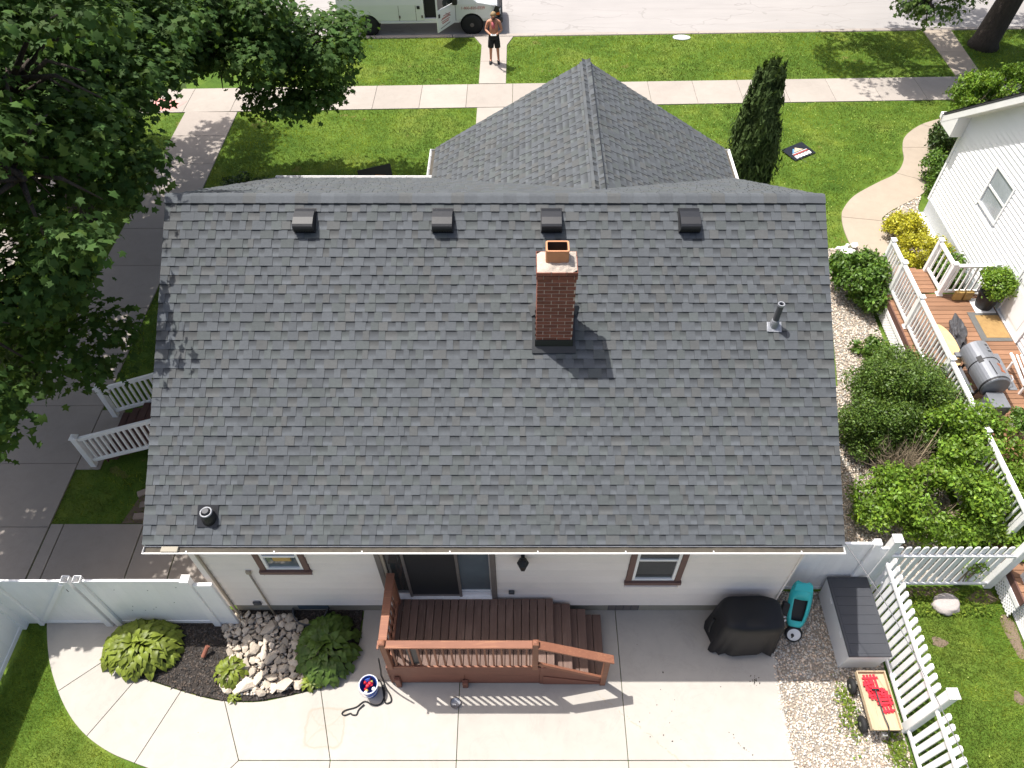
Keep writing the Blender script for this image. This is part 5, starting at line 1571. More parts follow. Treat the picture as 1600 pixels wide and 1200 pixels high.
pr2=[(NYB-ov+.02,npt(NYB-ov,-.055)),(NYR,npt(NYR,-.062)),(NYF+ov-.02,npt(NYF+ov,-.055)),(NYF+ov-.02,npt(NYF+ov,-.24)),(NYR,npt(NYR,-.25)),(NYB-ov+.02,npt(NYB-ov,-.24))]
MB().extr([(NX-ox,a,b) for a,b in pr2],(.03,0,0)).build('rake_board',M['whitepaint'],nroof)
pr3=[(NYB-ov+.03,npt(NYB-ov,-.20)),(NYR,npt(NYR,-.20)),(NYF+ov-.03,npt(NYF+ov,-.20)),(NYF+ov-.03,npt(NYF+ov,-.235)),(NYR,npt(NYR,-.235)),(NYB-ov+.03,npt(NYB-ov,-.235))]
MB().extr([(NX-ox+.032,a,b) for a,b in pr3],(ox+.02,0,0)).build('soffit',M['whitepaint'],nroof)
ez=npt(NYF+ov,0)
MB().box(NX-ox,NX+8,NYF+ov-.03,NYF+ov+.01,ez-.25,ez-.06).build('fascia',M['whitepaint'],nroof)
MB().extr([(NX-ox-.02,NYF+ov+.012,ez-.03),(NX-ox-.02,NYF+ov+.012,ez-.16),(NX-ox-.02,NYF+ov+.10,ez-.16),(NX-ox-.02,NYF+ov+.13,ez-.03)],(7,0,0)).build('gutter',M['whitepaint'],nroof)
MB().box(NX-ox+.03,NX+8,NYF-.02,NYF+ov-.04,ez-.29,ez-.26).build('soffit',M['whitepaint'],nroof)
# boxed return of the eave
MB().extr([(NX-ox+.005,NYF-.05,ez-.262),(NX-ox+.005,NYF+ov-.035,ez-.262),(NX-ox+.005,NYF+ov-.035,npt(NYF+ov,-.20)),(NX-ox+.005,NYF-.05,npt(NYF-.05,-.20))],(.02,0,0)).build('eave_return',M['whitepaint'],nroof)
MB().box(NX-ox+.026,NX-.002,NYF-.07,NYF-.05,ez-.262,npt(NYF-.06,-.20)).build('eave_return',M['whitepaint'],nroof)
# window and door
y0,y1,z0,z1=14.22,15.20,1.78,2.82
w=MB(); t=.06
w.box(NX-.03,NX+.05,y0,y0+t,z0,z1); w.box(NX-.03,NX+.05,y1-t,y1,z0,z1); w.box(NX-.03,NX+.05,y0+t,y1-t,z0,z0+t); w.box(NX-.03,NX+.05,y0+t,y1-t,z1-t,z1)
wn_=w.build('window',M['vinyl'],nb,bevel=.006)
zm=(z0+z1)/2
MB().box(NX+.008,NX+.02,y0+t,y1-t,z0+t,zm).build('pane',M['glass_pale'],wn_)
MB().box(NX-.004,NX+.006,y0+t,y1-t,zm,z1-t).build('pane',M['glass_pale'],wn_)
MB().box(NX-.014,NX+.03,y0+t,y1-t,zm-.025,zm+.025).build('meeting_rail',M['vinyl'],wn_)
dr=MB().box(NX-.02,NX+.04,11.60,12.58,.66,2.66).build('door',M['vinyl'],nb,bevel=.01)
for a,b in ((11.53,11.60),(12.58,12.65)): MB().box(NX-.045,NX+.04,a,b,.64,2.72).build('door_frame',M['vinyl'],dr)
MB().box(NX-.045,NX+.04,11.60,12.58,2.66,2.72).build('door_frame',M['vinyl'],dr)
MB().box(NX-.06,NX+.04,11.53,12.65,.60,.64).build('sill',M['vinyl'],dr)
MB().tube([(NX-.05,12.48,1.6),(NX-.05,12.48,1.7)],.012,6).build('handle',M['pipe'],dr)
for a,b in ((.8,1.5),(1.62,2.5)): MB().box(NX-.03,NX-.018,11.74,12.44,a,b).build('door_panel',M['vinyl'],dr,bevel=.008)

# ------------------------------------------------------------------ neighbour's deck
nd=thing('neighbour_deck','warm brown neighbour deck with white railing and lattice skirt','deck',(10,11,0))
NZD=.62; DX=8.74
y=13.14
while y>5.5:
    MB().box(DX,NX-.05,y-.134,y-.002,NZD-.03,NZD+random.uniform(-.002,.002)).build('deck_board',M['nbdeck'],nd,bevel=.004); y-=.14
y=14.02
while y>13.2:
    MB().box(DX,10.0,y-.134,y-.002,NZD-.03,NZD).build('deck_board',M['nbdeck'],nd,bevel=.004); y-=.14
for k_,(a,b,z_) in enumerate(((14.04,14.32,.41),(14.33,14.6,.20))):
    for q in (0,1):
        MB().box(8.86,9.92,a+q*.138,a+q*.138+.132,z_-.03,z_).build('step_board',M['nbdeck'],nd,bevel=.004)
    MB().box(8.88,9.90,a+.01,a+.03,0,z_-.03).build('riser',M['nbdeck'],nd)
MB().box(DX-.03,DX-.002,5.4,14.02,.44,NZD-.002).build('rim_board',M['stoop'],nd)
MB().box(DX-.042,DX-.032,5.4,14.02,.36,.46).build('white_trim',M['vinyl'],nd)
lattice(MB(),(DX-.02,5.4,.02),(0,1,0),(0,0,1),8.6,.34,.085,.030,.008).build('lattice_skirt',M['vinyl'],nd)
MB().box(DX,10.0,13.99,14.02,.03,NZD-.034).build('rim_board',M['stoop'],nd)
RT=1.53
def post(x,y,zb=NZD,zt=RT+.05):
    p_=MB().box(x-.05,x+.05,y-.05,y+.05,zb,zt).build('post',M['vinyl'],nd,bevel=.005)
    MB().lathe([(.088,0),(.088,.015),(.04,.04),(0,.05)],(x,y,zt),4).build('post_cap',M['vinyl'],p_)
    MB().box(x-.07,x+.07,y-.07,y+.07,zb,zb+.03).build('post_base',M['vinyl'],p_)
def rail(p,q,sp=.115):
    p=Vector(p);q=Vector(q); d=(q-p); L_=d.length; d.normalize(); e=d*.05
    MB().bar(p+e+Vector((0,0,RT-.02)),q-e+Vector((0,0,RT-.02)),.085,.055).build('hand_rail',M['vinyl'],nd,bevel=.005)
    MB().bar(p+e+Vector((0,0,NZD+.11)),q-e+Vector((0,0,NZD+.11)),.05,.07).build('bottom_rail',M['vinyl'],nd,bevel=.005)
    n_=int((L_-.1)/sp)
    for i in range(n_):
        c=p+d*(.05+(L_-.1)*(i+.5)/n_)
        MB().box(c.x-.018,c.x+.018,c.y-.018,c.y+.018,NZD+.13,RT-.04).build('baluster',M['vinyl'],nd)
rx=8.83
ysn=[13.98,13.18,12.03,10.22,8.4,6.6]
for y in ysn: post(rx,y)
for a,b in zip(ysn,ysn[1:]): rail((rx,a,0),(rx,b,0))
post(9.96,13.98,.05); post(9.98,13.12); post(10.96,13.12)
rail((9.96,13.98,0),(9.98,13.12,0),.16); rail((9.98,13.12,0),(10.96,13.12,0),.14)

# things on the neighbour's deck
mt=thing('door_mat','tan door mat with grey border before the neighbour white door','mat',(10.77,12.05,NZD))
MB().box(10.42,11.12,11.58,12.50,NZD+.003,NZD+.014).build('border',M['mat_grey'],mt)
MB().box(10.56,11.10,11.68,12.40,NZD+.0145,NZD+.019).build('face',M['mat_tan'],mt)
bl=thing('wood_blocks','two ochre wooden blocks standing by the neighbour railing','blocks',(10.43,12.97,NZD))
for x,a in ((10.33,.1),(10.56,-.05)):
    MB().box(x-.10,x+.10,12.90,13.0,NZD,NZD+.26).build('block',M['ochre'],bl,bevel=.02,seg=2)
po=thing('plant_pot','large black plant pot holding a green bush by the neighbour wall','pot',(10.88,12.72,NZD))
MB().lathe([(.19,.02),(.24,.40),(.26,.40),(.26,.45),(.23,.45),(.22,.40),(0,.40)],(10.88,12.72,NZD),24).build('pot',M['black'],po,smooth=False)
MB().box(10.62,11.10,12.47,12.97,NZD+.001,NZD+.018).build('saucer',M['greyplastic'],po,bevel=.006)
sm=thing('smoker','grey barrel smoker with side firebox standing on the neighbour deck','smoker',(9.67,10.2,NZD))
A=Vector((9.62,10.80,1.22)); B=Vector((9.68,9.72,1.22)); ax=(B-A).normalized(); Ls=(B-A).length; rs=.285
MB().lathe([(0,0),(rs*.9,0),(rs,.02),(rs,Ls*.46)],A,30,axis=ax).build('barrel',M['smoker'],sm,smooth=False)
MB().lathe([(rs+.004,Ls*.47),(rs+.004,Ls-.02),(rs*.92,Ls),(0,Ls)],A,30,axis=ax).build('barrel_lid',M['smoker'],sm,smooth=False)
MB().lathe([(rs+.012,Ls*.455),(rs+.016,Ls*.462),(rs+.012,Ls*.475)],A,30,axis=ax).build('seam_band',M['black'],sm)
MB().lathe([(rs+.010,Ls*.93),(rs+.016,Ls*.95),(rs+.010,Ls*.97)],A,30,axis=ax).build('seam_band',M['black'],sm)
for s_,l_ in ((.62,.10),(.70,.07),(.78,.12)):
    c=A+ax*(Ls*s_); th=R(62)
    u=Vector((math.cos(th),0,math.sin(th)))
    MB().bar(c+u*(rs+.004)-ax*.03,c+u*(rs+.004)+ax*.04,l_,.004,up=u).build('rust_patch',M['rust'],sm)
for s_,l_ in ((.12,.06),(.2,.04),(.28,.09)):
    c=A+ax*(Ls*s_); th=R(70)
    u=Vector((math.cos(th),0,math.sin(th)))
    MB().bar(c+u*(rs+.003)-ax*.015,c+u*(rs+.003)+ax*.02,l_,.004,up=u).build('scorch_mark',M['black'],sm)
MB().bar(A+ax*Ls*.55+Vector((-.05,0,rs+.003)),A+ax*Ls*.88+Vector((-.05,0,rs+.003)),.012,.01).build('door_seam',M['black'],sm)
MB().bar(A+ax*.42+Vector((-.17,0,rs*.82)),A+ax*.58+Vector((-.17,0,rs*.82)),.10,.01,up=(-.6,0,.8)).build('damper_plate',M['black'],sm)
MB().box(9.50,9.86,9.28,9.68,.86,1.14).build('firebox',M['smoker'],sm,bevel=.01)
MB().box(9.34,9.49,9.30,9.52,.80,1.0).build('firebox_vent',M['smoker'],sm,bevel=.01)
MB().box(9.98,10.16,9.72,10.72,1.14,1.16).build('side_shelf',M['smoker'],sm)
MB().lathe([(.05,0),(.06,.04),(.03,.07),(0,.07)],(9.98,10.42,1.20),10).build('knob',M['black'],sm)
MB().tube([(9.97,10.0,1.28),(10.05,9.96,1.33),(10.04,9.85,1.33),(9.96,9.80,1.28)],.012,6).build('handle',M['silver'],sm)
for x,y in ((9.42,10.6),(9.86,10.6),(9.44,9.9),(9.88,9.9)): MB().bar((x,y,NZD),(x*.5+9.65*.5,y,1.05),.04,.04).build('leg',M['black'],sm)
MB().box(9.30,9.44,9.86,10.62,.86,.90).build('lower_shelf',M['smoker'],sm)
MB().bar((9.25,10.70,1.14),(9.60,10.70,1.14),.12,.05).build('side_arm',M['smoker'],sm)
ob=thing('tan_board','tan oval board behind the neighbour white railing','board',(9.34,11.15,NZD))
el=[(9.30+.24*math.cos(R(a))*(1 if math.cos(R(a))>0 else .5),11.15+.62*math.sin(R(a))) for a in range(0,360,12)]
MB().prism(el,.96,.99).build('board_top',M['tanboard'],ob,bevel=.006)
for y in (10.85,11.45): MB().box(9.22,9.28,y-.03,y+.03,NZD,.958).build('leg',M['tanboard'],ob)
bm=bmesh.new(); bmesh.ops.create_icosphere(bm,subdivisions=4,radius=1)
for v in bm.verts:
    f_=1+.5*noise.noise(v.co*2.2+Vector((3,1,0)))+.3*abs(noise.noise(v.co*6))
    v.co=Vector((v.co.x*.16*f_,v.co.y*.55*f_,max(-.02,v.co.z*.20*f_)))
me=bpy.data.meshes.new('crumpled_tarp'); bm.to_mesh(me); bm.free()
o=link('crumpled_tarp',me,M['tarp']); o.location=(9.88,11.72,NZD+.02); o.rotation_euler=(0,0,-.35); tag(o,'crumpled dark grey cover lying beside the tan board','cover')
ch=thing('lounge_chair','white plastic lounge chair at the right edge of the neighbour deck','chair',(10.75,10.5,NZD))
for i in range(5): MB().bar((10.62+i*.09,10.85,.98),(10.62+i*.09,10.15,.86),.035,.02).build('slat',M['vinyl'],ch)
for x in (10.60,11.02): MB().bar((x,10.9,.98),(x,9.9,.84),.04,.04).build('side_rail',M['vinyl'],ch)
for x in (10.60,11.02):
    for y in (10.7,10.05): MB().box(x-.02,x+.02,y-.02,y+.02,NZD,.9).build('leg',M['vinyl'],ch)
sp=thing('stone_planter','round stone planter on the neighbour deck below the smoker','planter',(10.1,9.1,NZD))
MB().lathe([(.17,0),(.24,.24),(.27,.26),(.27,.30),(.22,.30),(.2,.24),(0,.24)],(10.12,9.05,NZD),20).build('planter',M['boulder'],sp,smooth=False)

# ------------------------------------------------------------------ lawn signs
def sign_board(root,f,w,h):
    """printed panel in local x right, y up, z out"""
    def pl(pts,z,mt,nm):
        MB().extr([f@Vector((a,b,z)) for a,b in pts],f.to_3x3()@Vector((0,0,.0008))).build(nm,mt,root)
    MB().extr([f@Vector((a,b,-.004)) for a,b in ((-w/2,-h/2),(w/2,-h/2),(w/2,h/2),(-w/2,h/2))],f.to_3x3()@Vector((0,0,.004))).build('panel',M['signblack'],root)
    pl([(-.20*w,.02*h),(.02*w,.30*h),(.24*w,.02*h)],.0012,M['signcream'],'printed_roof')
    pl([(-.30*w,.0*h),(-.20*w,.02*h),(-.06*w,.22*h),(-.10*w,.27*h)],.0016,M['signblue'],'printed_blue_bar')
    pl([(-.34*w,-.03*h),(.36*w,-.03*h),(.36*w,-.06*h),(-.34*w,-.06*h)],.0016,M['white'],'printed_line')
    pl([(-.34*w,-.09*h),(.36*w,-.09*h),(.36*w,-.15*h),(-.34*w,-.15*h)],.0014,M['logo_red'],'printed_line')
    for i in range(5): pl([((-.36+i*.15)*w,-.40*h),((-.24+i*.15)*w,-.40*h),((-.23+i*.15)*w,-.20*h),((-.35+i*.15)*w,-.20*h)],.0018,M['white'],'printed_letter')
s1=thing('lawn_sign','fallen black yard sign with striped print lying on the front lawn','sign',(8.45,20.07,0))
sign_board(s1,frame((8.45,20.07,.025),(.9,.55,0),(-.52,.85,.06)),.85,.62)
for q in (-.2,.2):
    c=Vector((8.61,19.81,.012))+Vector((.85,.52,0))*q
    MB().tube([c,c+Vector((.12,-.19,-.01))],.004,5).build('wire_stake',M['pipe'],s1)
s2=thing('lawn_sign','black yard sign with orange mark standing behind the front gutter','sign',(-4.2,18.3,0))
f2=frame((-4.17,18.25,.33),(.93,.36,0),(-.1,.28,.95))
MB().extr([f2@Vector(p_) for p_ in ((-.48,-.32,-.004),(.48,-.32,-.004),(.48,.32,-.004),(-.48,.32,-.004))],f2.to_3x3()@Vector((0,0,.006))).build('panel',M['signblack'],s2)
for i in range(4):
    MB().extr([f2@Vector(p_) for p_ in ((.0+.05*i,.10-.07*i,.003),(.30-.02*i,.02-.08*i,.003),(.30-.02*i,-.01-.08*i,.003),(.0+.05*i,.07-.07*i,.003))],f2.to_3x3()@Vector((0,0,.001))).build('printed_stroke',M['signorange'],s2)
for q in (-.3,.3): MB().tube([f2@Vector((q,-.3,0)),Vector((f2@Vector((q,-.3,0))).to_tuple()[:2]+(-.05,))],.006,5).build('wire_stake',M['silver'],s2)
# small valve cover in the verge, white stones by the path
o=MB().lathe([(.33,0),(.33,.03),(.28,.04),(0,.04)],(5.9,sy(5.9,27.32),-.03),20,sx=1,sy=.6).build('utility_cover',M['bluestone'])
tag(o,'round pale utility cover in the verge by the street','cover')
wr=thing('white_rocks','heap of white landscape rocks behind the glossy shrub','rocks',(8.65,15.1,0))
for i in range(16):
    a=random.uniform(0,6.28); q=math.sqrt(random.random())*.55
    rock(8.66+q*math.cos(a),15.05+q*math.sin(a),.05+.1*(1-q),random.uniform(.11,.2),M['white_stone'],wr,.7)
# ------------------------------------------------------------------ foliage
MAPLE_V=np.array([(0,.36,.03),(0,0,0),(.40,.06,-.07),(.27,.30,.0),(.54,.56,-.10),(.21,.60,.0),(0,1.0,-.10),(-.21,.60,.0),(-.54,.56,-.10),(-.27,.30,.0),(-.40,.06,-.07)])
MAPLE_V=MAPLE_V-np.array([0,.4,0])
MAPLE_F=np.array([(0,i,i+1) for i in range(1,10)]+[(0,10,1)])
DIA_V=np.array([(0,-.5,0),(.27,0,.05),(0,.5,-.05),(-.27,0,.05)]); DIA_F=np.array([(0,1,2),(0,2,3)])
SPK_V=np.array([(-.09,-.5,0),(.09,-.5,0),(.13,.1,.04),(0,.6,0),(-.13,.1,.04)]); SPK_F=np.array([(0,1,2),(0,2,4),(4,2,3)])

def norm(a): return a/np.maximum(np.linalg.norm(a,axis=-1,keepdims=True),1e-9)
def leaf_field(name,P,N,size,tv,tf,cols,mat,parent,T=None,rng=RNG):
    n=len(P); N=norm(N)
    if T is None: T=rng.normal(size=(n,3))
    T=norm(T-N*np.sum(T*N,1,keepdims=True)); S=np.cross(T,N)
    V=P[:,None]+size[:,None,None]*(tv[None,:,0:1]*S[:,None]+tv[None,:,1:2]*T[:,None]+tv[None,:,2:3]*N[:,None])
    F=(tf[None]+(np.arange(n)*len(tv))[:,None,None]).reshape(-1,3)
    me=big_mesh(name,V.reshape(-1,3),F,np.repeat(cols,len(tf),axis=0))
    return link(name,me,mat,parent)
def leaf_cols(n,rng,lo=.65,hi=1.35,yel=.2):
    t=rng.uniform(lo,hi,n); y=rng.random(n)**3*yel
    return np.stack([t*(1+1.6*y),t*(1+.5*y),t*(1-.3*y)],1)

def sample_lobes(lobes,n,rng,thick=.22,inner=.12):
    c=np.array([l[0] for l in lobes],float); r=np.array([l[1] for l in lobes],float)
    area=(r[:,0]*r[:,1]+r[:,1]*r[:,2]+r[:,0]*r[:,2]); p=area/area.sum()
    out=[];outn=[]
    tot=0
    while tot<n:
        k=rng.choice(len(lobes),n,p=p); d=norm(rng.normal(size=(n,3)))
        rad=np.where(rng.random(n)<inner,rng.uniform(.3,.9,n),1-np.abs(rng.normal(0,thick,n)))
        q=c[k]+d*r[k]*rad[:,None]; nn_=norm(d/r[k])
        # drop points well inside another lobe
        keep=np.ones(n,bool)
        for j in range(len(lobes)):
            dd=np.linalg.norm((q-c[j])/r[j],axis=1); keep&=(dd>.68)|(k==j)|(rng.random(n)<.12)
        out.append(q[keep]); outn.append(nn_[keep]); tot+=keep.sum()
    return np.vstack(out)[:n],np.vstack(outn)[:n]

def knobbly(lobes,k,r,seed,flat=.75,jit=.06,shrink=.5):
    """many small lobes over the surface of the big ones: an uneven outline"""
    rn=random.Random(seed); out=[]
    for c,rad in lobes:
        n_=max(3,int(k*(rad[0]*rad[1]+rad[1]*rad[2]+rad[0]*rad[2])/3/(r*r)))
        for i in range(n_):
            d=Vector((rn.gauss(0,1),rn.gauss(0,1),rn.gauss(.25,.9))).normalized(); q=rn.uniform(.75,1.0)+rn.gauss(0,jit)
            rr=r*rn.uniform(.6,1.35)
            p=tuple(c[j]+d[j]*(max(rad[j]-rr*shrink,rad[j]*.4))*q for j in range(3))
            out.append((p,(rr*rn.uniform(.85,1.25),rr*rn.uniform(.85,1.25),rr*flat)))
    return out

def shrub(name,label,base,lobes,n,size,mat,seed,cat='shrub',tv=DIA_V,tf=DIA_F,twig=True,clump=5,spread=.05,yel=.25,zmin=.03,thick=.2,upw=.35,kn=2.3):
    rng=np.random.default_rng(seed)
    root=thing(name,label,cat,base)
    m=n//clump
    rmean=sum(min(l[1]) for l in lobes)/len(lobes)
    P,N=sample_lobes(knobbly(lobes,kn,rmean*.36,seed),m,rng,thick,.2)
    tone_=rng.uniform(.55,1.4,m)
    P=np.repeat(P,clump,0)+rng.normal(0,spread,(m*clump,3)); N=np.repeat(N,clump,0)*.8+rng.normal(0,.75,(m*clump,3))+np.array([0,0,upw])
    tt=np.repeat(tone_,clump)
    ok=P[:,2]>zmin; P=P[ok];N=N[ok];tt=tt[ok]
    cols=leaf_cols(len(P),rng,.75,1.25,yel)*tt[:,None]
    leaf_field('crown',P,N,size*rng.uniform(.65,1.3,len(P)),tv,tf,cols,mat,root,rng=rng)
    if twig:
        mb=MB(); rn=random.Random(seed)
        for i in range(16):
            l=rn.choice(lobes); tgt=Vector(l[0])+Vector([rn.uniform(-.75,.75)*q for q in l[1]])
            tgt.z=max(tgt.z,.15)
            b0=Vector(base)+Vector((rn.uniform(-.08,.08),rn.uniform(-.08,.08),0))
            mid=b0.lerp(tgt,.5)+Vector((rn.uniform(-.08,.08),rn.uniform(-.08,.08),.08))
            mb.tube([b0,mid,tgt],[.016,.011,.005],5)
        mb.build('branches',M['twig'] if mat is not M['conifer'] else M['bark'],root)
    return root

# big maple at the left
def tree(name,label,base,forks,lobes,n,size,mat,seed,tr=.30,clump=7,spread=.16,hole=-.06,hs=.55,tv=MAPLE_V,tf=MAPLE_F,droop=.3,sub_r=.85):
    rng=np.random.default_rng(seed); rn=random.Random(seed)
    root=thing(name,label,'tree',base)
    B=Vector(base); tb=MB()
    fk=B+Vector(forks[0])
    tb.tube([B+Vector((0,0,-.1)),B+Vector((0,0,.25)),B.lerp(fk,.5)+Vector((.05,0,0)),fk],[tr*1.45,tr*1.08,tr*.95,tr*.9],14)
    tb.build('trunk',M['bark'],root,smooth=True)
    lm=MB()
    ends=[]
    for e in forks[1:]:
        E_=B+Vector(e); mid=fk.lerp(E_,.5)+Vector((rn.uniform(-.3,.3),rn.uniform(-.3,.3),.5))
        pts=curve_pts([fk-Vector((0,0,.25)),mid,E_],5); k=len(pts)
        lm.tube(pts,[tr*.62*(1-i/k)+.045 for i in range(k)],9); ends.append((mid,E_))
    for l in lobes:
        c=Vector(l[0]); s=min((q for en in ends for q in en),key=lambda q:(q-c).length)
        pts=curve_pts([s,s.lerp(c,.6)+Vector((0,0,.3)),c],4); k=len(pts)
        lm.tube(pts,[.10*(1-i/k)+.03 for i in range(k)],7)
        for _ in range(14):
            d=Vector((rn.gauss(0,1),rn.gauss(0,1),rn.gauss(0,.7))).normalized(); q=c+Vector([d[i]*l[1][i]*.70 for i in range(3)])
            m_=c.lerp(q,.55)+Vector((0,0,.2)); s0=s.lerp(c,rn.uniform(.5,1))
            lm.tube([s0,m_,q],[.05,.03,.010],5)
    lm.build('limbs',M['bark'],root,smooth=True)
    m=n//clump
    P,N=sample_lobes(knobbly(lobes,1.7,sub_r,seed,.55,.08,.25),int(m*1.5),rng,.2,.12)
    keep=np.array([noise.noise(Vector(p)*hs)+.35*noise.noise(Vector(p)*1.9)>hole for p in P]); P=P[keep][:m];N=N[keep][:m]; m=len(P)
    tone_=rng.uniform(.75,1.25,m)
    P=np.repeat(P,clump,0)+rng.normal(0,spread,(m*clump,3))*np.array([1,1,.7])
    N=np.repeat(N,clump,0)*.7+rng.normal(0,.38,(m*clump,3))+np.array([0,0,.75])
    T=np.repeat(norm(rng.normal(size=(m,3))*.5+np.array([0,0,-droop])),clump,0)+rng.normal(0,.6,(m*clump,3))
    cols=leaf_cols(len(P),rng,.8,1.2,.25)*np.repeat(tone_,clump)[:,None]
    leaf_field('crown',P,N,size*rng.uniform(.65,1.25,len(P)),tv,tf,cols,mat,root,T=T,rng=rng)
    return root
ML=[((-10.2,10.6,5.9),(3.4,3.2,2.7)),((-8.9,8.2,4.5),(2.0,2.2,1.7)),((-9.6,7.0,4.0),(1.5,1.6,1.3)),((-8.3,11.9,6.4),(2.1,2.4,1.8)),((-12,14.5,8.0),(4.8,4.6,3.2)),((-9.0,15.4,6.9),(2.8,2.5,2.0)),
    ((-12.5,19,7.4),(4.6,4.0,3.3)),((-8.4,18.0,4.7),(2.9,2.2,1.8)),((-6.7,18.7,4.0),(1.9,1.8,1.5)),((-7.4,18.0,4.0),(1.7,1.6,1.3)),((-5.6,18.9,3.5),(1.2,1.3,1.0)),((-7.25,10.2,7.6),(1.8,1.8,1.5)),((-6.95,8.9,6.8),(1.5,1.5,1.3)),((-13.2,13.5,6.0),(3.2,3.2,2.2)),((-9.8,18.6,4.7),(2.4,2.0,1.6)),((-14,11,6.5),(3.5,3.5,3.0)),((-12.5,18.2,4.6),(2.6,2.0,1.3))]
tree('maple_tree','large dark green maple tree overhanging the left side of the roof',(-12.15,17.0,-.03),
     [(.05,-.1,2.3),(2.2,-5.2,5.2),(-1.6,-3.0,5.8),(.3,1.2,6.0),(3.6,.9,4.3),(-1.2,2.6,5.5)],ML,150000,.150,M['maple'],21,.34,hole=-.32)
SL=[((13.2,26.2,7.6),(4.2,3.2,2.6)),((17,27.5,9.0),(4.5,4,3.2)),((10.6,27.2,7.2),(2.4,2.2,1.9)),((20.5,26.8,8.2),(3.5,3.5,3)),((14.0,30.0,8.0),(3.5,2.6,2.6)),((12.75,24.3,2.45),(.75,.6,.75)),((13.75,24.3,3.1),(.6,.45,.55)),((12.3,25.4,4.2),(.9,.8,.9))]
tree('street_tree','street tree with thick bare trunk standing in the far right verge',(16.8,26.9,-.03),
     [(.35,.1,3.6),(-3.2,-.6,4.0),(-3.9,-2.1,3.4),(1.5,.8,6.0),(-2.5,2.6,5.8)],SL,42000,.15,M['streetleaf'],22,.42,hole=-.02,tv=MAPLE_V,tf=MAPLE_F)

# juniper in front of the house
rng=np.random.default_rng(31); root=thing('juniper','tall narrow dark green juniper beside the front gable','tree',(6.35,18.0,-.03))
MB().tube([(6.35,18,-.03),(6.35,18,3.3)],[.07,.02],8).build('trunk',M['bark'],root)
n=15000; h=rng.random(n)**.9; a=rng.uniform(0,6.283,n)
rad=.58*np.minimum(1,(1-h)**.62*1.25+.06)*(1+.22*np.sin(a*3+h*9)+.15*np.sin(a*5-h*14))*np.sqrt(rng.uniform(.35,1.0,n))*(1+.35*(rng.random(n)**6))
P=np.stack([6.35+rad*np.cos(a)-.10*h,18+rad*np.sin(a),.1+h*3.75],1)
ns=220; hb=rng.random(ns)*.97; ab=rng.uniform(0,6.283,ns); rb=.56*np.minimum(1,(1-hb)**.62*1.2+.05)
kk=rng.integers(0,ns,7000); tt=rng.random(7000)
P2=np.stack([6.35+(rb[kk]*.8+.22*tt)*np.cos(ab[kk])-.10*hb[kk],18+(rb[kk]*.8+.22*tt)*np.sin(ab[kk]),.1+hb[kk]*3.6+.30*tt],1)+rng.normal(0,.03,(7000,3))*(1.3-tt)[:,None]
P=np.vstack([P,P2]); a=np.concatenate([a,ab[kk]]); n=len(P)
T=np.stack([np.cos(a)*.35,np.sin(a)*.35,np.ones(n)],1)+rng.normal(0,.3,(n,3)); N=np.stack([np.cos(a),np.sin(a),np.full(n,.25)],1)+rng.normal(0,.35,(n,3))
tn=rng.uniform(.6,1.4,n)
leaf_field('crown',P,N,.17*rng.uniform(.6,1.3,n),SPK_V,SPK_F,np.stack([tn,tn,tn],1),M['conifer'],root,T=T,rng=rng)

shrub('shrub','glossy green rounded shrub by the top of the gravel strip',(8.28,13.75,0),[((8.28,13.7,.62),(.62,.6,.62)),((8.5,13.3,.45),(.4,.4,.4)),((8.0,14.0,.7),(.42,.4,.45))],9000,.105,M['shrubleaf'],41)
shrub('shrub','large rounded olive-green shrub between the house and the neighbour railing',(7.8,9.5,0),[((7.82,9.55,.85),(1.12,1.12,1.0)),((7.2,9.2,.7),(.7,.75,.7)),((8.4,9.4,.85),(.75,.9,.8)),((7.9,10.1,.9),(.9,.7,.75))],66000,.054,M['boxleaf'],42,clump=6,spread=.05,kn=3.4)
shrub('shrub','spreading bright green shrub behind the white picket fence',(8.0,7.4,0),[((7.9,7.25,.85),(1.3,.85,.85)),((8.95,7.9,1.1),(1.0,.9,.9)),((8.55,8.65,1.2),(.7,.6,.65)),((6.95,6.95,.45),(.65,.6,.5)),((8.7,6.9,.75),(.95,.65,.7)),((9.5,7.2,.9),(.8,.8,.7)),((7.05,7.7,.5),(.55,.55,.5))],36000,.085,M['brightleaf'],43,clump=7,spread=.055,kn=1.5)
shrub('shrub','golden yellow shrub farther from the neighbour railing',(10.33,16.05,0),[((10.33,16.05,.30),(.58,.58,.36))],4200,.075,M['yellowleaf'],44,clump=6,yel=.1)
shrub('shrub','golden yellow shrub right behind the neighbour railing',(10.40,15.0,0),[((10.40,15.0,.34),(.66,.64,.42))],5000,.075,M['yellowleaf'],45,clump=6,yel=.1)
shrub('small_plant','small leafy green plant in the gravel beside the lattice skirt',(8.22,11.7,0),[((8.22,11.7,.18),(.30,.34,.20)),((7.85,11.9,.10),(.14,.14,.11))],1500,.10,M['shrubleaf'],46,cat='plant')
shrub('small_plant','pale green plant behind the neighbour corner railing',(10.75,14.4,0),[((10.75,14.4,.42),(.4,.5,.42))],2600,.08,M['shrubleaf'],47,cat='plant')
shrub('pot_plant','green bush growing in the large black pot',(10.88,12.72,1.0),[((10.88,12.72,1.32),(.36,.36,.34))],4200,.07,M['brightleaf'],48,cat='plant',zmin=1.0)
shrub('shrub','bright green shrub showing above the neighbour roof edge',(14.3,22.0,0),[((14.3,22.0,.75),(.95,.7,.75)),((15.3,22.2,.8),(.9,.7,.8)),((13.75,21.9,.6),(.5,.5,.55))],11000,.10,M['brightleaf'],49)
shrub('shrub','dark green shrub under the neighbour eave',(12.75,19.7,0),[((12.75,19.75,.65),(.6,.6,.68))],5000,.10,M['darkleaf'],50)
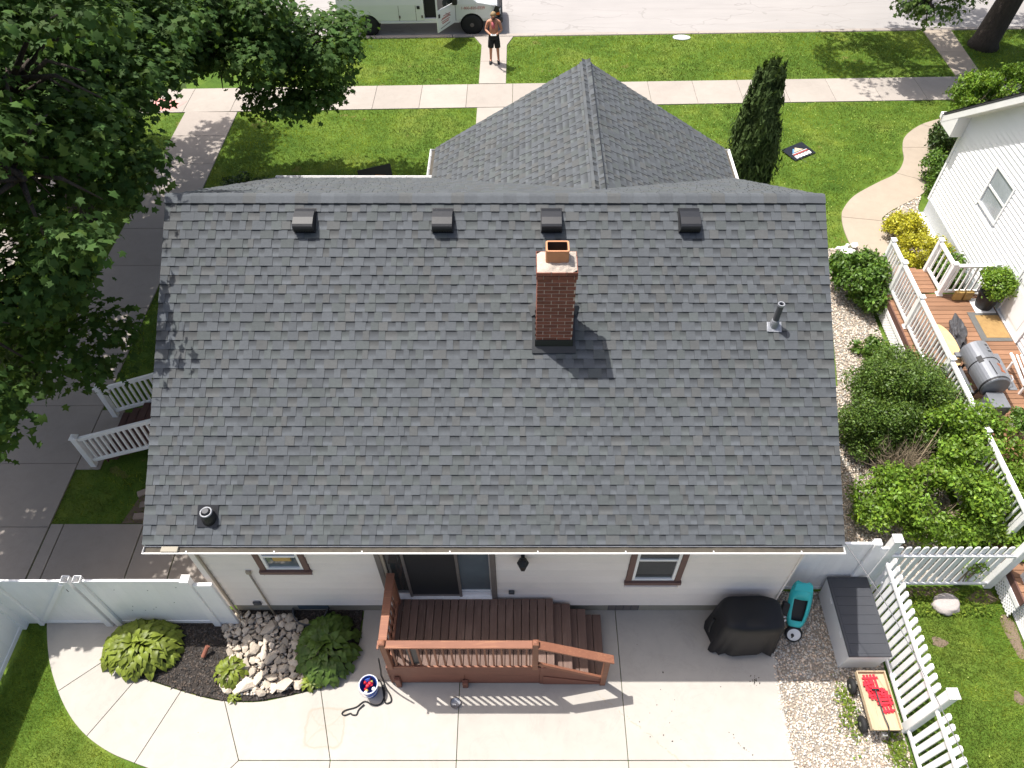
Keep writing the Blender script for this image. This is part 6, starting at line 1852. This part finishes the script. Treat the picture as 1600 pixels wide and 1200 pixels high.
shrub('shrub','green shrub along the winding path at the neighbour corner',(12.0,18.6,0),[((12.0,18.6,.42),(.42,.6,.46)),((11.85,18.05,.3),(.32,.32,.32))],5000,.08,M['shrubleaf'],51)
shrub('shrub','reddish green shrub in the shade by the front left roof corner',(-7.6,17.2,0),[((-7.5,17.2,.5),(.75,.6,.55))],3200,.08,M['darkleaf'],52)
shrub('planter_plant','green plant spilling from the stone planter',(10.12,9.05,.86),[((10.12,9.05,.98),(.28,.28,.16))],1300,.07,M['shrubleaf'],53,cat='plant',zmin=.8)
shrub('weed','leafy weed poking through the white picket fence',(8.05,6.08,0),[((8.05,6.0,.75),(.16,.12,.18))],220,.07,M['brightleaf'],54,cat='plant',zmin=.1)
# dead twiggy bush
bt=thing('bare_bush','leafless twiggy bush between the olive shrub and the bright shrub','bush',(7.65,8.15,0))
rn=random.Random(9); mb=MB()
for i in range(190):
    a=rn.uniform(0,6.28); q=rn.uniform(.1,.85); h=rn.uniform(.5,1.3)
    b0=Vector((7.5+rn.uniform(-.12,.12),8.2+rn.uniform(-.12,.12),0)); e=Vector((7.5+q*1.05*math.cos(a),8.3+q*.85*math.sin(a),h))
    m1=b0.lerp(e,.55)+Vector((rn.uniform(-.08,.08),rn.uniform(-.08,.08),rn.uniform(.02,.15)))
    mb.tube([b0,m1,e],[.010,.006,.002],4,cap=False)
    for _ in range(2):
        s0=m1.lerp(e,rn.uniform(.1,.8)); mb.tube([s0,s0+Vector((rn.uniform(-.16,.16),rn.uniform(-.16,.16),rn.uniform(.02,.16)))],[.004,.0015],3,cap=False)
mb.tube([(7.35,7.75,.5),(8.3,8.85,1.35),(8.75,9.45,1.5)],[.012,.010,.005],5)
mb.build('twigs',M['twig'],bt)

# ------------------------------------------------------------------ grass
def blades(polys,dens,h,w,seed):
    rng=np.random.default_rng(seed); PP=[]
    for p_ in polys:
        a=abs(sum(p_[i][0]*p_[(i+1)%len(p_)][1]-p_[(i+1)%len(p_)][0]*p_[i][1] for i in range(len(p_))))/2
        PP.append(scatter(p_,int(a*dens),rng))
    P=np.vstack(PP)
    dd=np.ones(len(P))*9
    for cx,cy,a_,b_ in BARE: dd=np.minimum(dd,((P[:,0]-cx)/a_)**2+((P[:,1]-cy)/b_)**2)
    P=P[rng.random(len(P))<np.clip((dd-.35)/1.3,.06,1)]; n=len(P); ang=rng.uniform(0,6.283,n); hh=h*rng.uniform(.5,1.3,n); lean=rng.normal(0,.55,(n,2))*hh[:,None]
    dx=np.stack([np.cos(ang),np.sin(ang)],1)*w*rng.uniform(.7,1.3,n)[:,None]
    z0=np.full(n,-.035)
    A=np.column_stack([P-dx,z0]);B_=np.column_stack([P+dx,z0]);C=np.column_stack([P+lean,z0+hh])
    V=np.stack([A,B_,C],1).reshape(-1,3)
    return V,n,P,rng
def grass(name,polys,dens,h,w,seed,label):
    V,n,P,rng=blades(polys,dens,h,w,seed)
    pat=np.array([noise.noise(Vector((p[0]*.5,p[1]*.5,seed)))+.6*noise.noise(Vector((p[0]*.35,p[1]*2.6,seed+5)))+.5*noise.noise(Vector((p[0]*2.1,p[1]*2.1,3))) for p in P])
    t=rng.uniform(.7,1.3,n)*(1+.6*pat); y=np.clip(rng.random(n)**4*.9+.35*pat,0,1)
    cols=np.stack([t*(1+.75*y),t*(1+.18*y),t*(1-.1*y)],1)
    me=big_mesh(name,V,np.arange(3*n).reshape(-1,3),cols)
    return tag(link(name,me,M['grass']),label,'grass',kind='stuff')
front=[[(-9.2,14.2),(-5.6,14.2),(-5.6,14.6),(-2.1,14.6),(-2.0,15.4),(-1.47,15.6),(-1.47,22.6),(-9.2,22.36)],
       [(-.09,15.6),(4.7,15.5),(4.75,12.5),(7.4,12.7),(7.85,15.5),(8.72,15.6),(8.76,16.5),(8.98,17.3),(9.5,17.95),(10.33,18.56),(11.02,19.05),(11.45,19.66),(11.65,20.35),(11.96,21.0),(12.7,21.68),(13.68,22.1),(14.15,23.08),(-.09,22.63)]]
verge=[[(-9.2,23.95),(-1.48,24.15),(-1.48,26.9),(-1.8,27.5),(-9.2,27.35)],[(-.51,24.2),(14.96,24.66),(14.96,28.02),(-.25,27.55),(-.51,26.9)],[(16.0,24.7),(22,24.9),(22,28.25),(16.1,28.05)]]
left=[[(-13.25,5),(-10.95,5),(-10.95,22.2),(-13.25,22.1)],[(-9.2,7.3),(-7.6,7.3),(-7.7,8.6),(-8.7,8.6),(-9.2,8.5)],[(-9.2,10.15),(-5.4,10.15),(-5.4,14.2),(-9.2,14.2)],[(-7.7,7.3),(-7.2,7.3),(-7.0,8.5),(-7.7,8.6)]]
back_l=[[(-8.78,2.0),(-5.4,2.0),(-5.65,2.78),(-6.2,2.95),(-6.65,3.12),(-7.1,3.36),(-7.48,3.66),(-7.86,4.08),(-8.22,4.62),(-8.52,5.18),(-8.78,5.2)]]
back_r=[[(6.34,1.5),(8.83,1.5),(8.83,5.9),(6.34,5.9)]]
BARE=[(8.70,5.05,.09,.40),(8.78,4.3,.06,.5),(7.35,4.95,.11,.07),(8.35,4.0,.07,.08),(8.45,5.78,.22,.10),(7.3,5.88,.7,.07)]
bs=MB()
for i,(cx,cy,a_,b_) in enumerate(BARE):
    bs.prism([(cx+a_*1.25*math.cos(t_)*(1+.25*math.sin(3*t_+i)),cy+b_*1.25*math.sin(t_)*(1+.2*math.cos(2*t_+i))) for t_ in np.linspace(0,6.0,16)],-.05,-.026+.001*i)
bs=bs.build('bare_soil',M['earth']); bs['kind']='structure'
grass('front_lawn_grass',front,850,.055,.009,61,'mown green grass of the front lawn')
grass('verge_grass',verge,700,.06,.010,62,'patchy green grass of the verge along the street')
grass('side_grass',left,420,.06,.010,63,'shaded grass beside the long left walk')
grass('back_grass',back_l,3800,.05,.0042,64,'mown grass in the lower left corner by the curved patio edge')
grass('gravel_tufts',[[(5.30,3.35),(5.47,3.3),(5.50,4.0),(5.42,4.15),(5.32,3.9)],[(5.90,2.6),(6.18,2.5),(6.18,3.36),(5.95,3.36)]],2200,.07,.005,66,'grass tufts creeping into the gravel beside the wagon')
grass('neighbour_grass',back_r,3200,.065,.0048,65,'tufty green grass right of the white picket fence')
wd=[[(4.95,3.1),(5.5,3.1),(5.52,4.1),(5.35,4.2)],[(5.85,2.2),(6.2,2.2),(6.2,3.35),(5.9,3.35)],[(6.35,5.4),(8.5,5.4),(8.5,5.92),(6.35,5.92)]]
rng=np.random.default_rng(70); P=np.array([5.40,3.80])+rng.normal(0,1,(240,2))*np.array([.09,.26]); P=np.vstack([P,np.array([6.03,3.05])+rng.normal(0,1,(420,2))*np.array([.09,.30]),scatter(wd[2],900,rng)])
Pz=np.column_stack([P,np.full(len(P),.02)+rng.uniform(0,.05,len(P))])
o=leaf_field('weeds',Pz,np.tile([0,0,1.],(len(P),1))+rng.normal(0,.5,(len(P),3)),.05*rng.uniform(.6,1.6,len(P)),DIA_V,DIA_F,leaf_cols(len(P),rng,.7,1.3,.3),M['grass'],None,rng=rng)
tag(o,'low weeds creeping into the gravel and under the picket fence','weeds',kind='stuff')
fl=np.vstack([scatter(front[1],700,rng),scatter(verge[1],300,rng),scatter(back_r[0],25,rng)])
Pz=np.column_stack([fl,np.full(len(fl),.025)])
o=leaf_field('clover_flowers',Pz,np.tile([0,0,1.],(len(fl),1))+rng.normal(0,.3,(len(fl),3)),np.full(len(fl),.035),DIA_V,DIA_F,np.full((len(fl),3),3.0)*np.array([1.6,1.15,2.6]),M['grass'],None,rng=rng)
tag(o,'pale clover flowers dotted over the lawns','flowers',kind='stuff')
# ------------------------------------------------------------------ van
VA=math.atan(SK)
van=thing('van','white cargo van parked at the street with its front door open','van',(-3.75,sy(-3.75,27.93),-.10),rot=VA)
# local: x along the van (front +x), y away from the camera, near side at y=0, z up; wheels at x=-1.9 and x=1.92
stn=[(-2.95,.55,.50,1.95,.05),(-2.93,.50,.45,2.02,.03),(-2.0,.47,.45,2.05,.0),(0.6,.47,.45,2.05,.0),(1.30,.47,.45,2.03,.0),(1.62,.47,.45,1.72,.0),(2.05,.47,.45,1.30,.0),(2.12,.47,.45,1.24,.02),(2.62,.48,.45,1.14,.05),(2.86,.50,.48,1.02,.12),(2.90,.60,.5,.92,.16)]
def vsec(x,zb,_,zt,ins):
    W=2.0; tb=.10 if zt>1.5 else .07
    belt=min(1.12,zt-.10)
    tum=.10*max(0,(zt-belt))/.95
    pts=[(ins+.05,zb),(ins,zb+.12),(ins,belt),(ins+tum,zt-tb),(ins+tum+.10,zt)]
    pts+=[(W-a,b) for a,b in reversed(pts)]
    return [(x,a,b) for a,b in pts]
V=[];F=[]
for s in stn: V+=vsec(*s)
k=10
for i in range(len(stn)-1):
    for j in range(k): F.append((i*k+j,i*k+(j+1)%k,(i+1)*k+(j+1)%k,(i+1)*k+j))
F.append(tuple(range(k))); F.append(tuple((len(stn)-1)*k+j for j in range(k-1,-1,-1)))
bm=bmesh.new()
vs=[bm.verts.new(v) for v in V]
for f in F: bm.faces.new([vs[i] for i in f])
bmesh.ops.recalc_face_normals(bm,faces=bm.faces)
me=bpy.data.meshes.new('van_body'); bm.to_mesh(me); bm.free()
body=bpy.data.objects.new('body',me); COL.objects.link(body)
cut=MB()
for wx in (-1.9,1.92):
    cut.lathe([(.43,-.3),(.43,.32)],(wx,0,.37),28,axis=(0,1,0)); cut.lathe([(.43,1.68),(.43,2.3)],(wx,0,.37),28,axis=(0,1,0))
cut.box(.20,1.28,-.2,.9,.62,1.80)          # doorway of the open front door
cm=bpy.data.objects.new('cut',cut.mesh('cut')); COL.objects.link(cm)
md=body.modifiers.new('b','BOOLEAN'); md.object=cm; md.operation='DIFFERENCE'; md.solver='EXACT'
bpy.context.view_layer.update()
me2=bpy.data.meshes.new_from_object(body.evaluated_get(bpy.context.evaluated_depsgraph_get()))
body.modifiers.clear(); body.data=me2; bpy.data.objects.remove(cm)
me2.materials.clear(); me2.materials.append(M['vanwhite']); body.parent=van
md=body.modifiers.new('bevel','BEVEL'); md.width=.02; md.segments=2; md.limit_method='ANGLE'; md.angle_limit=R(25)
def vp(name,mb,mat,par=van,bevel=0,smooth=False):
    o=mb.build(name,mat,None,bevel=bevel,smooth=smooth); o.parent=par; return o
vp('interior',MB().box(.22,1.26,.10,.88,.58,1.75),M['vandark'])
for wx in (-1.9,1.92):
    for y in (.14,1.86):
        sgn=-1 if y<1 else 1
        vp('wheel_well',MB().lathe([(.425,-.13),(.425,.13)],(wx,y+(.12 if y<1 else -.12),.37),24,axis=(0,1,0)),M['vandark'])
        w=vp('wheel',MB().lathe([(.20,-.11),(.33,-.12),(.365,-.09),(.37,0),(.365,.09),(.33,.12),(.20,.11)],(wx,y-.02 if y<1 else y+.02,.37),30,axis=(0,1,0)),M['rubber'],smooth=True)
        vp('rim',MB().lathe([(.21,.02),(.21,.085),(.17,.06),(.09,.075),(.07,.12),(0,.125)],(wx,y-.02 if y<1 else y+.02,.37),20,axis=(0,sgn,0)),M['rim'] if wx<0 else M['graytrim'],w)
        for q in range(8):
            a=q*math.pi/4; c=Vector((wx+.13*math.cos(a),y+sgn*.085-(.02 if y<1 else -.02),.37+.13*math.sin(a)))
            vp('rim_hole',MB().lathe([(.026,-.004),(.026,.004)],c,8,axis=(0,1,0)),M['black'],w)
for x in (-.72,-.10):                      # side door seams
    vp('door_seam',MB().box(x-.008,x+.008,-.004,.004,.56,1.10),M['graytrim'])
vp('door_seam',MB().box(-2.35,-2.334,-.004,.004,.85,1.10),M['graytrim'])
vp('body_crease',MB().box(-2.7,.18,-.006,.003,.84,.852),M['greyplastic'])
vp('sill_trim',MB().box(-1.42,1.45,-.008,.03,.475,.53),M['greyplastic'])
vp('handle',MB().box(-.05,.06,-.03,.0,.98,1.09),M['black'],bevel=.01)
for x in (-.70,.12): vp('hinge',MB().box(x-.03,x+.03,-.02,.004,.66,.75),M['graytrim'])
# open door, hinged at x=1.30
hx=1.30; da=math.atan2(-.9,-.62); dd=Vector((math.cos(da),math.sin(da),0)); dn=Vector((-dd.y,dd.x,0))
H0=Vector((hx,-.02,0)); DW=1.06
def dpt(s,z,n_=0): return H0+dd*s+dn*n_+Vector((0,0,z))
dpanel=MB().extr([dpt(0,.52),dpt(DW,.52),dpt(DW,1.28),dpt(.0,1.22)],dn*.05)
vd=vp('front_door',dpanel,M['vanwhite'],bevel=.01)
fr=MB(); fr.bar(dpt(.0,1.22,.025),dpt(.42,1.85,.025),.06,.05); fr.bar(dpt(.42,1.85,.025),dpt(DW-.02,1.88,.025),.06,.05); fr.bar(dpt(DW-.03,1.26,.025),dpt(DW-.03,1.88,.025),.06,.05)
vp('window_frame',fr,M['vanwhite'],vd)
vp('window_glass',MB().extr([dpt(.04,1.26,.02),dpt(DW-.05,1.28,.02),dpt(DW-.05,1.85,.02),dpt(.43,1.83,.02)],dn*.008),M['glass'],vd)
ndir=dn if dn.y>0 else -dn
sgn=1 if dn.dot(Vector((0,-1,0)))>0 else -1
out=.052 if sgn>0 else -.002
vp('handle',MB().extr([dpt(DW-.14,1.02,out),dpt(DW-.06,1.02,out),dpt(DW-.06,1.14,out),dpt(DW-.14,1.14,out)],dn*(.02*sgn)),M['black'],vd)
vp('mirror',MB().box(hx-.05,hx+.14,-.32,-.10,1.22,1.48),M['black'],van,bevel=.03)
# logo lines and lettering on the door: both faces of the same panel stay plain except the outer one
for i,(a,b,c,d,mt) in enumerate(((.30,.86,.58,1.06,'logo_grey'),(.30,.98,.72,1.0,'logo_red'),(.34,.94,.80,.93,'logo_red'),(.30,.90,.86,.90,'logo_red'),(.36,.82,.84,.82,'logo_red'),(.42,.76,.80,.76,'logo_red'),(.34,.66,.90,.62,'logo_grey'))):
    vp('printed_stroke',MB().bar(dpt(a,b,out),dpt(c,d,out),.004,.022 if i<5 else .03,up=(0,0,1)),M[mt],vd)
tm=text_mesh('1-800-820-0229',.135)
o=bpy.data.objects.new('phone_lettering',tm); COL.objects.link(o); tm.materials.append(M['logo_red']); o.parent=van
o.matrix_basis=Matrix.Translation((1.98,-.006,.985))@Matrix.Rotation(R(90),4,'X')
vp('fender_seam',MB().box(1.335,1.35,-.004,.004,.55,1.2),M['graytrim'])
vp('windscreen',MB().extr([(1.40,.20,1.955),(1.40,1.80,1.955),(2.06,1.86,1.315),(2.06,.14,1.315)],(.012,0,.012)),M['glass'])
vp('grille',MB().box(2.80,2.97,.12,1.88,.62,.97),M['black'],bevel=.03)
for i in range(5): vp('grille_bar',MB().box(2.955,2.985,.30,1.70,.66+i*.06,.68+i*.06),M['graytrim'])
vp('bumper',MB().box(2.62,3.06,.02,1.98,.40,.62),M['black'],bevel=.05)
for y in (.10,1.72): vp('headlamp',MB().box(2.84,2.99,y,y+.18,.70,.90),M['glass_pale'],bevel=.02)
vp('indicator',MB().extr([(2.70,.055,.70),(2.95,.10,.70),(2.95,.10,.80),(2.74,.055,.76)],(0,-.02,.0)),M['orange'])
vp('cowl_guard',MB().extr([(2.66,.02,.66),(2.93,.10,.66),(2.93,.10,.97),(2.80,.06,1.05)],(0,-.012,0)),M['black'])
vp('bonnet_seam',MB().box(2.10,2.80,.06,.075,1.02,1.04),M['graytrim'])
for y in (.3,1.7): vp('rear_lamp',MB().box(-2.97,-2.93,y-.1,y+.1,.9,1.3),M['logo_red'])

# ------------------------------------------------------------------ person
PX,PY=-.95,25.60
pe=thing('person','shirtless person in black shorts holding a white controller on the front walk','person',(PX,PY,0),rot=0.0)
def skin_obj(name,verts,edges,rads,mat,parent,sub=2,root=0):
    me=bpy.data.meshes.new(name); me.from_pydata(verts,edges,[])
    o=bpy.data.objects.new(name,me); COL.objects.link(o); o.parent=parent
    md=o.modifiers.new('skin','SKIN'); md.use_smooth_shade=True
    sk=me.skin_vertices[0] if me.skin_vertices else None
    if sk is None:
        bpy.context.view_layer.objects.active=o; o.select_set(True); bpy.ops.mesh.customdata_skin_add(); sk=me.skin_vertices[0]
    for i,r in enumerate(rads):
        sk.data[i].radius=r if hasattr(r,'__len__') else (r,r)
        sk.data[i].use_root=(i==root)
    s=o.modifiers.new('sub','SUBSURF'); s.levels=sub; s.render_levels=sub
    me.materials.append(mat); return o
# facing the camera (-y)
J={'pel':(0,0,.96),'wst':(0,-.01,1.08),'bel':(0,-.03,1.17),'chs':(0,.0,1.34),'nkb':(0,.015,1.47),'nk':(0,-.01,1.53),'hd1':(0,-.035,1.60),'hd2':(0,-.05,1.68),'hd3':(0,-.045,1.735),
   'sl':(-.19,.01,1.42),'el':(-.275,-.04,1.17),'wl':(-.12,-.28,1.13),'hl':(-.05,-.335,1.13),'sr':(.19,.01,1.42),'er':(.275,-.04,1.17),'wr':(.12,-.28,1.13),'hr':(.05,-.335,1.13),
   'il':(-.10,0,.90),'kl':(-.12,-.02,.50),'al':(-.13,.03,.10),'tl':(-.145,-.12,.045),'ir':(.10,0,.90),'kr':(.12,-.02,.50),'ar':(.14,.03,.10),'tr':(.165,-.12,.045)}
nm=list(J); ix={k_:i for i,k_ in enumerate(nm)}
E_=[('pel','wst'),('wst','bel'),('bel','chs'),('chs','nkb'),('nkb','nk'),('nk','hd1'),('hd1','hd2'),('hd2','hd3'),('nkb','sl'),('sl','el'),('el','wl'),('wl','hl'),('nkb','sr'),('sr','er'),('er','wr'),('wr','hr'),
    ('pel','il'),('il','kl'),('kl','al'),('al','tl'),('pel','ir'),('ir','kr'),('kr','ar'),('ar','tr')]
RD={'pel':(.155,.115),'wst':(.165,.125),'bel':(.17,.14),'chs':(.165,.12),'nkb':(.10,.07),'nk':.058,'hd1':(.075,.085),'hd2':(.082,.10),'hd3':(.06,.075),'sl':.068,'el':.045,'wl':.032,'hl':(.042,.02),'sr':.068,'er':.045,'wr':.032,'hr':(.042,.02),
    'il':.085,'kl':.058,'al':.04,'tl':.035,'ir':.085,'kr':.058,'ar':.04,'tr':.035}
verts=[J[q] for q in nm]; rads=[RD[q] for q in nm]; edges=[(ix[a],ix[b]) for a,b in E_]
bd=skin_obj('body',verts,edges,rads,M['skin'],pe,2,0)
hd=MB()
for s in (-1,1):
    base=Vector((s*.05,-.335,1.13))
    for i in range(4):
        y0=-.375+i*.021; L_=(.055,.065,.062,.05)[i]
        p0=base+Vector((-s*.005,y0+.335+.01,.0)); hd.tube([p0,p0+Vector((-s*L_*.55,-.01,.012)),p0+Vector((-s*L_*.8,-.012,-.012))],[.0095,.009,.007],6)
    hd.tube([base+Vector((s*.01,.02,.012)),base+Vector((-s*.015,.0,.035)),base+Vector((-s*.03,-.02,.038))],[.011,.010,.008],6)
o=hd.build('fingers',M['skin'],None,smooth=True); o.parent=pe
fc=MB()
for s in (-1,1):
    fc.lathe([(0,-.03),(.02,-.015),(.022,.01),(0,.03)],(s*.083,-.03,1.655),8)
fc.tube([(0,-.135,1.675),(0,-.158,1.645),(0,-.138,1.635)],[.010,.016,.012],6)
o=fc.build('face_features',M['skin'],None,smooth=True); o.parent=pe
ey=MB()
for s in (-1,1): ey.lathe([(0,-.010),(.010,0),(0,.010)],(s*.032,-.135,1.68),8)
o=ey.build('eyes',M['black'],None); o.parent=pe
mo=MB().tube([(-.025,-.135,1.612),(0,-.142,1.608),(.025,-.135,1.612)],.006,5).build('mouth',M['logo_red'],None); mo.parent=pe
def dome(name,c,r,zlo,mat,par):
    pr=[(math.cos(a)*1.0,math.sin(a)) for a in np.linspace(zlo,math.pi/2,7)]
    o=MB().lathe([(max(a,.0001)*r[0],b*r[2]) for a,b in pr],c,16,sx=1,sy=r[1]/r[0]).build(name,mat,None,smooth=True); o.parent=par; return o
dome('hair',(0,-.035,1.69),(.092,.108,.085),-.15,M['hair'],pe)
bdm=MB().tube([(-.07,-.07,1.61),(-.045,-.115,1.575),(0,-.135,1.56),(.045,-.115,1.575),(.07,-.07,1.61)],[.022,.03,.036,.03,.022],8).build('beard',M['beard'],None,smooth=True); bdm.parent=pe
cl=MB().tube([(-.02,-.125,1.47),(-.01,-.155,1.38),(.0,-.185,1.28)],[.04,.06,.05],8).build('cloth_at_chest',M['cloth_pink'],None,smooth=True); cl.parent=pe
sh=MB()
sh.lathe([(.175,0),(.185,.06),(.175,.16),(.168,.17)],(0,-.005,.86),20,sx=1,sy=.78)
for s in (-1,1): sh.tube([(s*.085,0,.93),(s*.10,-.005,.75),(s*.118,-.02,.56)],[.10,.108,.102],14)
o=sh.build('shorts',M['cloth_black'],None,smooth=True); o.parent=pe
for s in (-1,1):
    so=MB().tube([(s*.13,.075,.045),(s*.135,.02,.06),(s*.145,-.08,.05),(s*.158,-.17,.038)],[.038,.05,.048,.03],10).build('shoe',M['shoe'],None,smooth=True); so.parent=pe
ct=thing('controller','white drone controller held in the hands of the shirtless person','controller',(PX,PY-.36,1.15))
MB().box(PX-.095,PX+.095,PY-.43,PY-.33,1.135,1.17).build('casing',M['white'],ct,bevel=.012,seg=2)
MB().box(PX-.05,PX+.05,PY-.40,PY-.35,1.1705,1.176).build('screen',M['black'],ct)
for s in (-1,1): MB().lathe([(.012,0),(.006,.01),(.008,.03),(0,.032)],(PX+s*.065,PY-.38,1.17),8).build('stick',M['black'],ct)
